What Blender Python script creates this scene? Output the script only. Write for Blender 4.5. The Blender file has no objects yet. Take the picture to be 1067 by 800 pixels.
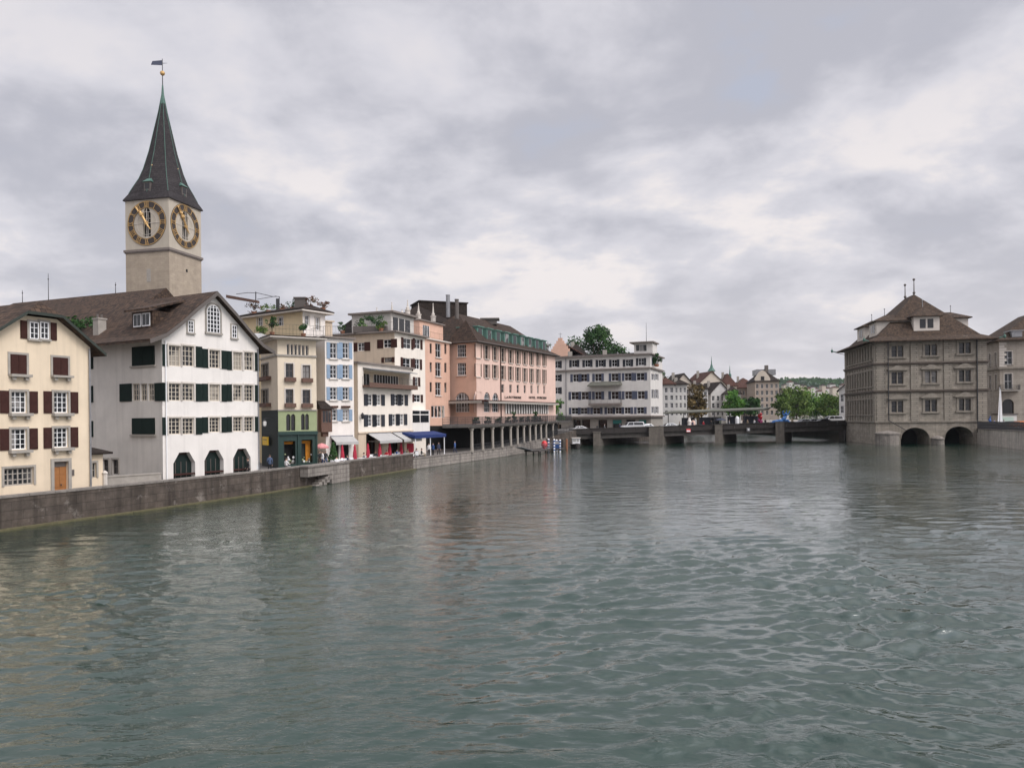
SUN_E,ZEN,GLOW,EXPO,WBUMP,WAMP,HAZE,DENOISE=1.5,1.6,3.0,0.08,1.0,1.25,0.00005,True
import bpy, math, random
import numpy as np
from mathutils import Vector, Matrix, noise
rnd = random.Random(7)
R = math.radians
sc = bpy.context.scene
C = sc.collection

# ------------------------------------------------------------------ camera geometry
FPX, PX, PY, ROLL, EYE = 790.0, 533.5, 436.0, 0.0105, 6.0
cr, sr = math.cos(ROLL), math.sin(ROLL)
def ray(px, py):
    dx, dy = px-PX, PY-py
    return ((dx*cr+dy*sr)/FPX, (-dx*sr+dy*cr)/FPX)
def at(px, py, D):
    u, v = ray(px, py)
    return Vector((u*D, D, EYE+v*D))
def zoom(x0, y0, k): return lambda x, y: (x0+x/k, y0+y/k)

# ------------------------------------------------------------------ mesh helpers
class MB:
    def __init__(s): s.v=[]; s.f=[]; s.m=[]; s.smooth=False
    def poly(s, pts, m=0):
        i=len(s.v); s.v.extend([tuple(p) for p in pts]); s.f.append(tuple(range(i,i+len(pts)))); s.m.append(m)
    def hexa(s, p, m=0):
        """p: 8 points, bottom 4 (ccw from above) then top 4"""
        i=len(s.v); s.v.extend([tuple(q) for q in p])
        for f in ((3,2,1,0),(4,5,6,7),(0,1,5,4),(1,2,6,5),(2,3,7,6),(3,0,4,7)):
            s.f.append(tuple(i+k for k in f)); s.m.append(m)
    def box(s, x0,x1,y0,y1,z0,z1, m=0):
        s.hexa([(x0,y0,z0),(x1,y0,z0),(x1,y1,z0),(x0,y1,z0),(x0,y0,z1),(x1,y0,z1),(x1,y1,z1),(x0,y1,z1)], m)
    def fbox(s, F, s0,s1,d0,d1,z0,z1, m=0):
        """box in a facade's frame: s along, d outward, z up"""
        if s1<s0: s0,s1=s1,s0
        if d1<d0: d0,d1=d1,d0
        if z1<z0: z0,z1=z1,z0
        P=F.p
        s.hexa([P(s0,d1,z0),P(s1,d1,z0),P(s1,d0,z0),P(s0,d0,z0),P(s0,d1,z1),P(s1,d1,z1),P(s1,d0,z1),P(s0,d0,z1)], m)
    def cyl(s, a, b, r0, r1=None, n=8, m=0, cap=True):
        a=Vector(a); b=Vector(b); r1=r0 if r1 is None else r1
        d=(b-a).normalized(); x=d.orthogonal().normalized(); y=d.cross(x)
        i=len(s.v)
        for k in range(n):
            q=2*math.pi*k/n; w=x*math.cos(q)+y*math.sin(q)
            s.v.append(tuple(a+w*r0)); s.v.append(tuple(b+w*r1))
        for k in range(n):
            j=(k+1)%n; s.f.append((i+2*k,i+2*j,i+2*j+1,i+2*k+1)); s.m.append(m)
        if cap:
            s.f.append(tuple(i+2*k for k in reversed(range(n)))); s.m.append(m)
            s.f.append(tuple(i+2*k+1 for k in range(n))); s.m.append(m)
    def bar(s, a, b, w, m=0): s.cyl(a,b,w*0.7,n=4,m=m)
    def lathe(s, c, prof, n=12, m=0):
        c=Vector(c); i=len(s.v); k=len(prof)
        for r,z in prof:
            for j in range(n):
                q=2*math.pi*j/n; s.v.append((c.x+r*math.cos(q), c.y+r*math.sin(q), c.z+z))
        for a in range(k-1):
            for j in range(n):
                j2=(j+1)%n; s.f.append((i+a*n+j,i+a*n+j2,i+(a+1)*n+j2,i+(a+1)*n+j)); s.m.append(m)
        s.f.append(tuple(i+j for j in reversed(range(n)))); s.m.append(m)
        s.f.append(tuple(i+(k-1)*n+j for j in range(n))); s.m.append(m)
    def ball(s, c, r, n=10, m=0, sx=1, sy=1, sz=1):
        c=Vector(c); i=len(s.v); h=n//2+1
        for a in range(h+1):
            th=math.pi*a/h
            for j in range(n):
                q=2*math.pi*j/n
                s.v.append((c.x+r*sx*math.sin(th)*math.cos(q), c.y+r*sy*math.sin(th)*math.sin(q), c.z-r*sz*math.cos(th)))
        for a in range(h):
            for j in range(n):
                j2=(j+1)%n
                s.f.append((i+a*n+j,i+a*n+j2,i+(a+1)*n+j2,i+(a+1)*n+j)); s.m.append(m)
    def loft(s, rings, m=0, cap=True):
        i=len(s.v); n=len(rings[0])
        for r in rings: s.v.extend([tuple(p) for p in r])
        for a in range(len(rings)-1):
            for j in range(n):
                j2=(j+1)%n; s.f.append((i+a*n+j,i+a*n+j2,i+(a+1)*n+j2,i+(a+1)*n+j)); s.m.append(m)
        if cap:
            s.f.append(tuple(i+j for j in reversed(range(n)))); s.m.append(m)
            s.f.append(tuple(i+(len(rings)-1)*n+j for j in range(n))); s.m.append(m)
    def mesh(s, name, mats, base=(0,0,0)):
        me=bpy.data.meshes.new(name)
        b=Vector(base); V=np.array(s.v,dtype=float).reshape(-1,3)-np.array(b)
        me.from_pydata(V.tolist(), [], s.f)
        if not isinstance(mats,(list,tuple)): mats=[mats]
        for m in mats: me.materials.append(m)
        if len(mats)>1: me.polygons.foreach_set('material_index', s.m)
        me.update()
        uv=me.uv_layers.new(name='UVMap'); dat=np.zeros(len(me.loops)*2)
        for p in me.polygons:
            n=p.normal
            if abs(n.z)>0.999: t=Vector((1,0,0)); w=Vector((0,1,0))
            else:
                t=Vector((0,0,1)).cross(n).normalized(); w=n.cross(t)
            for li in p.loop_indices:
                q=V[me.loops[li].vertex_index]+np.array(b)
                dat[2*li]=q[0]*t.x+q[1]*t.y+q[2]*t.z; dat[2*li+1]=q[0]*w.x+q[1]*w.y+q[2]*w.z
        uv.data.foreach_set('uv', dat)
        if s.smooth: me.polygons.foreach_set('use_smooth',[True]*len(me.polygons))
        return me

BASE={}
def base_of(o):
    while o.parent is not None: o=o.parent
    return BASE.get(o.name, Vector((0,0,0)))
def part(name, mb, mats, parent, label=None):
    me=mb.mesh(name, mats, base_of(parent)); o=bpy.data.objects.new(name, me); C.objects.link(o)
    o.parent=parent
    if label: o['label']=label
    return o
def thing(name, label, cat, loc, group=None):
    o=bpy.data.objects.new(name, None); o.empty_display_size=0.3; C.objects.link(o); o.location=loc
    o['label']=label; o['category']=cat
    if group: o['group']=group
    BASE[o.name]=Vector(loc); return o
def single(name, mb, mats, label, cat, loc, group=None):
    me=mb.mesh(name, mats, loc); o=bpy.data.objects.new(name, me); C.objects.link(o); o.location=loc
    o['label']=label; o['category']=cat
    if group: o['group']=group
    BASE[o.name]=Vector(loc); return o
def struct(name, mb, mats, kind='structure'):
    o=bpy.data.objects.new(name, mb.mesh(name, mats)); C.objects.link(o); o['kind']=kind; return o
def copy_tree(o, parent=None):
    c=o.copy(); C.objects.link(c)
    if parent is not None: c.parent=parent
    for ch in list(o.children): copy_tree(ch, c)
    return c
def place(proto, loc, rz, label, used=[]):
    if proto.name in used: o=copy_tree(proto)
    else: o=proto; used.append(proto.name)
    o.location=loc; o.rotation_euler=(0,0,rz); o['label']=label; return o

# ------------------------------------------------------------------ materials
def mat(name, col, rough=0.85, noise_s=0.0, noise_scale=3.0, bump=0.0, bump_scale=20.0, metal=0.0, streak=0.0, spec=0.5, emit=None, second=None):
    m=bpy.data.materials.new(name); m.use_nodes=True; nt=m.node_tree; n=nt.nodes; l=nt.links
    b=n['Principled BSDF']; b.inputs['Roughness'].default_value=rough; b.inputs['Metallic'].default_value=metal
    b.inputs['Specular IOR Level'].default_value=spec
    b.inputs['Base Color'].default_value=(*col,1)
    out=None
    if noise_s>0 or streak>0 or bump>0:
        tc=n.new('ShaderNodeNewGeometry')
    if noise_s>0 or streak>0:
        src=None
        if noise_s>0:
            a=n.new('ShaderNodeTexNoise'); a.inputs['Scale'].default_value=noise_scale; a.inputs['Detail'].default_value=6; a.inputs['Roughness'].default_value=0.65
            l.new(tc.outputs['Position'], a.inputs['Vector'])
            r=n.new('ShaderNodeMapRange'); r.inputs['From Min'].default_value=0.3; r.inputs['From Max'].default_value=0.72
            l.new(a.outputs['Fac'], r.inputs['Value'])
            mx=n.new('ShaderNodeMix'); mx.data_type='RGBA'
            c2=second or tuple(c*(1-noise_s) for c in col)
            mx.inputs[6].default_value=(*col,1); mx.inputs[7].default_value=(*c2,1)
            l.new(r.outputs['Result'], mx.inputs[0]); src=mx.outputs[2]
        if streak>0:
            mp=n.new('ShaderNodeMapping'); mp.inputs['Scale'].default_value=(2.2,2.2,0.12)
            l.new(tc.outputs['Position'], mp.inputs['Vector'])
            a=n.new('ShaderNodeTexNoise'); a.inputs['Scale'].default_value=1.0; a.inputs['Detail'].default_value=5
            l.new(mp.outputs['Vector'], a.inputs['Vector'])
            r=n.new('ShaderNodeMapRange'); r.inputs['From Min'].default_value=0.5; r.inputs['From Max'].default_value=0.75
            r.inputs['To Min'].default_value=0.0; r.inputs['To Max'].default_value=streak
            l.new(a.outputs['Fac'], r.inputs['Value'])
            mx=n.new('ShaderNodeMix'); mx.data_type='RGBA'; mx.inputs[6].default_value=(*col,1)
            if src: l.new(src, mx.inputs[6])
            mx.inputs[7].default_value=tuple(c*0.35 for c in col)+(1,)
            l.new(r.outputs['Result'], mx.inputs[0]); src=mx.outputs[2]
        l.new(src, b.inputs['Base Color'])
    if bump>0:
        a=n.new('ShaderNodeTexNoise'); a.inputs['Scale'].default_value=bump_scale; a.inputs['Detail'].default_value=5
        l.new(tc.outputs['Position'], a.inputs['Vector'])
        bp=n.new('ShaderNodeBump'); bp.inputs['Strength'].default_value=bump; bp.inputs['Distance'].default_value=0.03
        l.new(a.outputs['Fac'], bp.inputs['Height']); l.new(bp.outputs['Normal'], b.inputs['Normal'])
    if emit:
        b.inputs['Emission Color'].default_value=(*emit[0],1); b.inputs['Emission Strength'].default_value=emit[1]
    return m

def brickmat(name, c1, c2, mortar, bw, bh, msize, rough=0.9, bump=0.5, noise_scale=1.2, dirt=0.35, offset=0.5, streak=0.0, pale=0.0):
    """courses laid out in metres on the UV map: stone blocks or roof tiles"""
    m=bpy.data.materials.new(name); m.use_nodes=True; nt=m.node_tree; n=nt.nodes; l=nt.links
    b=n['Principled BSDF']; b.inputs['Roughness'].default_value=rough; b.inputs['Specular IOR Level'].default_value=0.25
    uv=n.new('ShaderNodeUVMap'); uv.uv_map='UVMap'
    br=n.new('ShaderNodeTexBrick'); br.inputs['Scale'].default_value=1; br.inputs['Brick Width'].default_value=bw; br.inputs['Row Height'].default_value=bh
    br.inputs['Mortar Size'].default_value=msize; br.inputs['Mortar Smooth'].default_value=0.4; br.offset=offset
    br.inputs['Color1'].default_value=(*c1,1); br.inputs['Color2'].default_value=(*c2,1); br.inputs['Mortar'].default_value=(*mortar,1)
    l.new(uv.outputs['UV'], br.inputs['Vector'])
    g=n.new('ShaderNodeNewGeometry')
    a=n.new('ShaderNodeTexNoise'); a.inputs['Scale'].default_value=noise_scale; a.inputs['Detail'].default_value=7; a.inputs['Roughness'].default_value=0.7
    l.new(g.outputs['Position'], a.inputs['Vector'])
    r=n.new('ShaderNodeMapRange'); r.inputs['From Min'].default_value=0.35; r.inputs['From Max'].default_value=0.7; r.inputs['To Max'].default_value=dirt
    l.new(a.outputs['Fac'], r.inputs['Value'])
    mx=n.new('ShaderNodeMix'); mx.data_type='RGBA'; l.new(r.outputs['Result'], mx.inputs[0]); l.new(br.outputs['Color'], mx.inputs[6])
    mx.inputs[7].default_value=tuple(c*0.3 for c in c1)+(1,)
    src=mx.outputs[2]
    if streak>0:
        mp=n.new('ShaderNodeMapping'); mp.inputs['Scale'].default_value=(1.8,1.8,0.1); l.new(g.outputs['Position'], mp.inputs['Vector'])
        a2=n.new('ShaderNodeTexNoise'); a2.inputs['Scale'].default_value=1; a2.inputs['Detail'].default_value=6; l.new(mp.outputs['Vector'], a2.inputs['Vector'])
        r2=n.new('ShaderNodeMapRange'); r2.inputs['From Min'].default_value=0.48; r2.inputs['From Max'].default_value=0.72; r2.inputs['To Max'].default_value=streak
        l.new(a2.outputs['Fac'], r2.inputs['Value'])
        m2=n.new('ShaderNodeMix'); m2.data_type='RGBA'; l.new(r2.outputs['Result'], m2.inputs[0]); l.new(src, m2.inputs[6])
        m2.inputs[7].default_value=tuple(c*0.22 for c in c1)+(1,); src=m2.outputs[2]
    if pale>0:      # lime bloom and scraped patches
        a3=n.new('ShaderNodeTexNoise'); a3.inputs['Scale'].default_value=.75; a3.inputs['Detail'].default_value=9; a3.inputs['Roughness'].default_value=.72; l.new(g.outputs['Position'], a3.inputs['Vector'])
        r3=n.new('ShaderNodeMapRange'); r3.inputs['From Min'].default_value=0.57; r3.inputs['From Max'].default_value=0.70; r3.inputs['To Max'].default_value=pale
        l.new(a3.outputs['Fac'], r3.inputs['Value'])
        m3=n.new('ShaderNodeMix'); m3.data_type='RGBA'; l.new(r3.outputs['Result'], m3.inputs[0]); l.new(src, m3.inputs[6]); m3.inputs[7].default_value=(.30,.27,.24,1); src=m3.outputs[2]
    l.new(src, b.inputs['Base Color'])
    bp=n.new('ShaderNodeBump'); bp.inputs['Strength'].default_value=bump; bp.inputs['Distance'].default_value=0.05
    ad=n.new('ShaderNodeMath'); ad.operation='MULTIPLY_ADD'; l.new(br.outputs['Fac'], ad.inputs[0]); ad.inputs[1].default_value=-1.0; l.new(a.outputs['Fac'], ad.inputs[2])
    l.new(ad.outputs[0], bp.inputs['Height']); l.new(bp.outputs['Normal'], b.inputs['Normal'])
    return m

def glassmat(name, dark, light, frac, rough=0.06):
    m=bpy.data.materials.new(name); m.use_nodes=True; nt=m.node_tree; n=nt.nodes; l=nt.links
    b=n['Principled BSDF']; b.inputs['Roughness'].default_value=rough; b.inputs['IOR'].default_value=1.5
    oi=n.new('ShaderNodeObjectInfo'); g=n.new('ShaderNodeNewGeometry')
    a=n.new('ShaderNodeTexNoise'); a.inputs['Scale'].default_value=0.9; a.inputs['Detail'].default_value=1
    l.new(g.outputs['Position'], a.inputs['Vector'])
    ad=n.new('ShaderNodeMath'); ad.operation='ADD'; l.new(oi.outputs['Random'], ad.inputs[0]); l.new(a.outputs['Fac'], ad.inputs[1])
    r=n.new('ShaderNodeMapRange'); r.inputs['From Min'].default_value=1.5-frac; r.inputs['From Max'].default_value=1.62-frac
    l.new(ad.outputs[0], r.inputs['Value'])
    mx=n.new('ShaderNodeMix'); mx.data_type='RGBA'; mx.inputs[6].default_value=(*dark,1); mx.inputs[7].default_value=(*light,1)
    l.new(r.outputs['Result'], mx.inputs[0]); l.new(mx.outputs[2], b.inputs['Base Color'])
    return m

M={}
M['cream']=mat('cream_plaster',(0.74,0.615,0.455),noise_s=.16,noise_scale=.45,bump=.15,streak=.2)
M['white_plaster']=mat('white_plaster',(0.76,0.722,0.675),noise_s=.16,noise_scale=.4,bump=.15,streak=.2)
M['white_side']=mat('shade_toned_white_plaster',(0.60,0.565,0.52),noise_s=.2,noise_scale=.5,bump=.2,streak=.22)  # front white taken darker: side wall shade put into the colour, plus streaks
M['cream_pale']=mat('pale_cream_plaster',(0.70,0.605,0.47),noise_s=.12,noise_scale=.7,bump=.12,streak=.15)
M['yellow']=mat('yellow_plaster',(0.70,0.56,0.35),noise_s=.15,noise_scale=.6,bump=.12,streak=.1)
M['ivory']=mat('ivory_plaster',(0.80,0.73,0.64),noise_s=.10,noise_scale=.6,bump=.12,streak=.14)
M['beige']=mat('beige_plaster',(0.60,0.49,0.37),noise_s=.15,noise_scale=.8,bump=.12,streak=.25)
M['pinkwhite']=mat('rosy_white_plaster',(0.80,0.745,0.69),noise_s=.12,noise_scale=.6,bump=.12,streak=.12)
M['pink']=mat('salmon_plaster',(0.68,0.43,0.32),noise_s=.16,noise_scale=.5,bump=.1,streak=.10)
M['pink_pale']=mat('pale_salmon_plaster',(0.71,0.505,0.42),noise_s=.14,noise_scale=.5,bump=.1,streak=.10)
M['greywhite']=mat('greyish_white_plaster',(0.66,0.63,0.59),noise_s=.14,noise_scale=.5,bump=.1,streak=.15)
M['far_white']=mat('far_white_plaster',(0.60,0.58,0.55),noise_s=.2,noise_scale=.3)
M['far_beige']=mat('far_beige_plaster',(0.55,0.48,0.40),noise_s=.15,noise_scale=.3)
M['far_brown']=mat('brown_stone',(0.38,0.31,0.26),noise_s=.2,noise_scale=.5)
M['trim']=mat('grey_stone_trim',(0.36,0.33,0.29),noise_s=.25,noise_scale=2,bump=.2)
M['trim_light']=mat('pale_stone_trim',(0.60,0.55,0.49),noise_s=.15,noise_scale=2,bump=.15)
M['pink_trim']=mat('pale_pink_trim',(0.72,0.57,0.47),noise_s=.1)
M['cornice']=mat('cornice_dark',(0.20,0.17,0.15),noise_s=.2,noise_scale=2)
M['frame']=mat('ivory_window_paint',(0.54,0.48,0.39),rough=.5)
M['frame_white']=mat('white_window_paint',(0.78,0.78,0.78),rough=.45)
M['frame_dark']=mat('dark_window_paint',(0.10,0.085,0.075),rough=.5)
M['maroon']=mat('maroon_shutter_paint',(0.052,0.020,0.016),rough=.8,spec=.2,noise_s=.3,noise_scale=5)
M['green_dark']=mat('dark_green_shutter_paint',(0.010,0.020,0.017),rough=.8,spec=.15,noise_s=.3,noise_scale=5)
M['blue_shutter']=mat('blue_shutter_paint',(0.23,0.32,0.43),rough=.6,noise_s=.15,noise_scale=5)
M['grey_shutter']=mat('grey_shutter_paint',(0.034,0.037,0.046),rough=.75,spec=.2,noise_s=.2,noise_scale=5)
M['slate_shutter']=mat('slate_shutter_paint',(0.085,0.095,0.135),rough=.75,spec=.2,noise_s=.2,noise_scale=5)
M['brown_box']=mat('brown_window_box',(0.16,0.09,0.065),noise_s=.5,noise_scale=8,bump=.6)
M['oak']=mat('oak_door_wood',(0.36,0.15,0.045),rough=.5,noise_s=.35,noise_scale=3)
M['dark_wood']=mat('dark_weathered_wood',(0.034,0.028,0.025),noise_s=.5,noise_scale=3,bump=.4,streak=.4)
M['roof']=brickmat('old_brown_roof_tile',(0.110,0.070,0.048),(0.036,0.026,0.021),(0.016,0.012,0.010),.34,.32,.02,bump=1.0,dirt=.55,noise_scale=.9)
M['roof_dark']=brickmat('dark_roof_tile',(0.050,0.036,0.029),(0.026,0.020,0.017),(0.012,0.010,0.009),.22,.28,.02,bump=.8,dirt=.5)
M['roof_red']=brickmat('reddish_roof_tile',(0.115,0.052,0.038),(0.07,0.036,0.028),(0.05,0.03,0.022),.3,.35,.02,bump=.8,dirt=.5)
M['roof_council']=brickmat('brown_hip_roof_tile',(0.115,0.077,0.052),(0.044,0.032,0.025),(0.016,0.012,0.010),.32,.36,.02,bump=1.0,dirt=.5)
M['hotel_roof']=brickmat('hotel_roof_tile',(0.085,0.055,0.040),(0.038,0.028,0.023),(0.017,0.013,0.011),.32,.36,.02,bump=1.0,dirt=.5)
M['slate']=brickmat('dark_spire_shingle',(0.060,0.052,0.053),(0.036,0.032,0.034),(0.016,0.014,0.015),.3,.42,.03,bump=.9,dirt=.5)
M['dormer_copper']=mat('pale_green_copper',(0.115,0.235,0.19),rough=.6,noise_s=.3,noise_scale=2)
M['copper']=mat('green_copper',(0.075,0.165,0.130),rough=.6,noise_s=.4,noise_scale=3)
M['tower_stone']=brickmat('tower_stone',(0.41,0.345,0.265),(0.36,0.30,0.235),(0.29,0.245,0.19),.9,.42,.012,bump=.25,dirt=.28,noise_scale=.5,streak=.15)
M['tower_plaster']=mat('tower_pale_plaster',(0.45,0.40,0.325),noise_s=.15,noise_scale=.4,bump=.1,streak=.15)
M['council_stone']=brickmat('council_sandstone',(0.40,0.355,0.292),(0.295,0.26,0.215),(0.215,0.19,0.158),1.0,.46,.018,bump=.5,dirt=.42,noise_scale=.55,streak=.4)
M['council_trim']=mat('council_dark_trim',(0.29,0.255,0.21),noise_s=.4,noise_scale=1.2,bump=.3,streak=.3)
M['council_band']=mat('council_string_course',(0.13,0.105,0.085),noise_s=.3,noise_scale=1.5,bump=.2)
M['quay']=brickmat('quay_wall_stone',(0.122,0.099,0.081),(0.094,0.077,0.065),(0.082,0.07,0.06),1.35,.52,.012,bump=.9,dirt=.85,noise_scale=1.1,streak=.8,pale=.6)
M['quay_pale']=brickmat('pale_quay_stone',(0.33,0.295,0.26),(0.26,0.235,0.21),(0.16,0.14,0.12),.95,.42,.02,bump=.7,dirt=.5,noise_scale=1.3,streak=.5)
M['council_quay']=brickmat('council_quay_stone',(0.58,0.53,0.47),(0.50,0.455,0.40),(0.38,0.34,0.30),1.4,.6,.012,bump=.5,dirt=.35,noise_scale=.9,streak=.75)
M['coping']=mat('coping_stone',(0.24,0.215,0.19),noise_s=.5,noise_scale=2.5,bump=.4)
M['algae']=mat('waterline_algae',(0.12,0.105,0.05),noise_s=.4,noise_scale=3,bump=.3)
M['paving']=brickmat('quay_paving',(0.20,0.185,0.17),(0.17,0.16,0.15),(0.10,0.09,0.085),.6,.4,.015,bump=.2,dirt=.3)
M['asphalt']=mat('asphalt',(0.055,0.053,0.052),noise_s=.25,noise_scale=4,bump=.3)
M['concrete']=mat('dark_concrete',(0.085,0.076,0.068),noise_s=.45,noise_scale=1.2,bump=.3,streak=.5)
M['pier']=mat('pier_stone',(0.125,0.108,0.09),noise_s=.45,noise_scale=1.3,bump=.4,streak=.55)
M['glass']=glassmat('window_glass',(0.013,0.015,0.018),(0.20,0.19,0.18),.22)
M['glass_curtain']=glassmat('curtained_glass',(0.02,0.02,0.022),(0.30,0.27,0.23),.38)
M['glass_dark']=glassmat('dark_window_glass',(0.012,0.012,0.014),(0.03,0.03,0.03),.2)
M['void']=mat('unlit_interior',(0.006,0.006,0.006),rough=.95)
M['shop_green']=mat('dark_green_shop_paint',(0.008,0.036,0.029),rough=.5,noise_s=.2,noise_scale=3)
M['shop_dark']=mat('blackish_green_paint',(0.009,0.018,0.016),rough=.7,noise_s=.2,noise_scale=3)
M['lime']=mat('lime_green_paint',(0.30,0.345,0.19),noise_s=.12,noise_scale=1.5)
M['orange']=mat('orange_display',(0.65,0.25,0.02),noise_s=.4,noise_scale=5)
M['sign_yellow']=mat('yellow_sign',(0.85,0.52,0.02),rough=.5)
M['awning_grey']=mat('pale_grey_awning',(0.42,0.41,0.395),noise_s=.15,noise_scale=2)
M['awning_blue']=mat('deep_blue_awning',(0.008,0.026,0.13),noise_s=.3,noise_scale=2)
M['red_cloth']=mat('red_umbrella_cloth',(0.50,0.035,0.07),noise_s=.35,noise_scale=6)
M['pink_cloth']=mat('pink_canopy_cloth',(0.72,0.30,0.30),noise_s=.3,noise_scale=6)
M['red']=mat('red_paint',(0.55,0.025,0.03),rough=.4)
M['white_paint']=mat('white_paint',(0.80,0.80,0.80),rough=.4)
M['white_cloth']=mat('white_tablecloth',(0.76,0.75,0.75))
M['blue_paint']=mat('deep_blue_paint',(0.02,0.075,0.24),rough=.45)
M['sky_blue']=mat('bright_blue_paint',(0.035,0.15,0.40),rough=.5,noise_s=.2,noise_scale=3)
M['metal']=mat('dark_iron',(0.035,0.035,0.038),rough=.5,metal=.3)
M['zinc']=mat('grey_zinc',(0.30,0.30,0.31),rough=.45,metal=.5,noise_s=.3,noise_scale=3)
M['gold']=mat('gilded_metal',(0.50,0.32,0.13),rough=.5,metal=.4)
M['clock_black']=mat('clock_ring_black',(0.035,0.026,0.022),rough=.6)
M['canopy']=mat('bridge_canopy_sheet',(0.13,0.13,0.105),noise_s=.35,noise_scale=1.5)
M['panel_dark']=mat('navy_stall_panel',(0.030,0.036,0.052),rough=.7,noise_s=.3,noise_scale=2)
M['tyre']=mat('tyre_rubber',(0.015,0.015,0.015))
M['chrome']=mat('wheel_metal',(0.5,0.5,0.5),rough=.3,metal=.8)
M['car_white']=mat('white_car_paint',(0.52,0.52,0.52),rough=.25)
M['car_silver']=mat('silver_car_paint',(0.42,0.43,0.44),rough=.25,metal=.4)
M['car_dark']=mat('dark_car_paint',(0.03,0.03,0.035),rough=.2)
M['car_orange']=mat('orange_car_paint',(0.62,0.17,0.02),rough=.25)
M['car_grey']=mat('grey_car_paint',(0.14,0.145,0.15),rough=.25)
M['verge_green']=mat('dull_green_board',(0.032,0.040,0.032),noise_s=.2)
M['shop_glass']=mat('greenish_shop_glass',(0.010,0.020,0.018),rough=.25,spec=.3)
M['column_stone']=mat('arcade_column_stone',(0.36,0.325,0.28),noise_s=.25,noise_scale=1.5,streak=.3)
M['lamp_glass']=mat('lantern_glass',(0.80,0.80,0.76),rough=.2)
M['bark']=mat('tree_bark',(0.09,0.065,0.045),noise_s=.4,noise_scale=3,bump=.5)
M['pot']=mat('terracotta_pot',(0.30,0.13,0.07),noise_s=.2,noise_scale=4)
M['skin']=mat('skin',(0.55,0.34,0.25),rough=.6)
M['hair']=mat('brown_hair',(0.05,0.03,0.02),rough=.6)
M['coral']=mat('red_balloon',(0.42,0.02,0.03),rough=.2)
M['magenta']=mat('magenta_balloon',(0.28,0.04,0.12),rough=.25)
M['black_text']=mat('sign_lettering',(0.035,0.025,0.02),rough=.5)
def leafmat(name, col):
    m=bpy.data.materials.new(name); m.use_nodes=True; b=m.node_tree.nodes['Principled BSDF']
    b.inputs['Base Color'].default_value=(*col,1); b.inputs['Roughness'].default_value=.75; b.inputs['Specular IOR Level'].default_value=.2
    b.inputs['Subsurface Weight'].default_value=0.0
    return m
LEAF={k:[leafmat('leaf_%s_%s'%(k,s),c) for s,c in zip(('dark','middle','light'),cs)] for k,cs in {
 'deep':[(0.018,0.050,0.018),(0.030,0.075,0.022),(0.05,0.11,0.03)],
 'fresh':[(0.040,0.110,0.020),(0.075,0.18,0.030),(0.13,0.26,0.042)],
 'olive':[(0.050,0.092,0.022),(0.088,0.15,0.032),(0.145,0.205,0.05)],
 'brown':[(0.075,0.055,0.022),(0.12,0.085,0.035),(0.19,0.135,0.055)],
 'rust':[(0.09,0.045,0.03),(0.16,0.075,0.05),(0.10,0.09,0.03)],
}.items()}

# ------------------------------------------------------------------ facades
class Face:
    """a vertical plane: origin o, direction t (left to right seen from outside), outward normal n"""
    def __init__(s, o, t):
        s.o=Vector((o[0],o[1],0)); s.t=Vector((t[0],t[1],0)).normalized(); s.n=Vector((s.t.y,-s.t.x,0)); s.holes=[]
    def p(s, a, d, z): 
        q=s.o+s.t*a+s.n*d; return Vector((q.x,q.y,z))
    def sz(s, px, py):
        u,v=ray(px,py); k=(s.o.x*s.n.x+s.o.y*s.n.y)/(u*s.n.x+s.n.y)
        return ((u*k-s.o.x)*s.t.x+(k-s.o.y)*s.t.y, EYE+v*k)
    def rect(s, x0,y0,x1,y1):
        xm,ym=(x0+x1)/2,(y0+y1)/2
        return s.sz(x0,ym)[0], s.sz(x1,ym)[0], s.sz(xm,y1)[1], s.sz(xm,y0)[1]
    def zr(s, Z, x0,y0,x1,y1):
        a=Z(x0,y0); b=Z(x1,y1); return s.rect(a[0],a[1],b[0],b[1])
def face_px(px, D, t):
    u,_=ray(px,PY); return Face((u*D,D),t)

def wall_grid(mb, F, s0,s1,z0,z1, reveal=.16, m=0):
    hs=[h for h in F.holes if h[0]>s0-.01 and h[1]<s1+.01 and h[3]>z0+.02 and h[2]<z1-.02]
    xs=sorted({s0,s1,*[h[0] for h in hs],*[h[1] for h in hs]}); zs=sorted({z0,z1,*[min(max(h[2],z0),z1) for h in hs],*[min(max(h[3],z0),z1) for h in hs]})
    for i in range(len(xs)-1):
        if xs[i+1]-xs[i]<1e-5: continue
        k=0
        while k<len(zs)-1:
            xm=(xs[i]+xs[i+1])/2
            def inh(k): 
                zm=(zs[k]+zs[k+1])/2
                return any(h[0]<xm<h[1] and h[2]<zm<h[3] for h in hs)
            if inh(k): k+=1; continue
            j=k
            mb.poly([F.p(xs[i],0,zs[k]),F.p(xs[i+1],0,zs[k]),F.p(xs[i+1],0,zs[j+1]),F.p(xs[i],0,zs[j+1])],m)
            k=j+1
    for h in hs:
        a,b,c,d=h[:4]; dp=h[4] if len(h)>4 else reveal
        P=F.p
        if not (len(h)>5 and h[5]):
            mb.poly([P(a,0,d),P(b,0,d),P(b,-dp,d),P(a,-dp,d)],m)
        mb.poly([P(a,0,c),P(a,-dp,c),P(b,-dp,c),P(b,0,c)],m)
        if not (len(h)>5 and h[5]):
            mb.poly([P(a,0,c),P(a,0,d),P(a,-dp,d),P(a,-dp,c)],m)
            mb.poly([P(b,0,c),P(b,-dp,c),P(b,-dp,d),P(b,0,d)],m)

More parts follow.
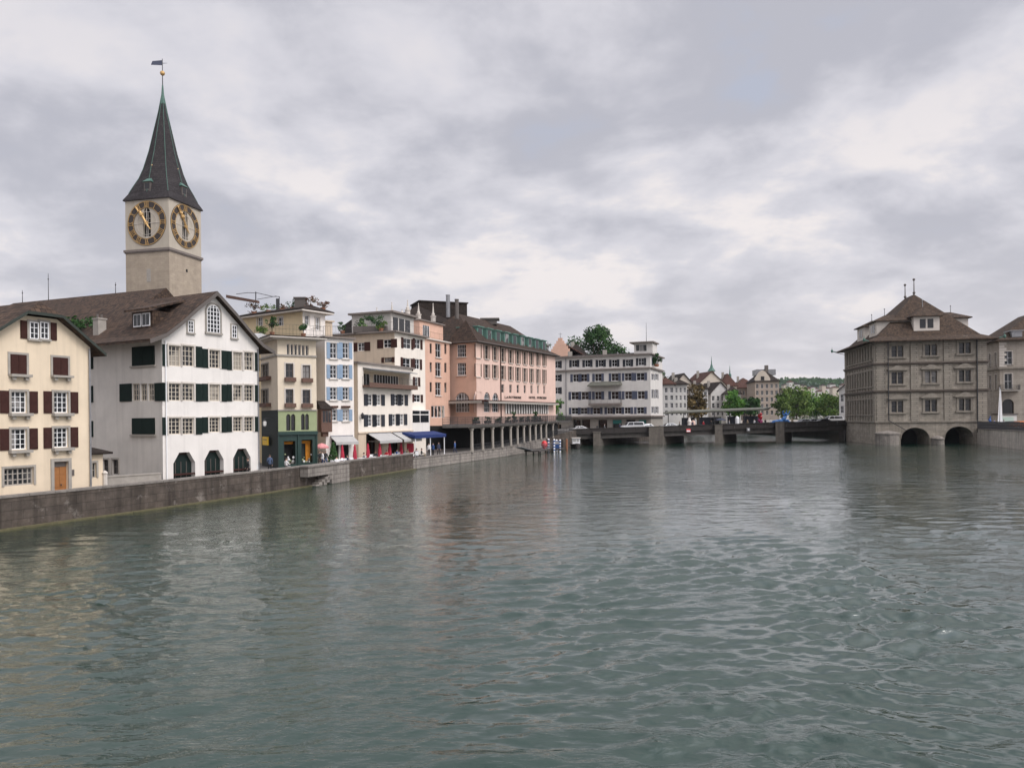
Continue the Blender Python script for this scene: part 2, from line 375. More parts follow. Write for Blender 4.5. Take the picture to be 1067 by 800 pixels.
def window(T, F, r, cols=2, rows=3, fm='frame', gm='glass', shut=None, sw=None, closed=False, sill=None, trim=None, proud=False, bar=.05, dp=.16, mull=None, sides='LR', glabel=None):
    s0,s1,z0,z1=r
    off=0.0
    if not proud: F.holes.append((s0,s1,z0,z1,dp))
    else: off=dp+.035
    g=MB(); g.fbox(F,s0,s1,-dp-.04+off,-dp+off,z0,z1)
    w=part('window',g,M[gm],T)
    f=MB(); e=.012+off-dp; e0=-dp+.001+off; e1=-dp+.045+off
    b=bar*1.3
    f.fbox(F,s0,s0+b,e0,e1,z0,z1); f.fbox(F,s1-b,s1,e0,e1,z0,z1)
    f.fbox(F,s0+b,s1-b,e0,e1,z1-b,z1); f.fbox(F,s0+b,s1-b,e0,e1,z0,z0+b)
    for i in range(1,cols):
        x=s0+(s1-s0)*i/cols; hb=(mull/2 if (mull and i%2==0 or (mull and cols==2 and False)) else bar/2)
        f.fbox(F,x-hb,x+hb,e0,e1-.004,z0+b,z1-b)
    for i in range(1,rows):
        z=z0+(z1-z0)*i/rows; f.fbox(F,s0+b,s1-b,e0,e1-.010,z-bar*.4,z+bar*.4)
    part('frame',f,M[fm],w)
    if trim:
        q=MB(); k=.13
        q.fbox(F,s0-k,s0,.002,.05,z0-.02,z1+k); q.fbox(F,s1,s1+k,.002,.05,z0-.02,z1+k); q.fbox(F,s0,s1,.002,.05,z1,z1+k)
        part('surround',q,M[trim],w)
    if sill:
        q=MB(); q.fbox(F,s0-.14,s1+.14,.003,.16,z0-.13,z0-.022); part('sill',q,M[sill],w)
    if shut:
        wd=sw or (s1-s0)/2
        if closed:
            for a,b2 in ((s0+.01,(s0+s1)/2-.008),((s0+s1)/2+.008,s1-.01)):
                q=MB(); q.fbox(F,a,b2,.004,.045,z0+.01,z1-.01); q.fbox(F,a+.06,b2-.06,.045,.058,z0+.08,z1-.08); part('shutter',q,M[shut],w)
        else:
            gp=.15 if trim else .012
            for a,b2,sd in ((s0-wd-gp,s0-gp,'L'),(s1+gp,s1+wd+gp,'R')):
                if sd not in sides: continue
                q=MB(); q.fbox(F,a,b2,.012,.055,z0-.03,z1+.03)
                q.fbox(F,a+.06,b2-.06,.055,.068,z0+.05,(z0+z1)/2-.04); q.fbox(F,a+.06,b2-.06,.055,.068,(z0+z1)/2+.04,z1-.05)
                part('shutter',q,M[shut],w)
    return w

def arch_open(mb, F, s0,s1,z0,zs,ztop, dp, kind='arc', m=0, seg=12):
    """opening with arched or clipped head: adds the hole, the spandrel and the reveal to wall mesh mb; returns the outline"""
    F.holes.append((s0,s1,z0,ztop,dp,True))
    if kind=='arc':
        c=(s0+s1)/2; rx=(s1-s0)/2; rz=ztop-zs
        arc=[(c-rx*math.cos(math.pi*i/seg), zs+rz*math.sin(math.pi*i/seg)) for i in range(seg+1)]
    else:
        k=(s1-s0)*.27; arc=[(s0,zs),(s0+k,ztop-.001),(s1-k,ztop-.001),(s1,zs)]
    for (a,za),(b,zb) in zip(arc[:-1],arc[1:]):
        if (ztop-za)>.002 or (ztop-zb)>.002:
            mb.poly([F.p(a,0,za),F.p(b,0,zb),F.p(b,0,ztop),F.p(a,0,ztop)],m)
        mb.poly([F.p(a,0,za),F.p(a,-dp,za),F.p(b,-dp,zb),F.p(b,0,zb)],m)
    mb.poly([F.p(s0,0,z0),F.p(s0,0,zs),F.p(s0,-dp,zs),F.p(s0,-dp,z0)],m)
    mb.poly([F.p(s1,0,z0),F.p(s1,-dp,z0),F.p(s1,-dp,zs),F.p(s1,0,zs)],m)
    return [(s0,z0)]+arc+[(s1,z0)]
def outline_panel(F, out, d, th=.04):
    mb=MB(); fr=[F.p(a,d,z) for a,z in out]; bk=[F.p(a,d-th,z) for a,z in out]
    # outline runs up the left, over and down the right: reverse it to face outward
    mb.poly(list(reversed(fr))); mb.poly(bk)
    n=len(out)
    for i in range(n):
        j=(i+1)%n; mb.poly([fr[i],fr[j],bk[j],bk[i]])
    return mb
def arch_bars(F, s0,s1,z0,zs,ztop,d,cols,rows,bar=.05):
    """muntins inside an arched light"""
    mb=MB(); c=(s0+s1)/2; rx=(s1-s0)/2; rz=ztop-zs
    def top(x): return zs+rz*math.sqrt(max(0,1-((x-c)/rx)**2))
    for i in range(0,cols+1):
        x=s0+(s1-s0)*i/cols; x=min(max(x,s0+bar*.6),s1-bar*.6)
        mb.fbox(F,x-bar/2,x+bar/2,d,d+.04,z0,max(top(x)-.02,zs+.02))
    for i in range(0,rows+1):
        z=z0+(ztop-z0)*i/rows*.9+.02
        h=rx if z<=zs else rx*math.sqrt(max(0,1-((z-zs)/rz)**2))
        mb.fbox(F,c-h+.02,c+h-.02,d,d+.034,z-bar*.4,z+bar*.4)
    N=12
    for i in range(N):
        a0=math.pi*i/N; a1=math.pi*(i+1)/N
        mb.bar(F.p(c-rx*math.cos(a0)*.98,d+.02,zs+rz*math.sin(a0)*.98),F.p(c-rx*math.cos(a1)*.98,d+.02,zs+rz*math.sin(a1)*.98),bar)
    return mb

def prism(mb, poly, z0, z1, m=0):
    """poly ccw list of (x,y)"""
    n=len(poly)
    mb.poly([(x,y,z1) for x,y in poly],m); mb.poly([(x,y,z0) for x,y in reversed(poly)],m)
    for i in range(n):
        a=poly[i]; b=poly[(i+1)%n]; mb.poly([(a[0],a[1],z0),(b[0],b[1],z0),(b[0],b[1],z1),(a[0],a[1],z1)],m)
def slab(mb, F, s0,s1,d0,d1,z0,z1,m=0): mb.fbox(F,s0,s1,d0,d1,z0,z1,m)

def ridge_roof(mb, F, prof, over, L, th=.2, clip=None, m=0, mside=0, back_over=0.0):
    """profile polyline (s,z) left eave to right eave, run back along -n from d=over to d=-L; optional half-hip at height clip"""
    zr=max(z for s,z in prof)
    def dfront(z):
        if clip is None or z<=clip: return over
        return over-(z-clip)*.75
    top_f=[F.p(s,dfront(z),z) for s,z in prof]; top_b=[F.p(s,-L,z) for s,z in prof]
    lo_f=[F.p(s,dfront(z),z-th) for s,z in prof]; lo_b=[F.p(s,-L,z-th) for s,z in prof]
    n=len(prof)
    for i in range(n-1):
        mb.poly([top_f[i],top_f[i+1],top_b[i+1],top_b[i]],m) if True else None
        mb.poly([lo_f[i],lo_b[i],lo_b[i+1],lo_f[i+1]],mside)
        mb.poly([lo_f[i],lo_f[i+1],top_f[i+1],top_f[i]],mside)
        mb.poly([lo_b[i+1],lo_b[i],top_b[i],top_b[i+1]],mside)
    for i in (0,n-1):
        q=[lo_f[i],top_f[i],top_b[i],lo_b[i]]; mb.poly(q if i==0 else q[::-1],mside)
    if clip is not None:
        k=[i for i in range(n) if prof[i][1]>=clip-1e-4]
        mb.poly([top_f[i] for i in k],m)
    return mb

def hip_roof(mb, F, s0,s1,d0,d1,ze,zr,over=.5,hip=None,th=.18,m=0,flare=None):
    """hip roof over the rectangle s0..s1, d0(back)..d1(front); ridge along the longer side"""
    a,b,c,d=s0-over,s1+over,d0-over,d1+over
    W=b-a; H=d-c
    if W>=H:
        hp=hip if hip is not None else H/2
        r0,r1=(a+hp,(c+d)/2),(b-hp,(c+d)/2)
    else:
        hp=hip if hip is not None else W/2
        r0,r1=((a+b)/2,c+hp),((a+b)/2,d-hp)
    P=lambda q,z: F.p(q[0],q[1],z)
    cs=[(a,d),(b,d),(b,c),(a,c)]
    E=[P(q,ze) for q in cs]; B=[P(q,ze-th) for q in cs]
    K0,K1=P(r0,zr),P(r1,zr)
    if flare:
        fl,fz=flare; cs2=[(a+fl,d-fl),(b-fl,d-fl),(b-fl,c+fl),(a+fl,c+fl)]
        E2=[P(q,ze+fz) for q in cs2]
        for i in range(4):
            j=(i+1)%4; mb.poly([E[i],E[j],E2[j],E2[i]],m)
    else: E2=E
    if W>=H:
        mb.poly([E2[0],E2[1],K1,K0],m); mb.poly([E2[1],E2[2],K1],m); mb.poly([E2[2],E2[3],K0,K1],m); mb.poly([E2[3],E2[0],K0],m)
    else:
        mb.poly([E2[0],E2[1],K1],m); mb.poly([E2[1],E2[2],K0,K1],m); mb.poly([E2[2],E2[3],K0],m); mb.poly([E2[3],E2[0],K1,K0],m)
    for i in range(4):
        j=(i+1)%4; mb.poly([B[i],B[j],E[j],E[i]],m)
    mb.poly(B[::-1],m)
    return K0,K1

def railing(mb, pts, h, step=.35, r=.018, mids=1):
    for a,b in zip(pts[:-1],pts[1:]):
        a=Vector(a); b=Vector(b); L=(b-a).length; n=max(1,int(L/step))
        for k in range(mids+1):
            hh=h*(1-k*.85/max(1,mids)) ; mb.bar(a+Vector((0,0,hh)),b+Vector((0,0,hh)),r*1.6)
        for i in range(n+1):
            q=a.lerp(b,i/n); big=(i%6==0)
            mb.bar(q,q+Vector((0,0,h)),r*(1.8 if big else .9))

def foliage(mb, c, rad, n, leaf, rg, clumps=18, flat=.8, nm=3, seed=0):
    """leaf-sized faces in clumps through an ellipsoid"""
    c=Vector(c); cl=[]
    for i in range(clumps):
        while True:
            v=Vector((rg.uniform(-1,1),rg.uniform(-1,1),rg.uniform(-1,1)))
            if .25<v.length<1: break
        cl.append((Vector((v.x*rad[0],v.y*rad[1],v.z*rad[2]))*.82, rg.uniform(.25,.48), rg.choice((0,0,1,1,1,2,2))))
    mean=(rad[0]+rad[1]+rad[2])/3
    for i in range(n):
        q,cr_,tone=rg.choice(cl)
        v=Vector((rg.gauss(0,1),rg.gauss(0,1),rg.gauss(0,1))).normalized()*mean*cr_*rg.random()**.45
        p=c+q+Vector((v.x,v.y,v.z*flat))
        a=Vector((rg.gauss(0,1),rg.gauss(0,1),rg.gauss(0,.6))).normalized(); b=a.orthogonal().normalized()
        ang=rg.uniform(0,6.28); b2=(Matrix.Rotation(ang,3,a)@b); b3=a.cross(b2)
        s=leaf*rg.uniform(.55,1.25)
        mt=tone if rg.random()<.65 else rg.randrange(nm)
        mb.poly([p-b2*s-b3*s*.15,p-b3*s*.6+b2*s*.1,p+b2*s+b3*s*.1,p+b3*s*.6],mt)

def tree(label, cat, loc, h, rx, rz, kind, n, leaf, seed, name='tree', group=None, trunk=.25, cz=None, clumps=22, ry=None):
    rg=random.Random(seed); loc=Vector(loc)
    T=thing(name,label,cat,loc,group)
    t=MB(); cz=cz if cz is not None else h-rz
    t.cyl(loc,loc+Vector((0,0,cz*.7)),trunk,trunk*.7,8); 
    for k in range(6):
        q=rg.uniform(0,6.28); e=loc+Vector((math.cos(q)*rx*.6,math.sin(q)*rx*.6,cz+rz*rg.uniform(-.2,.6)))
        t.cyl(loc+Vector((0,0,cz*rg.uniform(.45,.68))),e,trunk*.45,trunk*.1,6)
    t.cyl(loc+Vector((0,0,cz*.68)),loc+Vector((0,0,cz+rz*.6)),trunk*.7,trunk*.15,6)
    part('trunk',t,M['bark'],T)
    f=MB(); foliage(f,loc+Vector((0,0,cz)),(rx,ry or rx,rz),n,leaf,rg,clumps)
    part('crown',f,LEAF[kind],T)
    return T

def text_mesh(mb, F, s0, s1, z0, z1, d, body, th=.03, m=0):
    cu=bpy.data.curves.new('lettering','FONT'); cu.body=body; cu.extrude=.5*th; cu.resolution_u=2
    o=bpy.data.objects.new('lettering',cu); C.objects.link(o)
    dg=bpy.context.evaluated_depsgraph_get(); dg.update()
    me=o.evaluated_get(dg).to_mesh()
    V=[v.co.copy() for v in me.vertices]
    x0=min(v.x for v in V); x1=max(v.x for v in V); y0=min(v.y for v in V); y1=max(v.y for v in V)
    i=len(mb.v)
    for v in V:
        mb.v.append(tuple(F.p(s0+(v.x-x0)/(x1-x0)*(s1-s0), d+th/2+v.z, z0+(v.y-y0)/(y1-y0)*(z1-z0))))
    for p in me.polygons:
        mb.f.append(tuple(i+k for k in p.vertices)); mb.m.append(m)
    o.evaluated_get(dg).to_mesh_clear(); bpy.data.objects.remove(o); bpy.data.curves.remove(cu)
# ------------------------------------------------------------------ camera, light, sky
cam=bpy.data.cameras.new('camera'); co=bpy.data.objects.new('camera',cam); C.objects.link(co)
cam.sensor_fit='HORIZONTAL'; cam.sensor_width=36; cam.lens=FPX/1067*36; cam.shift_y=(PY-400)/1067; cam.clip_end=20000; cam.clip_start=.1
co.matrix_world=Matrix(((cr,sr,0,0),(0,0,-1,0),(-sr,cr,0,EYE),(0,0,0,1)))
sc.camera=co
SUN_AZ=R(125); SUN_EL=R(46)      # azimuth from +Y clockwise
sd=Vector((math.sin(SUN_AZ)*math.cos(SUN_EL),math.cos(SUN_AZ)*math.cos(SUN_EL),math.sin(SUN_EL)))
sl=bpy.data.lights.new('sun','SUN'); sl.energy=SUN_E; sl.angle=R(25); sl.color=(1.0,.95,.88)
so=bpy.data.objects.new('sun',sl); C.objects.link(so); so.rotation_euler=sd.to_track_quat('Z','Y').to_euler()

w=bpy.data.worlds.new('World'); sc.world=w; w.use_nodes=True; nt=w.node_tree; n=nt.nodes; l=nt.links
bg=n['Background']; bg.inputs['Strength'].default_value=1.0
def node(t,**k):
    q=n.new(t)
    for a,b in k.items(): setattr(q,a,b)
    return q
def math_(op,a,b=None,c=None):
    q=node('ShaderNodeMath',operation=op)
    for i,v in enumerate((a,b,c)):
        if v is None: continue
        if isinstance(v,(int,float)): q.inputs[i].default_value=v
        else: l.new(v,q.inputs[i])
    return q.outputs[0]
def ramp_(v,f0,f1,t0=0,t1=1,smooth=True):
    q=node('ShaderNodeMapRange'); q.interpolation_type='SMOOTHSTEP' if smooth else 'LINEAR'
    l.new(v,q.inputs['Value'])
    for k,x in zip(('From Min','From Max','To Min','To Max'),(f0,f1,t0,t1)): q.inputs[k].default_value=x
    return q.outputs['Result']
def mixc(f,a,b):
    q=node('ShaderNodeMix',data_type='RGBA')
    for i,v in ((0,f),(6,a),(7,b)):
        if isinstance(v,tuple): q.inputs[i].default_value=(*v,1)
        elif isinstance(v,(int,float)): q.inputs[i].default_value=v
        else: l.new(v,q.inputs[i])
    return q.outputs[2]
sky=node('ShaderNodeTexSky',sky_type='NISHITA'); sky.sun_disc=False; sky.sun_elevation=SUN_EL; sky.sun_rotation=SUN_AZ; sky.air_density=1.2; sky.dust_density=2
sb=node('ShaderNodeVectorMath',operation='SCALE'); l.new(sky.outputs[0],sb.inputs[0]); sb.inputs['Scale'].default_value=0.09
tc=node('ShaderNodeTexCoord')
sp=node('ShaderNodeSeparateXYZ'); l.new(tc.outputs['Generated'],sp.inputs[0])
zc=math_('MAXIMUM',sp.outputs['Z'],0.0)
# a cloud layer overhead: rays meet a (curved) plane
den=math_('ADD',zc,0.30)
cx=math_('DIVIDE',sp.outputs['X'],den); cy=math_('DIVIDE',sp.outputs['Y'],den)
cb=node('ShaderNodeCombineXYZ'); l.new(cx,cb.inputs[0]); l.new(cy,cb.inputs[1])
def cloud(scale,detail,rough,dist,off,sx=1.0):
    mp=node('ShaderNodeMapping'); l.new(cb.outputs[0],mp.inputs['Vector']); mp.inputs['Location'].default_value=off; mp.inputs['Scale'].default_value=(sx,1,1)
    q=node('ShaderNodeTexNoise'); q.inputs['Scale'].default_value=scale; q.inputs['Detail'].default_value=detail; q.inputs['Roughness'].default_value=rough; q.inputs['Distortion'].default_value=dist
    l.new(mp.outputs[0],q.inputs['Vector']); return q.outputs['Fac']
n1=cloud(1.5,11,.56,.25,(3.1,7.7,0)); n2=cloud(4.6,9,.56,.2,(11.3,2.2,0),.9); n3=cloud(.5,4,.5,.2,(5.0,1.4,0))
v=math_('ADD',math_('MULTIPLY',n1,.58),math_('ADD',math_('MULTIPLY',n2,.30),math_('MULTIPLY',n3,.12)))
lo=ramp_(v,.43,.545)
base=mixc(lo,(0.466,0.466,0.520),(0.652,0.640,0.686))
hot=ramp_(v,.52,.585); hot=math_('MULTIPLY',hot,ramp_(sp.outputs['Z'],.44,.20,.30,1.0)); base=mixc(math_('MULTIPLY',hot,.9),base,(0.86,0.80,0.78))
# the layer brightens towards the horizon and thins out
hz=ramp_(sp.outputs['Z'],.26,.0); base=mixc(math_('MULTIPLY',hz,.55),base,(0.705,0.672,0.698))
gap=math_('MULTIPLY',ramp_(n2,.47,.33),ramp_(n1,.44,.34)); base=mixc(math_('MULTIPLY',gap,.45),base,(.42,.48,.62))
# overcast skies are brightest overhead and round the veiled sun
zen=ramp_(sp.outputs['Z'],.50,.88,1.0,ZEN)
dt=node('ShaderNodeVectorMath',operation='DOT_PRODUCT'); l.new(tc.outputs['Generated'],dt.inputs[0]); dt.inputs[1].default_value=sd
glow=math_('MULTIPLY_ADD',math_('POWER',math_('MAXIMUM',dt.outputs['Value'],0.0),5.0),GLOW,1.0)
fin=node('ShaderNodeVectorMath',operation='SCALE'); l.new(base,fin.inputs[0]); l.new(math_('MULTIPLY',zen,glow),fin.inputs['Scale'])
# a breath of the clear sky above the clouds
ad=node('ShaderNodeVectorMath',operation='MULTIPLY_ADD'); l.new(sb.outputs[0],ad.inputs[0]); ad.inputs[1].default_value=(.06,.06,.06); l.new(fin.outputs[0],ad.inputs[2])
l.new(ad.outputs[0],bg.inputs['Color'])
sc.view_settings.view_transform='Standard'; sc.view_settings.look='None'; sc.view_settings.gamma=1; sc.view_settings.exposure=EXPO
sc.cycles.use_denoising=DENOISE; sc.cycles.denoiser='OPENIMAGEDENOISE'; sc.cycles.denoising_input_passes='RGB_ALBEDO_NORMAL'; sc.cycles.denoising_prefilter='ACCURATE'; sc.cycles.max_bounces=6; sc.cycles.diffuse_bounces=3; sc.cycles.glossy_bounces=3; sc.cycles.transmission_bounces=3
sc.cycles.sample_clamp_indirect=6; sc.cycles.blur_glossy=.5
sc.cycles.use_adaptive_sampling=False

# ------------------------------------------------------------------ water
def build_water():
    m=bpy.data.materials.new('river_water'); m.use_nodes=True; nt=m.node_tree; n=nt.nodes; l=nt.links
    b=n['Principled BSDF']; b.inputs['Base Color'].default_value=(0.0045,0.0265,0.0165,1); b.inputs['Roughness'].default_value=.05; b.inputs['IOR'].default_value=1.5; b.inputs['Coat Weight'].default_value=.45; b.inputs['Coat IOR'].default_value=1.55; b.inputs['Coat Roughness'].default_value=.06
    g=n.new('ShaderNodeNewGeometry')
    # calmer and rougher sheets of current
    mp=n.new('ShaderNodeMapping'); mp.inputs['Scale'].default_value=(.055,.03,1); mp.inputs['Rotation'].default_value=(0,0,R(-20)); l.new(g.outputs['Position'],mp.inputs['Vector'])
    pa=n.new('ShaderNodeTexNoise'); pa.inputs['Scale'].default_value=1.0; pa.inputs['Detail'].default_value=4; pa.inputs['Distortion'].default_value=1.2; l.new(mp.outputs[0],pa.inputs['Vector'])
    pr=n.new('ShaderNodeMapRange'); pr.inputs['From Min'].default_value=.38; pr.inputs['From Max'].default_value=.66; pr.inputs['To Min'].default_value=.12; pr.inputs['To Max'].default_value=1.0; l.new(pa.outputs['Fac'],pr.inputs['Value'])
    def wave(scale,det,dist,sx,sy,rot):
        q=n.new('ShaderNodeMapping'); q.inputs['Scale'].default_value=(sx,sy,1); q.inputs['Rotation'].default_value=(0,0,R(rot)); l.new(g.outputs['Position'],q.inputs['Vector'])
        t=n.new('ShaderNodeTexNoise'); t.inputs['Scale'].default_value=scale; t.inputs['Detail'].default_value=det; t.inputs['Roughness'].default_value=.55; t.inputs['Distortion'].default_value=dist; l.new(q.outputs[0],t.inputs['Vector']); return t.outputs['Fac']
    a=wave(3.0,3,.4,.55,1.5,-10); c=wave(9.0,3,.3,.6,1.4,6); d=wave(.70,3,.4,.6,1.2,-14)
    sx=n.new('ShaderNodeSeparateXYZ'); l.new(g.outputs['Position'],sx.inputs[0]); fc=n.new('ShaderNodeMapRange'); fc.inputs['From Min'].default_value=18; fc.inputs['From Max'].default_value=75; fc.inputs['To Min'].default_value=.026; fc.inputs['To Max'].default_value=.004; l.new(sx.outputs['Y'],fc.inputs['Value'])
    m1=n.new('ShaderNodeMath'); m1.operation='MULTIPLY'; l.new(a,m1.inputs[0]); m1.inputs[1].default_value=.082
    m2=n.new('ShaderNodeMath'); m2.operation='MULTIPLY_ADD'; l.new(c,m2.inputs[0]); l.new(fc.outputs['Result'],m2.inputs[1]); l.new(m1.outputs[0],m2.inputs[2])
    m3=n.new('ShaderNodeMath'); m3.operation='MULTIPLY'; l.new(m2.outputs[0],m3.inputs[0]); l.new(pr.outputs['Result'],m3.inputs[1])
    # broad waves: modelled in the near sheet, carried by the shading farther off
    sx=n.new('ShaderNodeSeparateXYZ'); l.new(g.outputs['Position'],sx.inputs[0]); fa=n.new('ShaderNodeMapRange'); fa.inputs['From Min'].default_value=38; fa.inputs['From Max'].default_value=85; fa.inputs['To Min'].default_value=.06; fa.inputs['To Max'].default_value=.21; l.new(sx.outputs['Y'],fa.inputs['Value'])
    m4=n.new('ShaderNodeMath'); m4.operation='MULTIPLY_ADD'; l.new(d,m4.inputs[0]); l.new(fa.outputs['Result'],m4.inputs[1]); l.new(m3.outputs[0],m4.inputs[2])
    bp=n.new('ShaderNodeBump'); bp.inputs['Strength'].default_value=WBUMP; bp.inputs['Distance'].default_value=1.0
    l.new(m4.outputs[0],bp.inputs['Height']); l.new(bp.outputs['Normal'],b.inputs['Normal']); l.new(bp.outputs['Normal'],b.inputs['Coat Normal'])
    # near sheet with real waves, rows spaced like the perspective
    ang=np.linspace(-.98,.98,640); d1=6*790/np.linspace(480,66,430); d2=6*790/np.linspace(64,26,40)
    D=np.concatenate([d1,d2,[230,320,500,900,1500]])
    U=np.tan(ang)*1.0
    X=D[:,None]*U[None,:]; Y=np.repeat(D[:,None],len(U),1)
    rg=np.random.RandomState(4)
    Z=np.zeros_like(X)
    # slow warp so that crests curve
    wx=X+.6*np.sin(.31*Y+.17*X+1)+.2*np.sin(.73*X-.4*Y+2); wy=Y+.7*np.sin(.22*X-.17*Y+.5)+.18*np.sin(.7*X+.45*Y)
    for _ in range(70):
        lam=.34*(1.7/.34)**rg.rand(); th=rg.normal(math.pi/2+.12,.55); k=2*math.pi/lam; amp=.0050*lam
        Z+=np.clip(1.7-Y/(lam*65),0,1)*amp*(np.exp(np.sin(k*(wx*math.cos(th)+wy*math.sin(th))+rg.rand()*6.28))-1.27)*.8
    pt=np.zeros_like(X)
    for _ in range(14):
        lam=4+14*rg.rand(); th=rg.rand()*6.28; pt+=np.sin(2*math.pi/lam*(wx*math.cos(th)*.8+wy*math.sin(th)*.45)+rg.rand()*6.28)
    pt=1/(1+np.exp(-pt*.55)); 
    Z*= (.48+.62*pt)*(.62+.85/(1+np.exp(-(X-.5)/2.5))*np.clip((48-Y)/22,.25,1))
    Z+= .007*np.sin(2*math.pi*(wx*.21+wy*.34)+1)+.007*np.sin(2*math.pi*(wx*-.13+wy*.25))
    # eddies boiling up from the river bed
    for ex,ey,er in ((-8.2,15.6,.8),(-1.0,31,2.0)):
        r=np.hypot(X-ex,(Y-ey))
        Z+= .011*np.exp(-(r/er)**2)*np.cos(r/er*6.0)-.008*np.exp(-(r/(er*.6))**2)
    fade=np.clip((66-Y)/34,0,1); Z*=fade*WAMP
    nr,nc=X.shape
    mb=bpy.data.meshes.new('river')
    co_=np.stack([X,Y,Z],-1).reshape(-1,3)
    idx=np.arange(nr*nc).reshape(nr,nc)
    q=np.stack([idx[:-1,:-1],idx[:-1,1:],idx[1:,1:],idx[1:,:-1]],-1).reshape(-1,4)
    mb.vertices.add(len(co_)); mb.vertices.foreach_set('co',co_.ravel())
    mb.loops.add(q.size); mb.loops.foreach_set('vertex_index',q.ravel().astype(np.int32))
    mb.polygons.add(len(q)); mb.polygons.foreach_set('loop_start',np.arange(0,q.size,4,dtype=np.int32)); mb.polygons.foreach_set('loop_total',np.full(len(q),4,dtype=np.int32))
    mb.update(calc_edges=True); mb.polygons.foreach_set('use_smooth',np.ones(len(q),dtype=bool)); mb.materials.append(m)
    o=bpy.data.objects.new('river',mb); C.objects.link(o); o['kind']='structure'
build_water()

# ------------------------------------------------------------------ banks
BANK=[(-45,-20,1.1),(-38.5,15,1.1),(-33,31,1.1),(-28.8,42.7,1.1),(-24.5,53.1,1.1),(-20.8,62.4,1.1),(-19.2,68,1.1),(-16,79,1.1),(-12,91.8,1.15),(-6.5,106.0,1.25),(-.4,122.6,1.4),(6.6,147,2.1),(14,163.5,3.4),(28,184,3.4),(44,215,3.0),(55,250,2.5),(62,300,2.5)]
g=MB()
for (x0,y0,z0),(x1,y1,z1) in zip(BANK[:-1],BANK[1:]):
    g.poly([(x0-.2,y0,z0),(x1-.2,y1,z1),(-700,y1+(260 if y1>290 else 0),z1),(-700,y0,z0)])
struct('quay_pavement',g,M['paving'])
g=MB()
RB=[(91.8,149.7,3.0),(82.9,122.8,3.1),(75,98,3.1),(60,55,3.1),(48,10,3.1),(44,-20,3.1)]
for (x0,y0,z0),(x1,y1,z1) in zip(RB[:-1],RB[1:]):
    g.poly([(x1+.2,y1,z1),(600,y1,z1),(600,y0,z0),(x0+.2,y0,z0)])
g.poly([(91.8,149.7,3.0),(600,149.7,3.0),(600,300,3.0),(82,300,3.0),(82,178,3.0)])
struct('road',g,M['asphalt'])
# the far shore, out to the foot of the hill
g=MB(); g.poly([(62,300,2.5),(82,300,2.5),(600,300,2.5),(3500,600,2.5),(3500,4000,2.5),(-3500,4000,2.5),(-3500,560,2.5),(-700,560,2.5)])
far_ground=struct('ground',g,mat('park_ground',(0.07,0.09,0.04),noise_s=.3,noise_scale=.1))

def wall_run(mb, pts, zb, ztop, th, inner=1, m=0):
    """wall along a polyline; th to the land side (left of the direction of travel when inner=1)"""
    n=len(pts)
    def off(i,d):
        a=Vector(pts[max(0,i-1)][:2]); b=Vector(pts[min(n-1,i+1)][:2]); t=(b-a).normalized(); nn=Vector((-t.y,t.x))*inner
        return Vector(pts[i][:2])+nn*d
    for i in range(n-1):
        a0,a1=off(i,0),off(i+1,0); b0,b1=off(i,th),off(i+1,th); za,zb1=ztop(i),ztop(i+1)
        q=[(a0.x,a0.y,zb),(a1.x,a1.y,zb),(b1.x,b1.y,zb),(b0.x,b0.y,zb),(a0.x,a0.y,za),(a1.x,a1.y,zb1),(b1.x,b1.y,zb1),(b0.x,b0.y,za)]
        if inner<0: q=[q[3],q[2],q[1],q[0],q[7],q[6],q[5],q[4]]
        mb.hexa(q,m)
def coping_run(mb, pts, ztop, o0, o1, h, inner=1, m=0, step=1.6):
    n=len(pts)
    for i in range(n-1):
        a=Vector(pts[i][:2]); b=Vector(pts[i+1][:2]); t=(b-a).normalized(); nn=Vector((-t.y,t.x))*inner; L=(b-a).length
        k=max(1,int(L/step))
        for j in range(k):
            p0=a.lerp(b,j/k)+t*.012; p1=a.lerp(b,(j+1)/k)-t*.012
            z0=ztop(i)+(ztop(i+1)-ztop(i))*j/k; z1=ztop(i)+(ztop(i+1)-ztop(i))*(j+1)/k; dz=rnd.uniform(-.012,.012)
            q=[p0+nn*o0,p1+nn*o0,p1+nn*o1,p0+nn*o1]
            if inner<0: q=[q[3],q[2],q[1],q[0]]; zz=[z0,z1,z1,z0]
            else: zz=[z0,z1,z1,z0]
            mb.hexa([(v.x,v.y,z) for v,z in zip(q,zz)]+[(v.x,v.y,z+h+dz) for v,z in zip(q,zz)],m)
QW=[b[:2] for b in BANK[0:9]]          # parapet wall as far as the pink hotel
T=thing('quay_wall','long dark weathered stone embankment wall below the plaster houses','wall',(-28.8,42.7,0))
k=MB(); wall_run(k,QW,-1.5,lambda i:1.80,.5); part('wall',k,M['quay'],T)
k=MB(); coping_run(k,QW,lambda i:1.802,-.05,.55,.13); part('coping',k,M['coping'],T)
k=MB(); coping_run(k,QW,lambda i:-.25,-.42,-.004,.34,step=2.3); part('footing_ledge',k,M['algae'],T)
HW=[b[:2] for b in BANK[8:12]]; HZ=[1.15,1.22,1.4,2.05]
T=thing('arcade_quay_wall','pale stone embankment wall carrying the columns of the hotel arcade','wall',(-6.5,106,0))
k=MB(); wall_run(k,HW,-1.5,lambda i:HZ[i]+.05,.6); part('wall',k,M['quay_pale'],T)
k=MB(); coping_run(k,HW,lambda i:HZ[i]+.052,-.08,.6,.14); part('coping',k,M['coping'],T)
BW=[b[:2] for b in BANK[11:17]]; BZ=[b[2] for b in BANK[11:17]]
T=thing('bridgehead_wall','dark embankment wall running under the left end of the bridge','wall',(14,163,0))
k=MB(); wall_run(k,BW,-1.5,lambda i:BZ[i]+.02,.6); part('wall',k,M['quay'],T)
RQ=[b[:2] for b in RB]
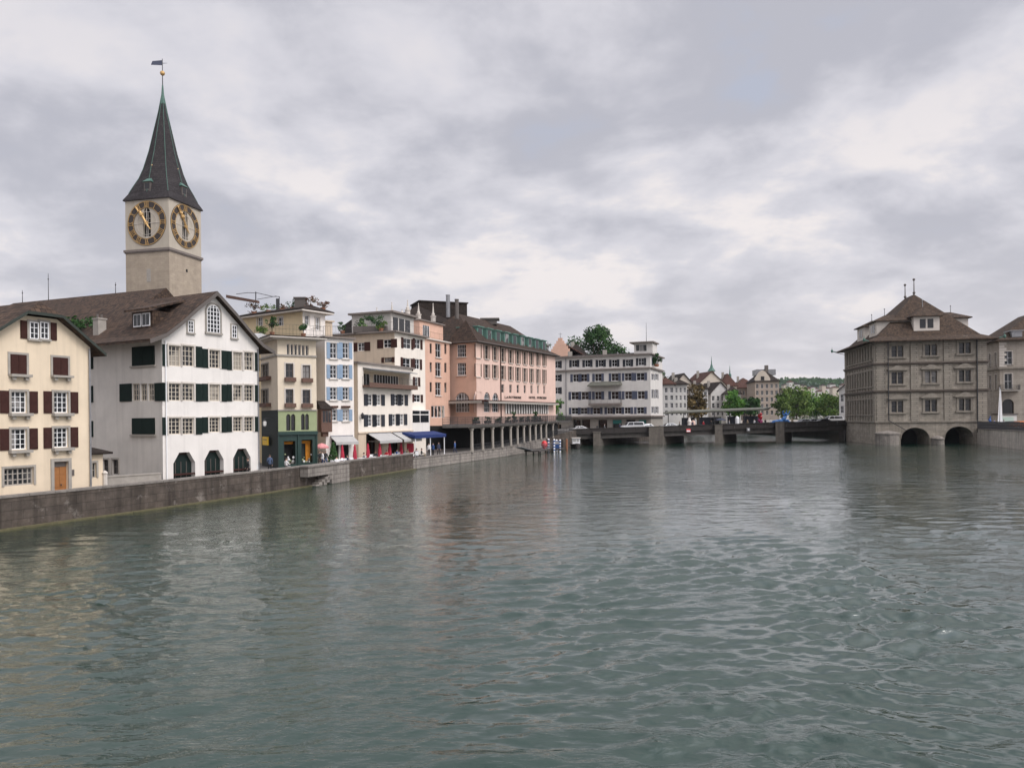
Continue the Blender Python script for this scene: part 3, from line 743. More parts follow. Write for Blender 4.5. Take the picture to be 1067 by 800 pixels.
T=thing('council_quay_wall','streaked pale stone river wall beside the council hall with iron railing','wall',(91.8,149.7,0))
k=MB(); wall_run(k,RQ,-1.5,lambda i:2.9 if i==0 else 3.0,.6,1); part('wall',k,M['council_quay'],T)
k=MB(); coping_run(k,RQ,lambda i:(2.9 if i==0 else 3.0)+.002,-.1,.6,.16,1); part('coping',k,M['coping'],T)
k=MB()
a=Vector((91.8,149.7)); 
pts=[(91.9,149.4,3.07),(83.1,122.8,3.17),(75.2,98,3.17)]; railing(k,pts,1.35,.2,.04,2); part('railing',k,M['metal'],T)

# landing steps jutting from the parapet wall
T=thing('landing_steps','pale stone landing with a stair slanting down the river wall','steps',(-18.6,70,0))
F=Face((-19.35,67.4),(16/3.2-1.8,11)) ; F=Face((-19.3,67.6),(3.2,11)); 
k=MB(); k.fbox(F,.6,8.2,.03,.85,.95,1.80); k.fbox(F,4.8,8.2,.03,.85,-1,.95); part('landing',k,M['quay_pale'],T)
k=MB()
for i in range(7): k.fbox(F,.9+i*.55,1.55+i*.55+.2,.03,.80,-.55+.95-(i*.0)-.21*(6-i) ,.95-.002-.21*(6-i) if i<6 else .948)
part('step_flight',k,M['quay_pale'],T)
k=MB(); k.fbox(F,.5,8.3,-.02,.93,1.803,1.94); part('coping',k,M['coping'],T)
# ------------------------------------------------------------------ cream house on the left edge
Z=zoom(0,300,3.2)
F=face_px(94.7,50,(.45,1)); F.o=F.o-F.t*0
smid=F.sz(*Z(135,300))[0]; sR=0.0; sL=2*smid
ze=F.sz(*Z(302,197))[1]; zc=F.sz(*Z(187,104))[1]; sC=F.sz(*Z(190,100))[0]
T=thing('cream_house','cream plastered gable house with maroon shutters and an oak door','house',F.p(smid,0,1.1))
def sh(r,**k): return window(T,F,F.zr(Z,*r),**k)
W=dict(cols=3,rows=4,fm='frame_white',trim='trim',shut='maroon',bar=.04)
# attic window sits in the gable
window(T,F,F.zr(Z,97,114,127,170),cols=2,rows=3,fm='frame_white',trim='trim',shut='maroon',sw=.40,sides='L',proud=True,bar=.04,sill='trim')
window(T,F,F.zr(Z,132,114,160,170),cols=2,rows=3,fm='frame_white',trim='trim',shut='maroon',sw=.40,sides='R',proud=True,bar=.04,sill='trim')
for r in ((33,222,88,290),(175,232,226,295)): window(T,F,F.zr(Z,*r),cols=2,rows=1,shut='maroon',closed=True,trim='trim')
for r in ((37,345,89,416),(179,347,227,416),(37,470,89,538),(179,466,227,531)): window(T,F,F.zr(Z,*r),**W,sw=.52)
window(T,F,F.zr(Z,13,599,112,658),cols=6,rows=3,fm='trim',trim='trim',gm='glass',bar=.07)
# unseen mirror of the row beyond the frame
for y0,y1 in ((345,416),(470,538)):
    pass
dr=F.zr(Z,179,578,227,680); dr=(dr[0],dr[1],1.12,dr[3]); F.holes.append((*dr,.2))
d=MB(); d.fbox(F,dr[0],dr[1],-.24,-.18,dr[2],dr[3]); door=part('door',d,M['oak'],T)
d=MB()
for i in range(2):
    for j,(a,b) in enumerate(((.06,.30),(.34,.62),(.66,.86))):
        h=dr[3]-dr[2]; a0=dr[0]+.08+i*(dr[1]-dr[0]-.1)/2; d.fbox(F,a0,a0+(dr[1]-dr[0])/2-.14,-.18,-.155,dr[2]+h*a,dr[2]+h*b)
part('door_panel',d,M['oak'],door)
d=MB(); d.fbox(F,dr[0]+.04,dr[1]-.04,-.179,-.13,dr[3]-.34,dr[3]-.04); part('transom',d,M['frame_dark'],door)
d=MB(); d.ball(F.p((dr[0]+dr[1])/2+.1,-.12,2.1),.05,6); part('handle',d,M['metal'],door)
d=MB(); d.fbox(F,dr[0]-.2,dr[0],.003,.08,dr[2],dr[3]+.2); d.fbox(F,dr[1],dr[1]+.2,.003,.08,dr[2],dr[3]+.2); d.fbox(F,dr[0],dr[1],.003,.09,dr[3],dr[3]+.2); part('surround',d,M['trim'],door)
q=MB(); q.cyl(F.p(sR-.12,.10,1.15),F.p(sR-.12,.10,ze-.15),.06,.06,8); part('drainpipe',q,M['zinc'],T)
# heavy stone window ledges
d=MB()
for r in ((28,288,98,300),(168,292,236,302),(27,417,101,430),(171,417,237,430),(27,540,100,553),(171,532,239,545)):
    a=F.zr(Z,*r); q=MB(); q.fbox(F,a[0],a[1],.003,.34,a[2]+.06,a[3]); q.fbox(F,a[0]+.15,a[0]+.35,.003,.22,a[2]-.14,a[2]+.058); q.fbox(F,a[1]-.35,a[1]-.15,.003,.22,a[2]-.14,a[2]+.058)
    part('ledge',q,M['trim'],T)
a=F.zr(Z,237,605,246,625); q=MB(); q.fbox(F,a[0],a[1],.003,.06,a[2],a[3]); part('plaque',q,M['frame_dark'],T)
w=MB(); wall_grid(w,F,sL,sR,.9,ze)
w.poly([F.p(sL,0,ze),F.p(sR,0,ze),F.p(sC,0,zc),F.p(2*smid-sC,0,zc)])
zrg=ze+(zc-ze)/(sR-sC)*(sR-smid)
LH=9.0
w.poly([F.p(sR,0,.9),F.p(sR,-LH,.9),F.p(sR,-LH,ze),F.p(sR,0,ze)]); w.poly([F.p(sL,-LH,.9),F.p(sL,0,.9),F.p(sL,0,ze),F.p(sL,-LH,ze)])
w.poly([F.p(sR,-LH,.9),F.p(sL,-LH,.9),F.p(sL,-LH,ze),F.p(smid,-LH,zrg),F.p(sR,-LH,ze)])
part('wall',w,M['cream'],T)
sl_=(zc-ze)/(sR-sC)
rf=MB(); pr=[(sL-.75,ze-sl_*.75+.1),(2*smid-sC,zc+.2),(smid,zrg+.2),(sC,zc+.2),(sR+.75,ze-sl_*.75+.1)]
ridge_roof(rf,F,pr,.55,LH+.4,.16,clip=zc+.19); roof=part('roof',rf,M['roof'],T)
vb=MB()
for (a,za),(b,zb) in ((pr[3],pr[4]),(pr[1],pr[0])):
    vb.hexa([F.p(a,.60,za-.17),F.p(b,.60,zb-.17),F.p(b,.555,zb-.17),F.p(a,.555,za-.17),F.p(a,.60,za+.03),F.p(b,.60,zb+.03),F.p(b,.555,zb+.03),F.p(a,.555,za+.03)])
vb.fbox(F,pr[1][0],pr[3][0],.555,.62,pr[1][1]-.16,pr[1][1]+.02)
part('verge_board',vb,M['verge_green'],roof)
# lean-to at its right corner
A=thing('lean_to_annex','small cream lean-to with a dark tiled roof between two big houses','annex',F.p(.9,-1,1.1))
G=Face(F.p(.02,-.6,0)[:2],F.t)
gw=G.zr(Z,307,582,321,632); gs=G.sz(*Z(343,560))[0]; gz=G.sz(*Z(325,552))[1]
window(A,G,gw,cols=1,rows=2,fm='trim',trim='trim')
w=MB(); wall_grid(w,G,0,gs,.9,gz); w.poly([G.p(gs,0,.9),G.p(gs,-4,.9),G.p(gs,-4,gz),G.p(gs,0,gz)]); part('wall',w,M['cream'],A)
w=MB(); q=[G.p(0,.35,gz-.05),G.p(gs+.5,.35,gz-.05),G.p(gs+.5,-4,gz-.05),G.p(0,-4,gz-.05)]
w.hexa(q+[G.p(0,.35,gz+.08),G.p(gs+.5,.35,gz+.08),G.p(gs*.5,-4,gz+1.0),G.p(0,-4,gz+1.0)]); part('roof',w,M['roof_dark'],A)
# little gate pier
gp=MB(); P0=at(109.5,507,51.5); gp.cyl((P0.x,P0.y,1.05),(P0.x,P0.y,2.55),.17,.15,8); gp.lathe((P0.x,P0.y,2.55),[(.19,0),(.19,.08),(.10,.16),(.02,.22)],8)
single('gate_pier',gp,M['trim_light'],'short pale stone post between the cream lean-to and the white gable house','post',(P0.x,P0.y,1.05))

# ------------------------------------------------------------------ white guild house
Z=zoom(80,290,764/210.)
F=face_px(169.3,58,(.475,.88)); Lf=F.sz(*Z(690,350))[0]
LS=24.0; tS=(-F.n.x*-1,0); t2=Vector((-F.n.x,-F.n.y))   # side wall runs back along -n
G=Face((F.o.x+t2.x*LS,F.o.y+t2.y*LS),(-t2.x,-t2.y))      # left to right ends at the corner
ze=F.sz(*Z(690,262))[1]; sM=Lf/2; za=F.sz(*Z(531,66))[1]
T=thing('white_guild_house','white gabled guild house with dark green shutters and brown tiled roof','house',F.p(sM,0,1.1))
W=dict(cols=4,rows=4,fm='frame',trim='trim_light',shut='green_dark',gm='glass_curtain',bar=.05)
def pair(x0,x1,x2,x3,y0,y1,y2,y3):
    r=F.zr(Z,x0,(y0+y1)/2-(y1-y0)/2,x3,(y0+y1)/2+(y1-y0)/2)
    return r
rows=[(255,333,272,340,280,348),(398,464,402,465,404,465),(528,591,527,583,525,580)]
for (a0,a1,b0,b1,c0,c1) in rows:
    window(T,F,F.zr(Z,348,a0,394,a1),**{**W,'cols':3},sw=.42,sides='L')
    window(T,F,F.zr(Z,400,a0+1,444,a1),**{**W,'cols':3},sw=.62,sides='R')
    window(T,F,F.zr(Z,502,b0,542,b1),**{**W,'cols':3},sw=.55)
    window(T,F,F.zr(Z,592,c0,627,c1),**{**W,'cols':3},sw=.5,sides='L')
    window(T,F,F.zr(Z,634,c0,669,c1),**{**W,'cols':3},sw=.5,sides='R')
# shutters on the camera side
W2=dict(trim=None,shut='green_dark')
window(T,G,G.zr(Z,210,257,296,330),cols=2,rows=1,closed=True,**W2,sill='trim')
window(T,G,G.zr(Z,210,529,297,591),cols=2,rows=1,closed=True,**W2,sill='trim')
window(T,G,G.zr(Z,210,399,238,464),cols=3,rows=3,fm='frame',gm='glass_curtain',shut='green_dark',sw=1.5,sides='L')
window(T,G,G.zr(Z,241,399,267,464),cols=3,rows=3,fm='frame',gm='glass_curtain')
window(T,G,G.zr(Z,270,399,296,464),cols=3,rows=3,fm='frame',gm='glass_curtain',shut='green_dark',sw=1.15,sides='R')
for y0,y1 in ((290,345),(407,471),(540,601)): window(T,G,G.zr(Z,40,y0,63,y1),cols=2,rows=1,closed=True,**W2)
window(T,G,G.zr(Z,100,686,121,742),cols=1,rows=2,fm='frame_dark',trim='trim',gm='glass_dark'); window(T,G,G.zr(Z,135,686,158,742),cols=2,rows=2,fm='frame_dark',trim='trim',gm='glass_dark')
# gable windows
window(T,F,F.zr(Z,420,161,441,206),cols=2,rows=3,fm='frame_white',trim='trim',proud=True,dp=.08,sill='trim'); window(T,F,F.zr(Z,586,178,605,226),cols=2,rows=3,fm='frame_white',trim='trim',proud=True,dp=.08,sill='trim')
s0,s1,z0,z1=F.zr(Z,492,102,541,206); zs=z1-(s1-s0)/2*1.05
out=[(s0,z0),(s0,zs)]+[((s0+s1)/2-(s1-s0)/2*math.cos(math.pi*i/12),zs+(z1-zs)*math.sin(math.pi*i/12)) for i in range(13)]+[(s1,zs),(s1,z0)]
wn=part('window',outline_panel(F,out,.03),M['glass'],T); wn['label']='tall arched gable window with white muntins'
part('frame',arch_bars(F,s0,s1,z0,zs,z1,.032,4,6,.06),M['frame_white'],wn)
q=MB()
o2=[((s0+s1)/2+((a-(s0+s1)/2)*1.16),z0+(z-z0)*1.07) for a,z in out]
for (a,za_),(b,zb_) in zip(o2[:-1],o2[1:]): q.bar(F.p(a,.06,za_),F.p(b,.06,zb_),.10)
part('surround',q,M['trim'],wn)
q=MB(); q.fbox(F,s0-.2,s1+.2,.003,.18,z0-.16,z0-.005); part('sill',q,M['trim'],wn)
# ground floor openings with clipped heads
wm=MB(); arcs=[]
for r in ((366,659,449,755),(484,651,557,750),(593,645,659,737)):
    a=F.zr(Z,*r); zb=1.12; sp=a[3]-(a[1]-a[0])*.42
    arcs.append((arch_open(wm,F,a[0],a[1],zb,sp,a[3],.45,'clip'),a,zb,sp))
wall_grid(wm,F,0,Lf,.9,ze,reveal=.16)
wm.poly([F.p(0,0,ze),F.p(Lf,0,ze),F.p(sM,0,za)])
wall=part('wall',wm,M['white_plaster'],T)
for i,(out,a,zb,sp) in enumerate(arcs):
    d=part('shop_window',outline_panel(F,out,-.45),M['shop_glass'],T)
    q=MB(); q.fbox(F,a[0]+.02,a[1]-.02,-.30,.02,zb+.72,zb+.84); part('sill',q,M['maroon'],d)
    q=MB(); k=(a[1]-a[0])*.27; q.fbox(F,a[0]+k,a[1]-k,-.44,-.30,a[3]-.16,a[3]-.03); part('red_lintel',q,M['maroon'],d)
    q=MB()
    for j in range(1,4):
        x=a[0]+(a[1]-a[0])*j/4; q.fbox(F,x-.03,x+.03,-.449,-.41,zb,sp+.1)
    part('frame',q,M['frame_dark'],d)
q=MB(); q.cyl(F.p(.28,.09,1.15),F.p(.28,.09,ze-.2),.05,.05,8); part('drainpipe',q,M['white_paint'],T)
q=MB(); q.cyl(F.p(Lf-.15,.09,1.15),F.p(Lf-.15,.09,ze-.2),.05,.05,8); part('drainpipe',q,M['zinc'],T)
# side and back walls
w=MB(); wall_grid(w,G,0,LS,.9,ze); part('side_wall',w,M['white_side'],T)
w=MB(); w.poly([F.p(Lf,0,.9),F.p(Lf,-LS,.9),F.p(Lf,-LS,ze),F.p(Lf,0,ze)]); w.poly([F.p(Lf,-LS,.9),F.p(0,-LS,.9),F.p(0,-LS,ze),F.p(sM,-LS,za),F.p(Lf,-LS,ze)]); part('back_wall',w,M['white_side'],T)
half=[(0,za+.28)]
for x,y in ((590,133),(640,194),(688,246),(735,276)):
    s,z=F.sz(*Z(x,y)); half.append((s-sM,z))
prof=[(sM-s,z) for s,z in reversed(half[1:])]+[(sM,za+.28)]+[(sM+s,z) for s,z in half[1:]]
rf=MB(); ridge_roof(rf,F,prof,.55,LS+.6,.22); roof=part('roof',rf,M['roof'],T)
vb=MB()
for i in range(len(prof)-1):
    (a,za_),(b,zb_)=prof[i],prof[i+1]
    vb.hexa([F.p(a,.60,za_-.36),F.p(b,.60,zb_-.36),F.p(b,.556,zb_-.36),F.p(a,.556,za_-.36),F.p(a,.60,za_-.03),F.p(b,.60,zb_-.03),F.p(b,.556,zb_-.03),F.p(a,.556,za_-.03)])
part('verge_board',vb,M['frame_dark'],roof)
# roof slope helper: height of the left slope at lateral s
def roofz(s):
    for (a,za_),(b,zb_) in zip(prof[:-1],prof[1:]):
        if a<=s<=b: return za_+(zb_-za_)*(s-a)/(b-a)
    return prof[0][1]
# shed dormer on the slope that faces the camera
def on_slope(px,py):
    u,v=ray(px,py); best=None
    for k in range(400,1400):
        D=k*.1; p=Vector((u*D,D,EYE+v*D)); s=(p-F.o).dot(F.t); d=(Vector((p.x,p.y,0))-F.o).dot(F.n)
        if prof[0][0]<=s<=sM and p.z<=roofz(s): return s,d,p.z
    return 0,-5,ze
sA,dA,zA=on_slope(*Z(248,190))
dh=1.45; dw=1.25
d=MB(); d.fbox(F,sA,sA+2.2,dA-dw,dA+dw,zA-.35,zA+dh-.1); dm=part('dormer',d,M['roof'],roof)
H=Face(F.p(sA-.02,dA-dw,0)[:2],F.n)
H=Face(F.p(sA-.012,dA-dw,0)[:2],(F.n.x,F.n.y))
d=MB()
for i in range(2):
    a=.2+i*1.08; d.fbox(H,a,a+.98,.0,.03,zA+.15,zA+dh-.25)
part('dormer_window',d,M['frame_white'],roof)
d=MB()
for i in range(2):
    for j in range(2): a=.27+i*1.08+j*.44; d.fbox(H,a,a+.38,.031,.042,zA+.24,zA+dh-.33)
part('dormer_pane',d,M['glass'],roof)
d=MB(); d.hexa([F.p(sA-.5,dA-dw-.3,zA+dh-.12),F.p(sA-.5,dA+dw+.3,zA+dh-.12),F.p(sA+3.0,dA+dw+.1,zA+dh+.95),F.p(sA+3.0,dA-dw-.1,zA+dh+.95),
                F.p(sA-.5,dA-dw-.3,zA+dh+.05),F.p(sA-.5,dA+dw+.3,zA+dh+.05),F.p(sA+3.0,dA+dw+.1,zA+dh+1.12),F.p(sA+3.0,dA-dw-.1,zA+dh+1.12)]); part('dormer_roof',d,M['roof'],roof)
sB,dB,zB=on_slope(*Z(76,213))
d=MB(); d.fbox(F,sB-.1,sB+.6,dB-.36,dB+.36,zB-.4,zB+1.25); d.fbox(F,sB-.16,sB+.66,dB-.42,dB+.42,zB+1.25,zB+1.37); ch=part('chimney',d,M['trim'],roof)
for i in range(2):
    d=MB(); s5=.08+i*.35; d.cyl(F.p(sB+s5,dB,zB+1.37),F.p(sB+s5,dB,zB+1.7),.10,.10,8); part('chimney_pot',d,M['frame_dark'],ch)
# roof terrace with plants, far left of the slope
sC_,dC_,zC_=on_slope(*Z(25,200))
P0=F.p(sC_+.3,dC_,zC_-.1)
TP=thing('roof_shrub','bushy green plants growing on the brown roof beside a chimney','shrub',P0)
f=MB(); foliage(f,P0+Vector((0,0,.6)),(1.6,1.6,.8),420,.16,random.Random(3),10); part('foliage',f,LEAF['deep'],TP)
f=MB(); f.cyl(P0-Vector((0,0,.3)),P0+Vector((0,0,.6)),.06,.03,6); part('stem',f,M['bark'],TP)
# low garden wall at the foot of the side
q=MB(); a=at(112,508,54.2); b=at(168,503,57.3); 
LW=Face((a.x,a.y),((b-a).x,(b-a).y)); q.fbox(LW,0,(b-a).length,-.25,0,1.05,1.95+.15); q.fbox(LW,-.02,(b-a).length,-.3,.05,2.102,2.2)
single('garden_wall',q,M['trim'],'low grey wall along the shaded side of the white gable house','wall',(a.x,a.y,1.05))

# ------------------------------------------------------------------ church: tower and nave
t1=Vector((9.57,-2.3)).normalized()
K=at(177.7,400,146); A=Face((K.x-t1.x*9.8,K.y-t1.y*9.8),(t1.x,t1.y)); B=Face((K.x,K.y),(-t1.y,t1.x))
zE=6+235.1*146/790; zC=6+(439.7-259)*146/790; WD=9.8
ctr=Vector((K.x,K.y,0))+Vector((-t1.x*WD/2-t1.y*WD/2,-t1.y*WD/2+t1.x*WD/2,0))
T=thing('church_tower','tall pale church tower with two black and gold clocks under a dark spire','tower',(ctr.x,ctr.y,8))
corners=[A.p(0,0,0),A.p(WD,0,0),B.p(WD,0,0),A.p(0,-WD,0)]
cc=[(c.x,c.y) for c in corners]
lw=MB(); prism(lw,cc,8,zC,0); part('lower_shaft',lw,M['tower_stone'],T)
def grow(k): return [(ctr.x+(x-ctr.x)*k,ctr.y+(y-ctr.y)*k) for x,y in cc]
um=MB(); hw=[]
for FF in (A,B):
    FF.holes=[]
    zc0=FF.sz(*( (154.9,232.5) if FF is A else (193.9,236.5)))[1]
    c=WD/2+ (.0 if FF is A else -.1)
    hw.append((FF,c,zc0))
    out=arch_open(um,FF,c-.85,c+.85,zc0-2.6,zc0+1.5,zc0+3.0,.5,'arc')
    wall_grid(um,FF,0,WD,zC,zE)
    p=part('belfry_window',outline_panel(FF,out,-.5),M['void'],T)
    q=MB(); q.fbox(FF,c-.08,c+.08,-.46,-.30,zc0-2.6,zc0+2.2); q.fbox(FF,c-.85,c+.85,-.46,-.34,zc0+.9,zc0+1.05); part('tracery',q,M['trim'],p)
for x,y in ((3,2),(3,0)): pass
um.poly([(*cc[2],zC),(*cc[3],zC),(*cc[3],zE),(*cc[2],zE)]); um.poly([(*cc[3],zC),(*cc[0],zC),(*cc[0],zE),(*cc[3],zE)])
part('clock_storey',um,M['tower_plaster'],T)
cn=MB(); prism(cn,grow(1.06),zC-.22,zC+.22); prism(cn,grow(1.03),zC-.45,zC-.222); part('cornice',cn,M['cornice'],T)
sk=MB(); prism(sk,grow(1.04),8,9) ; s_,z_=A.sz(171.5*1.0,0)[0],0
q=A.zr(zoom(110,170,640/120.),229,588,251,660); l_=MB(); l_.fbox(A,q[0],q[1],.003,.03,q[2],q[3]); part('slit_window',l_,M['trim'],T)
q=B.zr(zoom(110,170,640/120.),446,590,456,606); l_=MB(); l_.fbox(B,q[0],q[1],.003,.03,q[2],q[3]); part('slit_window',l_,M['void'],T)
# clocks
NUM=['XII','I','II','III','IIII','V','VI','VII','VIII','IX','X','XI']
def clock(FF,c,z):
    def pt(r,a,d): return FF.p(c+r*math.sin(a),d,z+r*math.cos(a))
    def ring(mb,r0,r1,d0,d1,n=48):
        for i in range(n):
            a,b=2*math.pi*i/n,2*math.pi*(i+1)/n
            mb.poly([pt(r0,a,d1),pt(r0,b,d1),pt(r1,b,d1),pt(r1,a,d1)][::-1]); mb.poly([pt(r1,a,d0),pt(r1,a,d1),pt(r1,b,d1),pt(r1,b,d0)]); mb.poly([pt(r0,a,d0),pt(r0,b,d0),pt(r0,b,d1),pt(r0,a,d1)])
    r=MB(); ring(r,2.95,4.35,.02,.10); cf=part('clock_face',r,M['clock_black'],T)
    r=MB(); ring(r,4.18,4.30,.101,.13); ring(r,3.0,3.08,.101,.13); 
    part('gilt_ring',r,M['gold'],cf)
    r=MB(); ring(r,2.2,2.26,.02,.06); 
    for i in range(4): r.bar(pt(.1,i*math.pi/2,.05),pt(2.95,i*math.pi/2,.05),.07)
    part('stay',r,M['trim_light'],cf)
    for h in range(12):
        a=2*math.pi*h/12; s=NUM[h]; q=MB()
        wid={'I':.30,'V':.52,'X':.52}; tot=sum(wid[k] for k in s); x=-tot/2; sc_=min(1,1.30/tot)
        up=Vector((math.sin(a),math.cos(a))); rt=Vector((math.cos(a),-math.sin(a)))
        def L(xx,yy,d=.14): v=up*(3.62+yy)+rt*(xx*sc_); return FF.p(c+v.x,d,z+v.y)
        for k in s:
            m_=x+wid[k]/2
            if k=='I': q.bar(L(m_,-.45),L(m_,.45),.085)
            if k=='V': q.bar(L(m_-.2,.45),L(m_,-.45),.08); q.bar(L(m_+.2,.45),L(m_,-.45),.06)
            if k=='X': q.bar(L(m_-.2,.45),L(m_+.2,-.45),.08); q.bar(L(m_+.2,.45),L(m_-.2,-.45),.06)
            x+=wid[k]
        q.bar(L(-tot/2,.47),L(tot/2,.47),.06); q.bar(L(-tot/2,-.47),L(tot/2,-.47),.06)
        part('numeral',q,M['gold'],cf)
    for nm,a,ln,wd,tail in (('minute_hand',R(-36),3.95,.16,1.6),('hour_hand',R(-31),2.7,.26,1.0)):
        q=MB(); b=pt(-tail,a,.25); e=pt(ln,a,.25); q.cyl(b,e,wd*.6,wd,6); q.ball(pt(ln*.72,a,.25),wd*1.7,8); q.cyl(e,pt(ln+.35,a,.25),wd*1.3,.02,6); part(nm,q,M['gold'],cf)
    q=MB(); q.cyl(pt(0,0,.1),pt(0,0,.34),.4,.34,12); part('hub',q,M['gold'],cf)
for FF,c,z in hw: clock(FF,c,z)
# spire: square eaves broached into an octagon
def ring8(rc,rm,z):
    o=[]; d=Vector((cc[0][0]-ctr.x,cc[0][1]-ctr.y)); a0=math.atan2(d.y,d.x)
    for i in range(8):
        r=rc if i%2==0 else rm; a=a0+i*math.pi/4; o.append(Vector((ctr.x+r*math.cos(a),ctr.y+r*math.sin(a),z)))
    return o
prof8=[(7.4,5.25,-.25),(7.35,5.25,0),(6.35,4.85,1.3),(5.6,4.55,2.7),(4.5,4.05,4.6),(3.7,3.55,6.6),(2.62,2.55,10.4),(1.75,1.72,14.4),(.85,.83,18.5),(.22,.22,22.0)]
sp=MB(); rings=[ring8(a,b,zE+z) for a,b,z in prof8]; sp.loft(rings); spire=part('spire',sp,M['slate'],T)
for k in range(0,8):
    q=MB()
    for r0,r1 in zip(rings[2:-1],rings[3:]): q.bar(r0[k]+Vector((0,0,.02)),r1[k]+Vector((0,0,.02)),.09)
    part('ridge_flashing',q,M['copper'],spire)
q=MB(); q.loft([ring8(.62,.62,zE+19.6),ring8(.26,.26,zE+22.2),ring8(.13,.13,zE+24)]); part('copper_tip',q,M['copper'],spire)
top=ctr+Vector((0,0,zE+24)); q=MB(); q.cyl(top-Vector((0,0,2)),top+Vector((0,0,5.3)),.11,.06,8); part('pole',q,M['metal'],spire)
q=MB(); q.ball(top+Vector((0,0,2.4)),.48,12); part('ball',q,M['gold'],spire)
q=MB(); fz=top.z+4.0; q.hexa([(top.x-2.3,top.y-.02,fz+.1),(top.x-.08,top.y-.02,fz),(top.x-.08,top.y+.02,fz),(top.x-2.3,top.y+.02,fz+.1),(top.x-2.0,top.y-.02,fz+.85),(top.x-.08,top.y-.02,fz+1.0),(top.x-.08,top.y+.02,fz+1.0),(top.x-2.0,top.y+.02,fz+.85)]); q.cyl((top.x+.1,top.y,fz+.4),(top.x+1.0,top.y,fz+.4),.06,.02,6); part('weather_vane',q,M['slate_shutter'],spire)
for FF in (A,B):
    q=MB(); z=zE+1.9; c=WD/2; q.fbox(FF,c-.75,c+.75,-3.2,-.15,z-.6,z+1.4); dm=part('dormer',q,M['frame_dark'],spire)
    q=MB(); q.fbox(FF,c-.5,c+.5,-.149,-.10,z,z+1.1); part('shutter',q,M['metal'],dm)
    q=MB(); P=FF.p; ap=P(c,-1.6,z+4.3); bs=[P(c-.95,.1,z+1.4),P(c+.95,.1,z+1.4),P(c+.95,-3.2,z+1.4),P(c-.95,-3.2,z+1.4)]; md=[P(c-.4,-.9,z+2.3),P(c+.4,-.9,z+2.3),P(c+.4,-2.3,z+2.3),P(c-.4,-2.3,z+2.3)]
    q.loft([bs,md,[ap+Vector((.02*i,.01*i,0)) for i in range(4)]]); part('dormer_roof',q,M['copper'],dm)
    q=MB(); q.cyl(ap,ap+Vector((0,0,.9)),.05,.03,6); q.ball(ap+Vector((0,0,.7)),.22,8); part('ball',q,M['gold'],dm)
# nave behind the white house
N0=at(14,316,146); N1=at(134,304,134)
NF=Face((N0.x,N0.y),((N1-N0).x,(N1-N0).y)); LN=(N1-N0).length+9; zt=N0.z
T=thing('church_nave','long church nave whose brown roof ridge shows beside the tower','church',(N0.x,N0.y,8))
q=MB(); q.fbox(NF,0,LN,-8,12,8,zt-8.2); part('wall',q,M['tower_plaster'],T)
q=MB(); P=NF.p
e=[(14,zt-10.0),(0,zt+.0),(-10,zt-8)]
zs_=lambda s: (N1.z-N0.z)*s/(N1-N0).length
for (d0,z0),(d1,z1) in zip(e[:-1],e[1:]):
    d0b,d1b=d0,d1
    q.poly([P(0 if d0==0 else -8,d0,z0),P(LN,d0,z0+zs_(LN)),P(LN,d1,z1+zs_(LN)),P(0 if d1==0 else -8,d1,z1)])
q.poly([P(-8,14,zt-10),P(0,0,zt),P(-8,-10,zt-8)]); q.poly([P(LN,-10,zt-8+zs_(LN)),P(LN,0,zt+zs_(LN)),P(LN,14,zt-10+zs_(LN))])
rf=part('roof',q,M['roof'],T)
for px,h in ((23.4,2.6),(50.5,5.2),(120.5,2.2)):
    s=NF.sz(px,310)[0]; q=MB(); b=P(s,0,zt+zs_(s)-.3); q.cyl(b,b+Vector((0,0,h)),.07,.04,6); q.ball(b+Vector((0,0,h*.8)),.14,6); part('roof_finial',q,M['metal'],rf)
def plain_walls(T, corners, z0, z1, faces, m, name='wall'):
    """faces: {edge index: Face with holes}; other edges plain. corners ccw, edge i from corner i to i+1"""
    w=MB(); n=len(corners)
    for i in range(n):
        a=corners[i]; b=corners[(i+1)%n]
        if i in faces: wall_grid(w,faces[i],0,(Vector(b)-Vector(a)).length,z0,z1)
        else: w.poly([(a[0],a[1],z0),(b[0],b[1],z0),(b[0],b[1],z1),(a[0],a[1],z1)])
    w.poly([(x,y,z1-.01) for x,y in corners])
    return part(name,w,m,T)
def xy(v): return (v.x,v.y)
def rectc(F,s0,s1,d0,d1): return [xy(F.p(s0,d1,0)),xy(F.p(s1,d1,0)),xy(F.p(s1,d0,0)),xy(F.p(s0,d0,0))]
def edges(c,i): return Face(c[i],(c[(i+1)%4][0]-c[i][0],c[(i+1)%4][1]-c[i][1]))

# ------------------------------------------------------------------ cream and green corner shop
Z=zoom(230,290,800/210.)
F=face_px(289.8,78,(.83,.55)); Wd=F.sz(329.7,400)[0]; DP=6.2
c=rectc(F,0,Wd,-DP,0); G=Face(c[3],(c[0][0]-c[3][0],c[0][1]-c[3][1]))
zt=F.sz(*Z(228,238))[1]; zg=F.sz(*Z(228,522))[1]; zs=F.sz(*Z(235,608))[1]
T=thing('corner_shop_house','narrow cream corner house with lime green storey and dark green shopfront','house',F.p(Wd/2,0,1.1))
for i in range(6):
    x=262+i*15.0; window(T,F,F.zr(Z,x,260+i*1.2,x+11.5,304+i*1.2),cols=1,rows=1,fm='trim_light',gm='glass_dark')
for r in ((257,338,288,394),(324,345,355,397),(257,440,288,496),(324,442,355,497)):
    window(T,F,F.zr(Z,*r),cols=2,rows=2,fm='frame_dark',trim='trim_light',bar=.06)
    a=F.zr(Z,r[0]-4,r[3],r[2]+8,r[3]+16); q=MB(); q.fbox(F,a[0],a[1],.003,.35,a[2],a[3]); part('window_box',q,M['brown_box'],T)
up=MB()
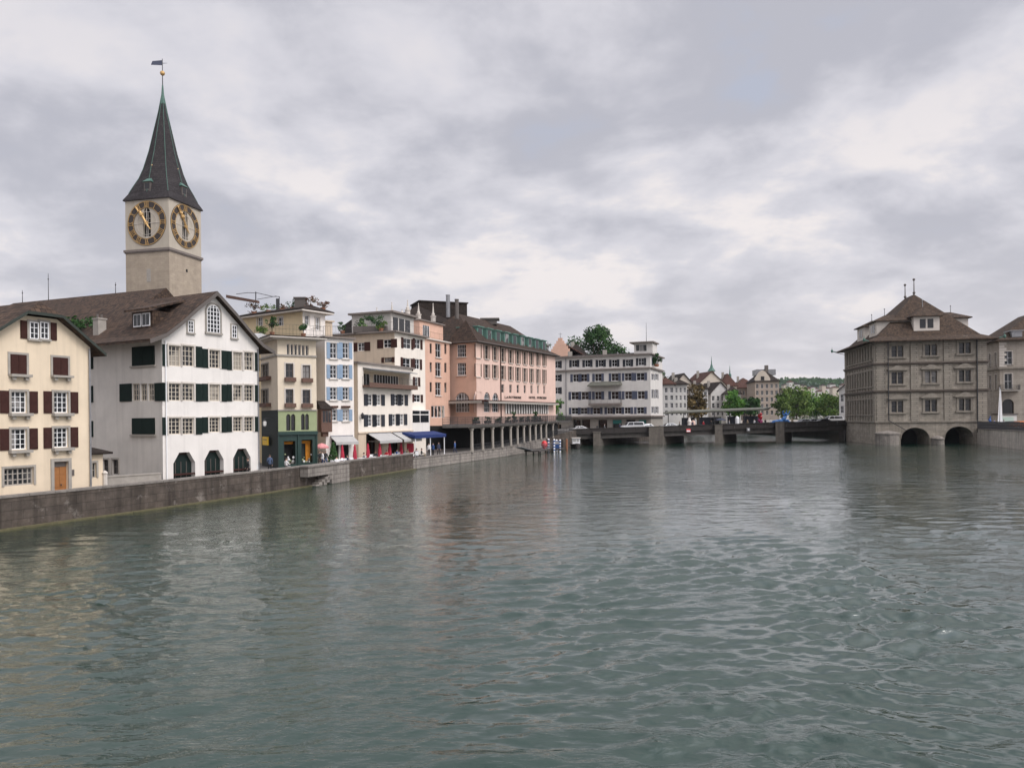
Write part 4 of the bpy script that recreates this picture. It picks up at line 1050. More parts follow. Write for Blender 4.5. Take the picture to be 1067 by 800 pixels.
for r in ((260,538,296,604),(319,537,350,601)):
    a=F.zr(Z,*r)
    for k in range(2):
        m0=a[0]+(a[1]-a[0])*(k*.52); m1=m0+(a[1]-a[0])*.48
        out=arch_open(up,F,m0,m1,a[2],a[3]-.35,a[3],.2,'arc',seg=8); p=part('window',outline_panel(F,out,-.2),M['glass_dark'],T)
sh=MB(); shw=[]
for r in ((250,645,298,738),(320,640,366,732)):
    a=F.zr(Z,*r); F.holes.append((a[0],a[1],a[2],a[3],.9)); shw.append(a)
w=MB(); wall_grid(w,F,0,Wd,zg,zt); part('wall',w,M['cream_pale'],T)
sv=F.holes[:]
wall_grid(up,F,0,Wd,zs,zg-.001); part('lime_storey',up,M['lime'],T)
w=MB(); wall_grid(w,F,0,Wd,.9,zs-.001); sf=part('shopfront',w,M['shop_green'],T)
w=MB(); w.fbox(F,-.05,Wd+.05,.003,.2,zs-.35,zs-.03); part('fascia',w,M['shop_green'],sf)
for x0,x1 in ((-.04,.10),(Wd-.12,Wd+.02),(Wd*.5-.06,Wd*.5+.08)):
    w=MB(); w.fbox(F,x0,x1,.003,.12,.9,zs-.352); part('pilaster',w,M['shop_green'],sf)
for i,a in enumerate(shw):
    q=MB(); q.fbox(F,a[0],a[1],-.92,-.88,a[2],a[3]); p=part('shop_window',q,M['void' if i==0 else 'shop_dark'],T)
    q=MB()
    for k in range(14):
        x=rnd.uniform(a[0]+.08,a[1]-.08); z=a[2]+rnd.random()**2*1.2; q.ball(F.p(x,-.5+rnd.uniform(-.2,.2),z+.1),rnd.uniform(.07,.16),6,m=k%3)
    part('window_display',q,[M['white_cloth'],M['trim'],M['lime']],p)
    q=MB()
    if i==1: q.fbox(F,a[0]+(a[1]-a[0])*.55,a[1]-.05,-.80,-.7,a[2]+.2,a[3]-.1); q.fbox(F,a[0]+.15,a[1]-.05,-.69,-.6,a[3]-.4,a[3]-.1)
    else: q.fbox(F,a[0]+.08,a[1]-.08,-.69,-.6,a[3]-.35,a[3]-.06)
    part('orange_panel',q,M['orange'],p)
    q=MB(); q.fbox(F,a[0],a[0]+.06,-.06,-.01,a[2],a[3]); q.fbox(F,a[1]-.06,a[1],-.06,-.01,a[2],a[3]); q.fbox(F,a[0]+.06,a[1]-.06,-.06,-.01,a[2],a[2]+.06); part('frame',q,M['shop_dark'],p)
# shaded left side with balconies
for y0,y1 in ((340,392),(442,496)):
    window(T,G,G.zr(Z,162,y0,190,y1),cols=2,rows=2,fm='frame_dark',trim='trim')
    a=G.zr(Z,156,y1,200,y1+14); q=MB(); q.fbox(G,a[0],a[1],.003,.55,a[2],a[3]); part('balcony',q,M['brown_box'],T)
w=MB(); wall_grid(w,G,0,DP,zg,zt); part('side_wall',w,M['cream_pale'],T)
w=MB(); wall_grid(w,G,0,DP,.9,zg-.001); part('side_shopfront',w,M['shop_dark'],T)
w=MB(); w.poly([(*c[1],.9),(*c[2],.9),(*c[2],zt),(*c[1],zt)]); w.poly([(*c[2],.9),(*c[3],.9),(*c[3],zt),(*c[2],zt)]); part('back_wall',w,M['cream_pale'],T)
cz=F.sz(*Z(228,304))[1]
q=MB(); q.fbox(F,-.12,Wd+.02,.003,.14,cz-.1,cz+.08); q.fbox(G,0,DP+.002,.003,.14,cz-.1,cz+.08); q.fbox(F,-.03,Wd+.01,.003,.10,zg-.1,zg+.04); part('string_course',q,M['trim'],T)
q=MB(); q.fbox(F,-1.0,Wd+.9,-DP,.95,zt+.02,zt+.17); q.fbox(F,-.6,Wd+.5,-DP,.55,zt-.1,zt+.018); rf=part('eaves_slab',q,M['trim_light'],T)
q=MB(); q.fbox(F,-1.05,Wd+.95,-DP,1.0,zt+.172,zt+.26); part('roof_terrace',q,M['roof_dark'],rf)
ztr=zt+.27
q=MB(); railing(q,[F.p(-.7,-6,ztr),F.p(-.7,.6,ztr),F.p(Wd+.6,.6,ztr)],1.15,.35,.014,2); part('terrace_railing',q,M['metal'],rf)
# lantern and yellow sign
q=MB(); b=G.p(DP-1.7,.9,G.sz(*Z(190,600))[1]); q.lathe(b+Vector((0,0,.35)),[(.08,0),(.17,.1),(.20,.45),(.10,.6)],8); L=single('street_lantern',q,M['lamp_glass'],'white globe lantern hanging on the dark side of the green corner shop','lantern',b)
q=MB(); q.bar(b+Vector((0,0,.95)),b+Vector((0,0,1.25)),.05); q.bar(b+Vector((0,0,1.2)),G.p(DP-1.7,.0,b.z+1.2),.05); q.lathe(b+Vector((0,0,.94)),[(.22,0),(.03,.2)],8); part('bracket',q,M['metal'],L)
a=G.zr(Z,178,628,200,661); q=MB(); q.fbox(G,a[0]+.1,a[1]-.05,.25,.37,a[2],a[3]); S=single('hanging_sign',q,M['sign_yellow'],'square yellow sign on the dark side wall of the corner shop','sign',G.p(a[0],.3,a[2]))
q=MB(); q.bar(G.p((a[0]+a[1])/2,0,a[3]+.1),G.p((a[0]+a[1])/2,.4,a[3]+.1),.04); q.fbox(G,a[0]+.35,a[1]-.35,.371,.385,a[2]+.55,a[2]+.62); part('bracket',q,M['metal'],S)
# balls of box on the terrace
def topiary(P,r,stem,lab):
    TP=thing('topiary_tree',lab,'topiary',P,'clipped trees in pots on the roof terrace')
    f=MB(); foliage(f,P+Vector((0,0,stem+r)),(r,r,r),380,.10,random.Random(int(P.x*99)),16,1.0); part('foliage',f,LEAF['deep'],TP)
    f=MB(); f.cyl(P+Vector((0,0,.3)),P+Vector((0,0,stem+r)),.05,.04,6); part('stem',f,M['bark'],TP)
    f=MB(); f.lathe(P,[(.2,0),(.28,.4),(.24,.42)],10); part('pot',f,M['pot'],TP)
topiary(F.p(-.35,-.6,ztr),.62,.8,'ball of clipped dark leaves before the yellow wall of the roof terrace')
topiary(F.p(Wd*.70,-.35,ztr),.50,.55,'ball of clipped leaves before the white wall of the roof terrace')
P=F.p(-.5,-4.2,ztr); TP=thing('terrace_shrub','low spreading shrub in a long planter on the cream roof terrace','shrub',P)
f=MB(); foliage(f,P+Vector((0,0,.9)),(.6,1.3,.45),300,.12,random.Random(5),10); part('foliage',f,LEAF['olive'],TP); f=MB(); f.box(P.x-.4,P.x+.4,P.y-1.2,P.y+1.2,P.z,P.z+.5); part('planter',f,M['white_paint'],TP)

# ------------------------------------------------------------------ tall yellow and white house behind it
Z4=zoom(230,295,1067/120.)
Y=face_px(316.5,84.5,(.55,.83)); We=Y.sz(339.5,400)[0]; DY=10.6
zt=Y.sz(*Z4(745,262))[1]
c=rectc(Y,0,We,-DY,0); G=Face(c[3],(c[0][0]-c[3][0],c[0][1]-c[3][1]))
T=thing('yellow_roof_house','tall house with yellow top storey and planted roof behind the cream corner','house',Y.p(We/2,-2,1.1))
for r in ((778,300,818,385),(876,318,916,435)): window(T,Y,Y.zr(Z4,*r),cols=2,rows=2,fm='frame_white',trim='trim_light')
window(T,Y,Y.zr(Z4,890,550,922,636),cols=2,rows=2,fm='frame_white',sill='trim'); window(T,Y,Y.zr(Z4,890,722,934,800),cols=2,rows=2,fm='frame_white',sill='trim')
window(T,Y,Y.zr(zoom(230,290,800/210.),383,432,400,482),cols=2,rows=2,fm='frame_white',sill='trim')
for x in (340,530): window(T,G,G.zr(Z4,x,315,x+46,395),cols=2,rows=2,fm='frame_white',trim='trim_light')
w=MB(); wall_grid(w,Y,0,We,.9,zt); part('wall',w,M['pinkwhite'],T)
w=MB(); wall_grid(w,G,0,DY,.9,zt); part('side_wall',w,M['yellow'],T)
w=MB(); w.poly([(*c[1],.9),(*c[2],.9),(*c[2],zt),(*c[1],zt)]); w.poly([(*c[2],.9),(*c[3],.9),(*c[3],zt),(*c[2],zt)]); part('back_wall',w,M['pinkwhite'],T)
q=MB(); q.fbox(Y,-.7,We+.7,-DY-.3,.75,zt+.01,zt+.16); ev=part('eaves',q,M['trim_light'],T)
q=MB(); hip_roof(q,Y,0,We,-DY,0,zt+.30,zt+1.0,.75,hip=1.3,th=.13); part('roof',q,M['roof_dark'],T)
q=MB(); b=Y.p(We*.35,-1.6,zt+.7); q.box(b.x-.6,b.x+.6,b.y-.5,b.y+.5,b.z-.4,b.z+1.0); q.box(b.x-.7,b.x+.7,b.y-.6,b.y+.6,b.z+1.001,b.z+1.15); part('chimney',q,M['frame_dark'],T)
q=MB(); b=G.p(4.6,-1.5,zt+.6); q.cyl(b,b+Vector((0,0,1.6)),.2,.2,8); part('flue',q,M['metal'],T)
for i,(s,d,kk,rx,rz) in enumerate(((.6,-2.6,'deep',.9,.7),(1.5,-.6,'rust',1.0,.8),(2.8,.0,'rust',.8,.6),(.6,-4.3,'rust',.9,.4),(.4,-6.6,'olive',1.1,.5),(.2,-8.9,'rust',1.1,.8))):
    P=Y.p(s+.2,d,zt+.65); TP=thing('roof_garden_shrub',['dark green shrub on the yellow house roof beside its chimney','reddish shrub on the front of the yellow house roof','pale reddish twiggy shrub at the right end of the yellow house roof','low rusty shrub in the middle of the yellow house roof','olive low shrub on the roof beside the black flue','rust coloured shrub under the folded sunshade arm'][i],'shrub',P,'shrubs of the roof garden')
    f=MB(); foliage(f,P+Vector((0,0,rz*.8)),(rx,rx,rz),330,.085,random.Random(i+40),12); part('foliage',f,LEAF[kk],TP); f=MB(); f.lathe(P-Vector((0,0,.25)),[(.25,0),(.32,.4)],8); part('pot',f,M['pot'],TP)
# folded awning arm and rail over the terrace
P=at(266,316,90); T=thing('roof_awning','rolled dark sunshade arm and thin steel frame above the roof garden','awning',P)
q=MB(); a=at(235.5,308,90); b=at(268,313,88); q.hexa([a+Vector((0,0,-.25)),b+Vector((0,0,-.3)),b+Vector((.1,.5,-.3)),a+Vector((.1,.5,-.25)),a+Vector((0,0,.1)),b+Vector((0,0,.0)),b+Vector((.1,.5,.0)),a+Vector((.1,.5,.1))]); part('rolled_sunshade',q,M['brown_box'],T)
q=MB()
pts=[at(246,306.5,89),at(258,305,89),at(268,305.2,89),at(284,309,88),at(291,309,88)]
for a,b in zip(pts[:-1],pts[1:]): q.bar(a,b,.06)
q.bar(at(266.5,304,89),at(266.5,322,89),.09); q.bar(at(291,309,88),at(291,322,88),.07); q.bar(at(268,312,88),at(288,308.5,88),.05); part('frame',q,M['metal'],T)

# ------------------------------------------------------------------ white house with blue shutters
F=face_px(339.3,83.0,(.75,.66)); Wd=F.sz(368.6,400)[0]; Z=zoom(230,290,800/210.)
zt=F.sz(*Z(470,240))[1]; DP=9
c=rectc(F,0,Wd,-DP,0); G=Face(c[3],(c[0][0]-c[3][0],c[0][1]-c[3][1]))
T=thing('blue_shutter_house','slim white house with light blue shutters and an oriel bay','house',F.p(Wd/2,0,1.1))
for y0,y1 in ((256,318),(344,397),(432,482),(521,565)):
    for x0,x1 in ((434,461),(484,508)): window(T,F,F.zr(Z,x0,y0,x1,y1),cols=2,rows=3,fm='frame_white',shut='blue_shutter',sw=.42,sill='trim_light')
w=MB(); wall_grid(w,F,0,Wd,.9,zt); part('wall',w,M['pinkwhite'],T)
w=MB(); wall_grid(w,G,0,DP,.9,zt); w.poly([(*c[1],.9),(*c[2],.9),(*c[2],zt),(*c[1],zt)]); w.poly([(*c[2],.9),(*c[3],.9),(*c[3],zt),(*c[2],zt)]); part('side_wall',w,M['pinkwhite'],T)
q=MB(); q.fbox(F,-.2,Wd+.15,-DP,.35,zt+.01,zt+.2); ev=part('eaves',q,M['cornice'],T)
q=MB(); railing(q,[F.p(.0,-4,zt+.2),F.p(.0,.1,zt+.2),F.p(Wd,.1,zt+.2)],1.1,.3,.014,1); part('terrace_railing',q,M['metal'],ev)
q=MB(); q.fbox(F,1.6,3.6,-8.6,-5,zt+.2,zt+2.5); q.fbox(F,1.4,3.8,-8.8,-4.8,zt+2.501,zt+2.65); pe=part('penthouse',q,M['beige'],T)
# (awnings, small pitched canopies over the lowest windows)
for x0,x1 in ((432,462),(478,510)):
    a=F.zr(Z,x0,505,x1,514); q=MB(); q.fbox(F,a[0],a[1],.003,.3,a[2],a[3]-.02); part('window_canopy',q,M['roof_red'],T)
# oriel
a=F.sz(*Z(386,560))[0]; 
O=Face(F.p(0,.0,0)[:2],F.t); o0=F.sz(*Z(385,520))[1]; o1=F.sz(*Z(385,610))[1]; om=F.sz(*Z(385,575))[1]; s0=F.sz(*Z(386,550))[0]; s1=F.sz(*Z(428,550))[0]
q=MB(); q.fbox(F,s0,s1,.003,.8,o1,om); q.fbox(F,s0,s1,.003,.8,om+.002,o0); q.fbox(F,s0+.3,s1-.3,.003,.5,o1-.5,o1-.002); orl=part('oriel',q,M['brown_box'],T)
FO=Face(F.p(0,.8,0)[:2],F.t)
q=MB(); 
for k in range(3):
    x=s0+.12+(s1-s0-.24)*k/3; q.fbox(FO,x+.04,x+(s1-s0-.24)/3-.04,.003,.03,om+.1,o0-.15)
part('window',q,M['glass_curtain'],orl)
q=MB(); q.hexa([F.p(s0-.15,.01,o0),F.p(s1+.15,.01,o0),F.p(s1+.15,1.0,o0),F.p(s0-.15,1.0,o0)][::-1]+[F.p(s0-.15,.01,o0+.95),F.p(s1-.5,.01,o0+.95),F.p(s1+.15,1.0,o0+.06),F.p(s0-.15,1.0,o0+.06)][::-1]); part('roof',q,M['roof_dark'],orl)
zg=F.sz(*Z(460,612))[1]; a=F.zr(Z,436,640,516,712)
q=MB(); q.fbox(F,a[0]+.1,a[1]-.1,.004,.05,1.1,a[3]); part('shopfront',q,M['void'],T)
for i in range(2):
    q=MB(); x=a[0]+(a[1]-a[0])*(.42+.5*i); q.fbox(F,x-.12,x+.12,.052,.12,1.1,a[3]); part('pillar',q,M['white_plaster'],T)
def awning(F,s0,s1,zw,zo,out,lab,m,cat='awning',grp='pale awnings of the quay restaurants'):
    P=F.p((s0+s1)/2,0,zo)
    q=MB(); q.hexa([F.p(s0,out,zo-.04),F.p(s1,out,zo-.04),F.p(s1,.06,zw-.04),F.p(s0,.06,zw-.04),F.p(s0,out,zo),F.p(s1,out,zo),F.p(s1,.06,zw),F.p(s0,.06,zw)])
    q.hexa([F.p(s0,out+.01,zo-.3),F.p(s1,out+.01,zo-.3),F.p(s1,out-.02,zo-.3),F.p(s0,out-.02,zo-.3),F.p(s0,out+.01,zo-.042),F.p(s1,out+.01,zo-.042),F.p(s1,out-.02,zo-.042),F.p(s0,out-.02,zo-.042)])
    T=single('awning',q,m,lab,cat,P,grp)
    q=MB()
    for s in (s0+.06,s1-.06): q.bar(F.p(s,.06,zo-.05),F.p(s,out-.05,zo-.06),.05)
    q.bar(F.p(s0,.08,zw+.03),F.p(s1,.08,zw+.03),.12); part('arm',q,M['zinc'],T); return T
a0=F.zr(Z,434,626,522,662); awning(F,a0[0],a0[1]+.05,a0[3],a0[2]+.4,1.35,'pale grey awning on the slim white house with blue shutters',M['awning_grey'])

# ------------------------------------------------------------------ house with maroon shutters
Z=zoom(350,300,547/130.)
F=face_px(412,98,(.38,.925)); Wd=F.sz(443.2,400)[0]; DP=11
zt=F.sz(*Z(262,196))[1]
c=rectc(F,0,Wd,-DP,0); G=Face(c[3],(c[0][0]-c[3][0],c[0][1]-c[3][1]))
T=thing('maroon_shutter_house','ivory house with maroon shutters rising behind the balcony house','house',F.p(Wd/2,-1,1.2))
W=dict(cols=2,rows=2,fm='frame_white',shut='maroon')
for r in ((295,222,330,266),(346,225,370,266),(293,308,328,360),(346,312,368,356),(346,392,360,430),(342,468,372,500)): window(T,F,F.zr(Z,*r),**W,sw=.55)
for x0,x1,y0,y1 in ((208,242,226,262),(95,125,240,276)): window(T,G,G.zr(Z,x0,y0,x1,y1),**W,sw=.9)
window(T,G,G.zr(Z,212,305,246,326),cols=2,rows=1,fm='frame_dark',shut='maroon',sw=.4)
a=F.zr(Z,334,535,397,592); 
w=MB(); wall_grid(w,F,0,Wd,.9,zt); part('wall',w,M['ivory'],T)
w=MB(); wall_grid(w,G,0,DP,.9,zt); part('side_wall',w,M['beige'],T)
w=MB(); w.poly([(*c[1],.9),(*c[2],.9),(*c[2],zt),(*c[1],zt)]); w.poly([(*c[2],.9),(*c[3],.9),(*c[3],zt),(*c[2],zt)]); part('back_wall',w,M['ivory'],T)
q=MB(); q.fbox(F,.2,Wd-.1,.003,.7,a[2]-1.3,a[2]); q.fbox(F,.2,Wd-.1,.003,.7,a[2]+.002,a[3]); bay=part('bay',q,M['white_plaster'],T)
FB=Face(F.p(0,.7,0)[:2],F.t)
for k in range(3):
    q=MB(); x=.35+(Wd-.6)*k/3; q.fbox(FB,x,x+(Wd-.6)/3-.2,.003,.03,a[2]+.1,a[3]-.7); q.fbox(FB,x,x+(Wd-.6)/3-.2,.003,.03,a[3]-.55,a[3]-.12); part('window',q,M['glass'],bay)
q=MB(); q.fbox(F,-.5,Wd+.3,-DP-.3,.55,zt+.01,zt+.22); ev=part('eaves',q,M['cornice'],T)
zr=zt+.23
q=MB(); railing(q,[F.p(-.3,-10,zr),F.p(-.3,.3,zr),F.p(Wd,.3,zr)],1.1,.3,.014,1); part('terrace_railing',q,M['metal'],ev)
q=MB(); q.fbox(F,2.2,Wd+.1,-8,-1.8,zr,zr+2.7); ph=part('penthouse',q,M['white_side'],T)
FP=Face(F.p(0,-1.8,0)[:2],F.t)
for k in range(3):
    q=MB(); x=2.6+k*1.6; q.fbox(FP,x,x+1.3,.003,.03,zr+.3,zr+2.2); part('window',q,M['glass'],ph)
q=MB(); q.fbox(F,1.7,Wd+.4,-8.3,-1.2,zr+2.702,zr+2.95); part('roof',q,M['cornice'],ph)
for i,(s,d,kk) in enumerate(((.3,-2.2,'olive'),(.4,-5.2,'fresh'),(.3,-8.2,'deep'))):
    P=F.p(s,d,zr); TP=thing('terrace_plant',['olive plant at the front corner of the ivory house terrace','bright green plant on the middle of the ivory house terrace','dark plant at the far left of the ivory house terrace'][i],'plant',P,'plants on the ivory house roof terrace')
    f=MB(); foliage(f,P+Vector((0,0,1.0)),(.9,.9,.7),260,.11,random.Random(i+60),10); part('foliage',f,LEAF[kk],TP); f=MB(); f.lathe(P,[(.25,0),(.33,.45)],8); part('pot',f,M['pot'],TP)

# ------------------------------------------------------------------ low balcony house
F=face_px(373.2,86,(.38,.925)); Wd=F.sz(429.7,420)[0]; DP=2.6
zt=F.sz(*Z(98,330))[1]
c=rectc(F,0,Wd,-DP,0); G=Face(c[3],(c[0][0]-c[3][0],c[0][1]-c[3][1]))
T=thing('balcony_house','low ivory house with dark grey shutters and a wide roofed balcony','house',F.p(Wd/2,0,1.1))
for r in ((139,467,160,515),(177,468,198,514),(255,467,273,514),(284,468,301,514),(139,556,159,606),(177,556,198,606),(246,554,262,602),(279,553,298,600)):
    window(T,F,F.zr(Z,*r),cols=2,rows=3,fm='frame_white',shut='grey_shutter',sw=.78)
lg=F.zr(Z,122,368,322,432); F.holes.append((lg[0],lg[1],lg[2],lg[3],1.5))
gz=F.sz(*Z(120,633))[1]
for r in ((133,640,202,730),(234,638,300,722)):
    a=F.zr(Z,*r); F.holes.append((a[0],a[1],1.12,a[3],1.0))
w=MB(); wall_grid(w,F,0,Wd,gz,zt); part('wall',w,M['ivory'],T)
w=MB(); wall_grid(w,F,0,Wd,.9,gz-.001); part('ground_floor',w,M['beige'],T)
for r in ((133,640,202,730),(234,638,300,722)):
    a=F.zr(Z,*r); q=MB(); q.fbox(F,a[0],a[1],-1.04,-1.0,1.12,a[3]); d=part('shop_window',q,M['void'],T)
    q=MB(); 
    for k in range(5): x=a[0]+.2+(a[1]-a[0]-.4)*k/4; q.fbox(F,x-.05,x+.05,-.99,-.92,1.15,a[3])
    part('frame',q,M['maroon'],d)
q=MB(); q.fbox(F,lg[0],lg[1],-1.54,-1.5,lg[2],lg[3]); wl=part('loggia_back',q,M['cream_pale'],T)
LF=Face(F.p(0,-1.5,0)[:2],F.t)
for a,b in ((.19,.33),(.42,.97)):
    q=MB(); s0=lg[0]+(lg[1]-lg[0])*a; s1=lg[0]+(lg[1]-lg[0])*b; q.fbox(LF,s0,s1,.003,.03,lg[2]+.1,lg[3]-.3); p=part('window',q,M['glass'],wl)
    q=MB(); k=max(2,int((s1-s0)/.6))
    for i in range(k+1): x=s0+(s1-s0)*i/k; q.fbox(LF,x-.035,x+.035,.031,.07,lg[2]+.1,lg[3]-.3)
    part('frame',q,M['frame_white'],p)
q=MB(); q.fbox(F,lg[0]-.3,lg[1]+.4,.003,1.0,lg[2]-.25,lg[2]-.003); bl=part('balcony',q,M['brown_box'],T)
q=MB(); q.fbox(F,lg[0]-.3,lg[1]+.4,.95,.99,lg[2],lg[2]+.28); part('flower_box',q,M['brown_box'],bl)
q=MB(); railing(q,[F.p(lg[0]-.25,.05,lg[2]),F.p(lg[0]-.25,.93,lg[2]),F.p(lg[1]+.35,.93,lg[2]),F.p(lg[1]+.35,.05,lg[2])],1.0,.2,.014,1); part('railing',q,M['metal'],bl)
q=MB(); q.hexa([F.p(lg[0]-.2,1.1,lg[3]-.02),F.p(lg[1]+.2,1.1,lg[3]-.02),F.p(lg[1]+.2,.01,lg[3]+.2),F.p(lg[0]-.2,.01,lg[3]+.2),F.p(lg[0]-.2,1.1,lg[3]+.06),F.p(lg[1]+.2,1.1,lg[3]+.06),F.p(lg[1]+.2,.01,lg[3]+.28),F.p(lg[0]-.2,.01,lg[3]+.28)]); part('balcony_awning',q,M['zinc'],bl)
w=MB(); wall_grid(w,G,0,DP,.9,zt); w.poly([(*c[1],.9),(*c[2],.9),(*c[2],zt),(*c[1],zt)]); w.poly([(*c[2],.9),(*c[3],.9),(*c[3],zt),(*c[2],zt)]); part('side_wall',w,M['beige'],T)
q=MB(); q.fbox(F,-.25,Wd+.2,-DP,.3,zt+.005,zt+.2); part('roof',q,M['cornice'],T)
q=MB(); q.fbox(F,-.08,Wd+.03,.003,.12,gz-.12,gz+.06); part('string_course',q,M['beige'],T)
for r,lab in (((134,642,250,668),'pale grey awning on the left half of the low balcony house'),((242,636,345,664),'pale grey awning on the right half of the low balcony house')):
    a=F.zr(Z,*r); s0=F.sz(*Z(r[0]+4,655))[0]; s1=s0+(5.0 if r[0]<200 else 4.4); awning(F,s0,s1,gz-.15,gz-1.0,1.7,lab,M['awning_grey'])
b=F.p(.35,.35,F.sz(*Z(110,575))[1]); q=MB(); q.lathe(b,[(.12,0),(.2,.45),(.24,.47),(.03,.75)],6); L=single('wall_lantern',q,M['metal'],'small black lantern on the left edge of the low balcony house','lantern',b); q=MB(); q.bar(b+Vector((0,0,.1)),F.p(.35,0,b.z+.1),.04); part('bracket',q,M['metal'],L)

# ------------------------------------------------------------------ brown roofed house with stone finials, behind
Z8=zoom(370,300,1067/130.)
T=thing('gabled_house_behind','dark brown roofed house with a row of pale stone finials','house',at(430,330,128).xy.to_3d()+Vector((0,0,1.2)))
a=at(407,336,130); b=at(470,336,134); B8=Face((a.x,a.y),((b-a).x,(b-a).y)); LB=(b-a).length
z0=B8.sz(*Z8(330,262))[1]; z1=B8.sz(*Z8(640,140))[1]
q=MB(); q.fbox(B8,0,LB,-13,-.1,1.2,z0-.3); part('wall',q,M['far_beige'],T)
q=MB(); hip_roof(q,B8,0,LB,-13,0,z0-.3,z1,.4,hip=2.5); hr=part('roof',q,M['roof_dark'],T)
q=MB(); s=B8.sz(*Z8(590,150))[0]; q.fbox(B8,s,LB+4,-9,-3,z0,z1+.9); q.fbox(B8,s-.2,LB+4.2,-9.2,-2.8,z1+.902,z1+1.1); part('ridge_block',q,M['roof_dark'],T)
q=MB(); s=B8.sz(366,336)[0]; q.fbox(B8,s,-.01,-8,2.5,1.2,B8.sz(390,334)[1]); part('low_wing',q,M['roof_dark'],T)
for x,y0,y1 in ((58,205,275),(187,165,250),(237,185,265),(315,120,225),(402,180,240),(450,100,195),(543,130,235),(668,130,250)):
    D=127+ (x-58)/600*3; p0=at(*Z8(x,y1),D); p1=at(*Z8(x,y0),D); h=p1.z-p0.z
    q=MB(); q.lathe(p0-Vector((0,0,.8)),[(.42,0),(.42,.8),(.50,.82),(.50,1.0),(.24,1.05),(.30,1.3),(.18,1.5),(.05,h+.6),(.12,h+.66),(.02,h+.8)],8); part('finial',q,M['trim_light'],hr)
for x0,x1,y0,y1,mm in ((778,812,66,150,'zinc'),(853,887,103,165,'frame_dark')):
    p=at(*Z8((x0+x1)/2,y1),128); h=(y1-y0)/8.2*128/790; r=(x1-x0)/8.2*128/790/2; q=MB(); q.cyl(p-Vector((0,0,2)),p+Vector((0,0,h)),r,r,10); q.cyl(p+Vector((0,0,h)),p+Vector((0,0,h+.12)),r*1.15,r*1.15,10); part('flue',q,M[mm],T)
# the dark green massed shrubs on the roofs left of it
P=at(386,337,100); TP=thing('roof_hedge','dark green hedge on the roof terraces left of the stone finials','hedge',P)
f=MB(); foliage(f,P+Vector((0,0,.3)),(2.6,1.2,.8),600,.12,random.Random(77),14); part('foliage',f,LEAF['deep'],TP); f=MB(); f.box(P.x-2.2,P.x+2.2,P.y-.5,P.y+.5,P.z-1.2,P.z-.4); part('planter',f,M['frame_dark'],TP)

# ------------------------------------------------------------------ pink hotel
Z6=zoom(430,300,756/170.)
F2=face_px(496.8,124,(.44,.898)); L2=F2.sz(578.8,400)[0]
c0=F2.o; t1=F2.n*-1   # face 1 runs back from the corner
L1=5.4
F1=Face((c0.x+t1.x*L1,c0.y+t1.y*L1),(-t1.x,-t1.y))
ze=F2.sz(*Z6(280,246))[1]
T=thing('pink_hotel','long salmon pink hotel with brown mansard roof and green dormers','hotel',(F2.p(L2/2,0,1.4)))
H=lambda x,y:Z6(x,y)
cols2=[(303,262,323,352,410),(343,265,329,355,416),(382,272,335,357,418),(418,279,341,360,423),(454,286,348,364,427),(488,290,352,368,431),(520,295,354,372,435),(551,299,357,374,438),(581,303,359,376,441),(610,307,361,379,443)]
for i,(x,ya,yb,yc,yd) in enumerate(cols2):
    hw=9.5-.45*i
    window(T,F2,F2.zr(Z6,x-hw,ya,x+hw,yb),cols=2,rows=3,fm='trim',gm='glass_dark',trim='pink_trim',sill='trim_light',dp=.25,shut='brown_box',sw=.30)
    window(T,F2,F2.zr(Z6,x-hw,yc,x+hw,yd),cols=2,rows=3,fm='trim',gm='glass_dark',trim='pink_trim',sill='trim_light',dp=.25,shut='brown_box',sw=.30)
    if i>=3: window(T,F2,F2.zr(Z6,x-hw*.75,443+i*1.2,x+hw*.75,482+i*1.0),cols=1,rows=2,fm='trim_light',dp=.2)
for r in ((207,262,247,320),(207,347,247,405)): window(T,F1,F1.zr(Z6,*r),cols=4,rows=3,fm='frame_white',sill='trim_light')
wm2=MB(); arr=[]
for x,y0 in ((305,480),(345,483),(384,486)):
    a=F2.zr(Z6,x-15,y0,x+15,575); arr.append((F2,arch_open(wm2,F2,a[0],a[1],a[2],a[3]-(a[1]-a[0])*.62,a[3],.25),a))
wm1=MB(); a=F1.zr(Z6,198,484,262,575); arr.append((F1,arch_open(wm1,F1,a[0],a[1],a[2],a[3]-(a[1]-a[0])*.5,a[3],.25),a))
wall_grid(wm2,F2,0,L2,1.2,ze); part('wall',wm2,M['pink_pale'],T)
wall_grid(wm1,F1,0,L1,1.2,ze); part('corner_wall',wm1,M['pink'],T)
for FF,out,a in arr:
    p=part('arched_window',outline_panel(FF,out,-.25),M['glass'],T); zs=a[3]-(a[1]-a[0])*(.62 if FF is F2 else .5)
    part('frame',arch_bars(FF,a[0],a[1],a[2],zs,a[3],-.245,3 if FF is F2 else 5,4,.07),M['frame_white'],p)
cb=[xy(F2.p(0,0,0)),xy(F2.p(L2,0,0)),xy(F2.p(L2,-14,0)),xy(F2.p(0,-14,0))]
w=MB(); w.poly([(*cb[1],1.2),(*cb[2],1.2),(*cb[2],ze),(*cb[1],ze)]); w.poly([(*cb[2],1.2),(*cb[3],1.2),(*cb[3],ze),(*cb[2],ze)]); e1=F1.p(0,0,0); w.poly([(*cb[3],1.2),(e1.x,e1.y,1.2),(e1.x,e1.y,ze),(*cb[3],ze)]); part('back_wall',w,M['pink'],T)
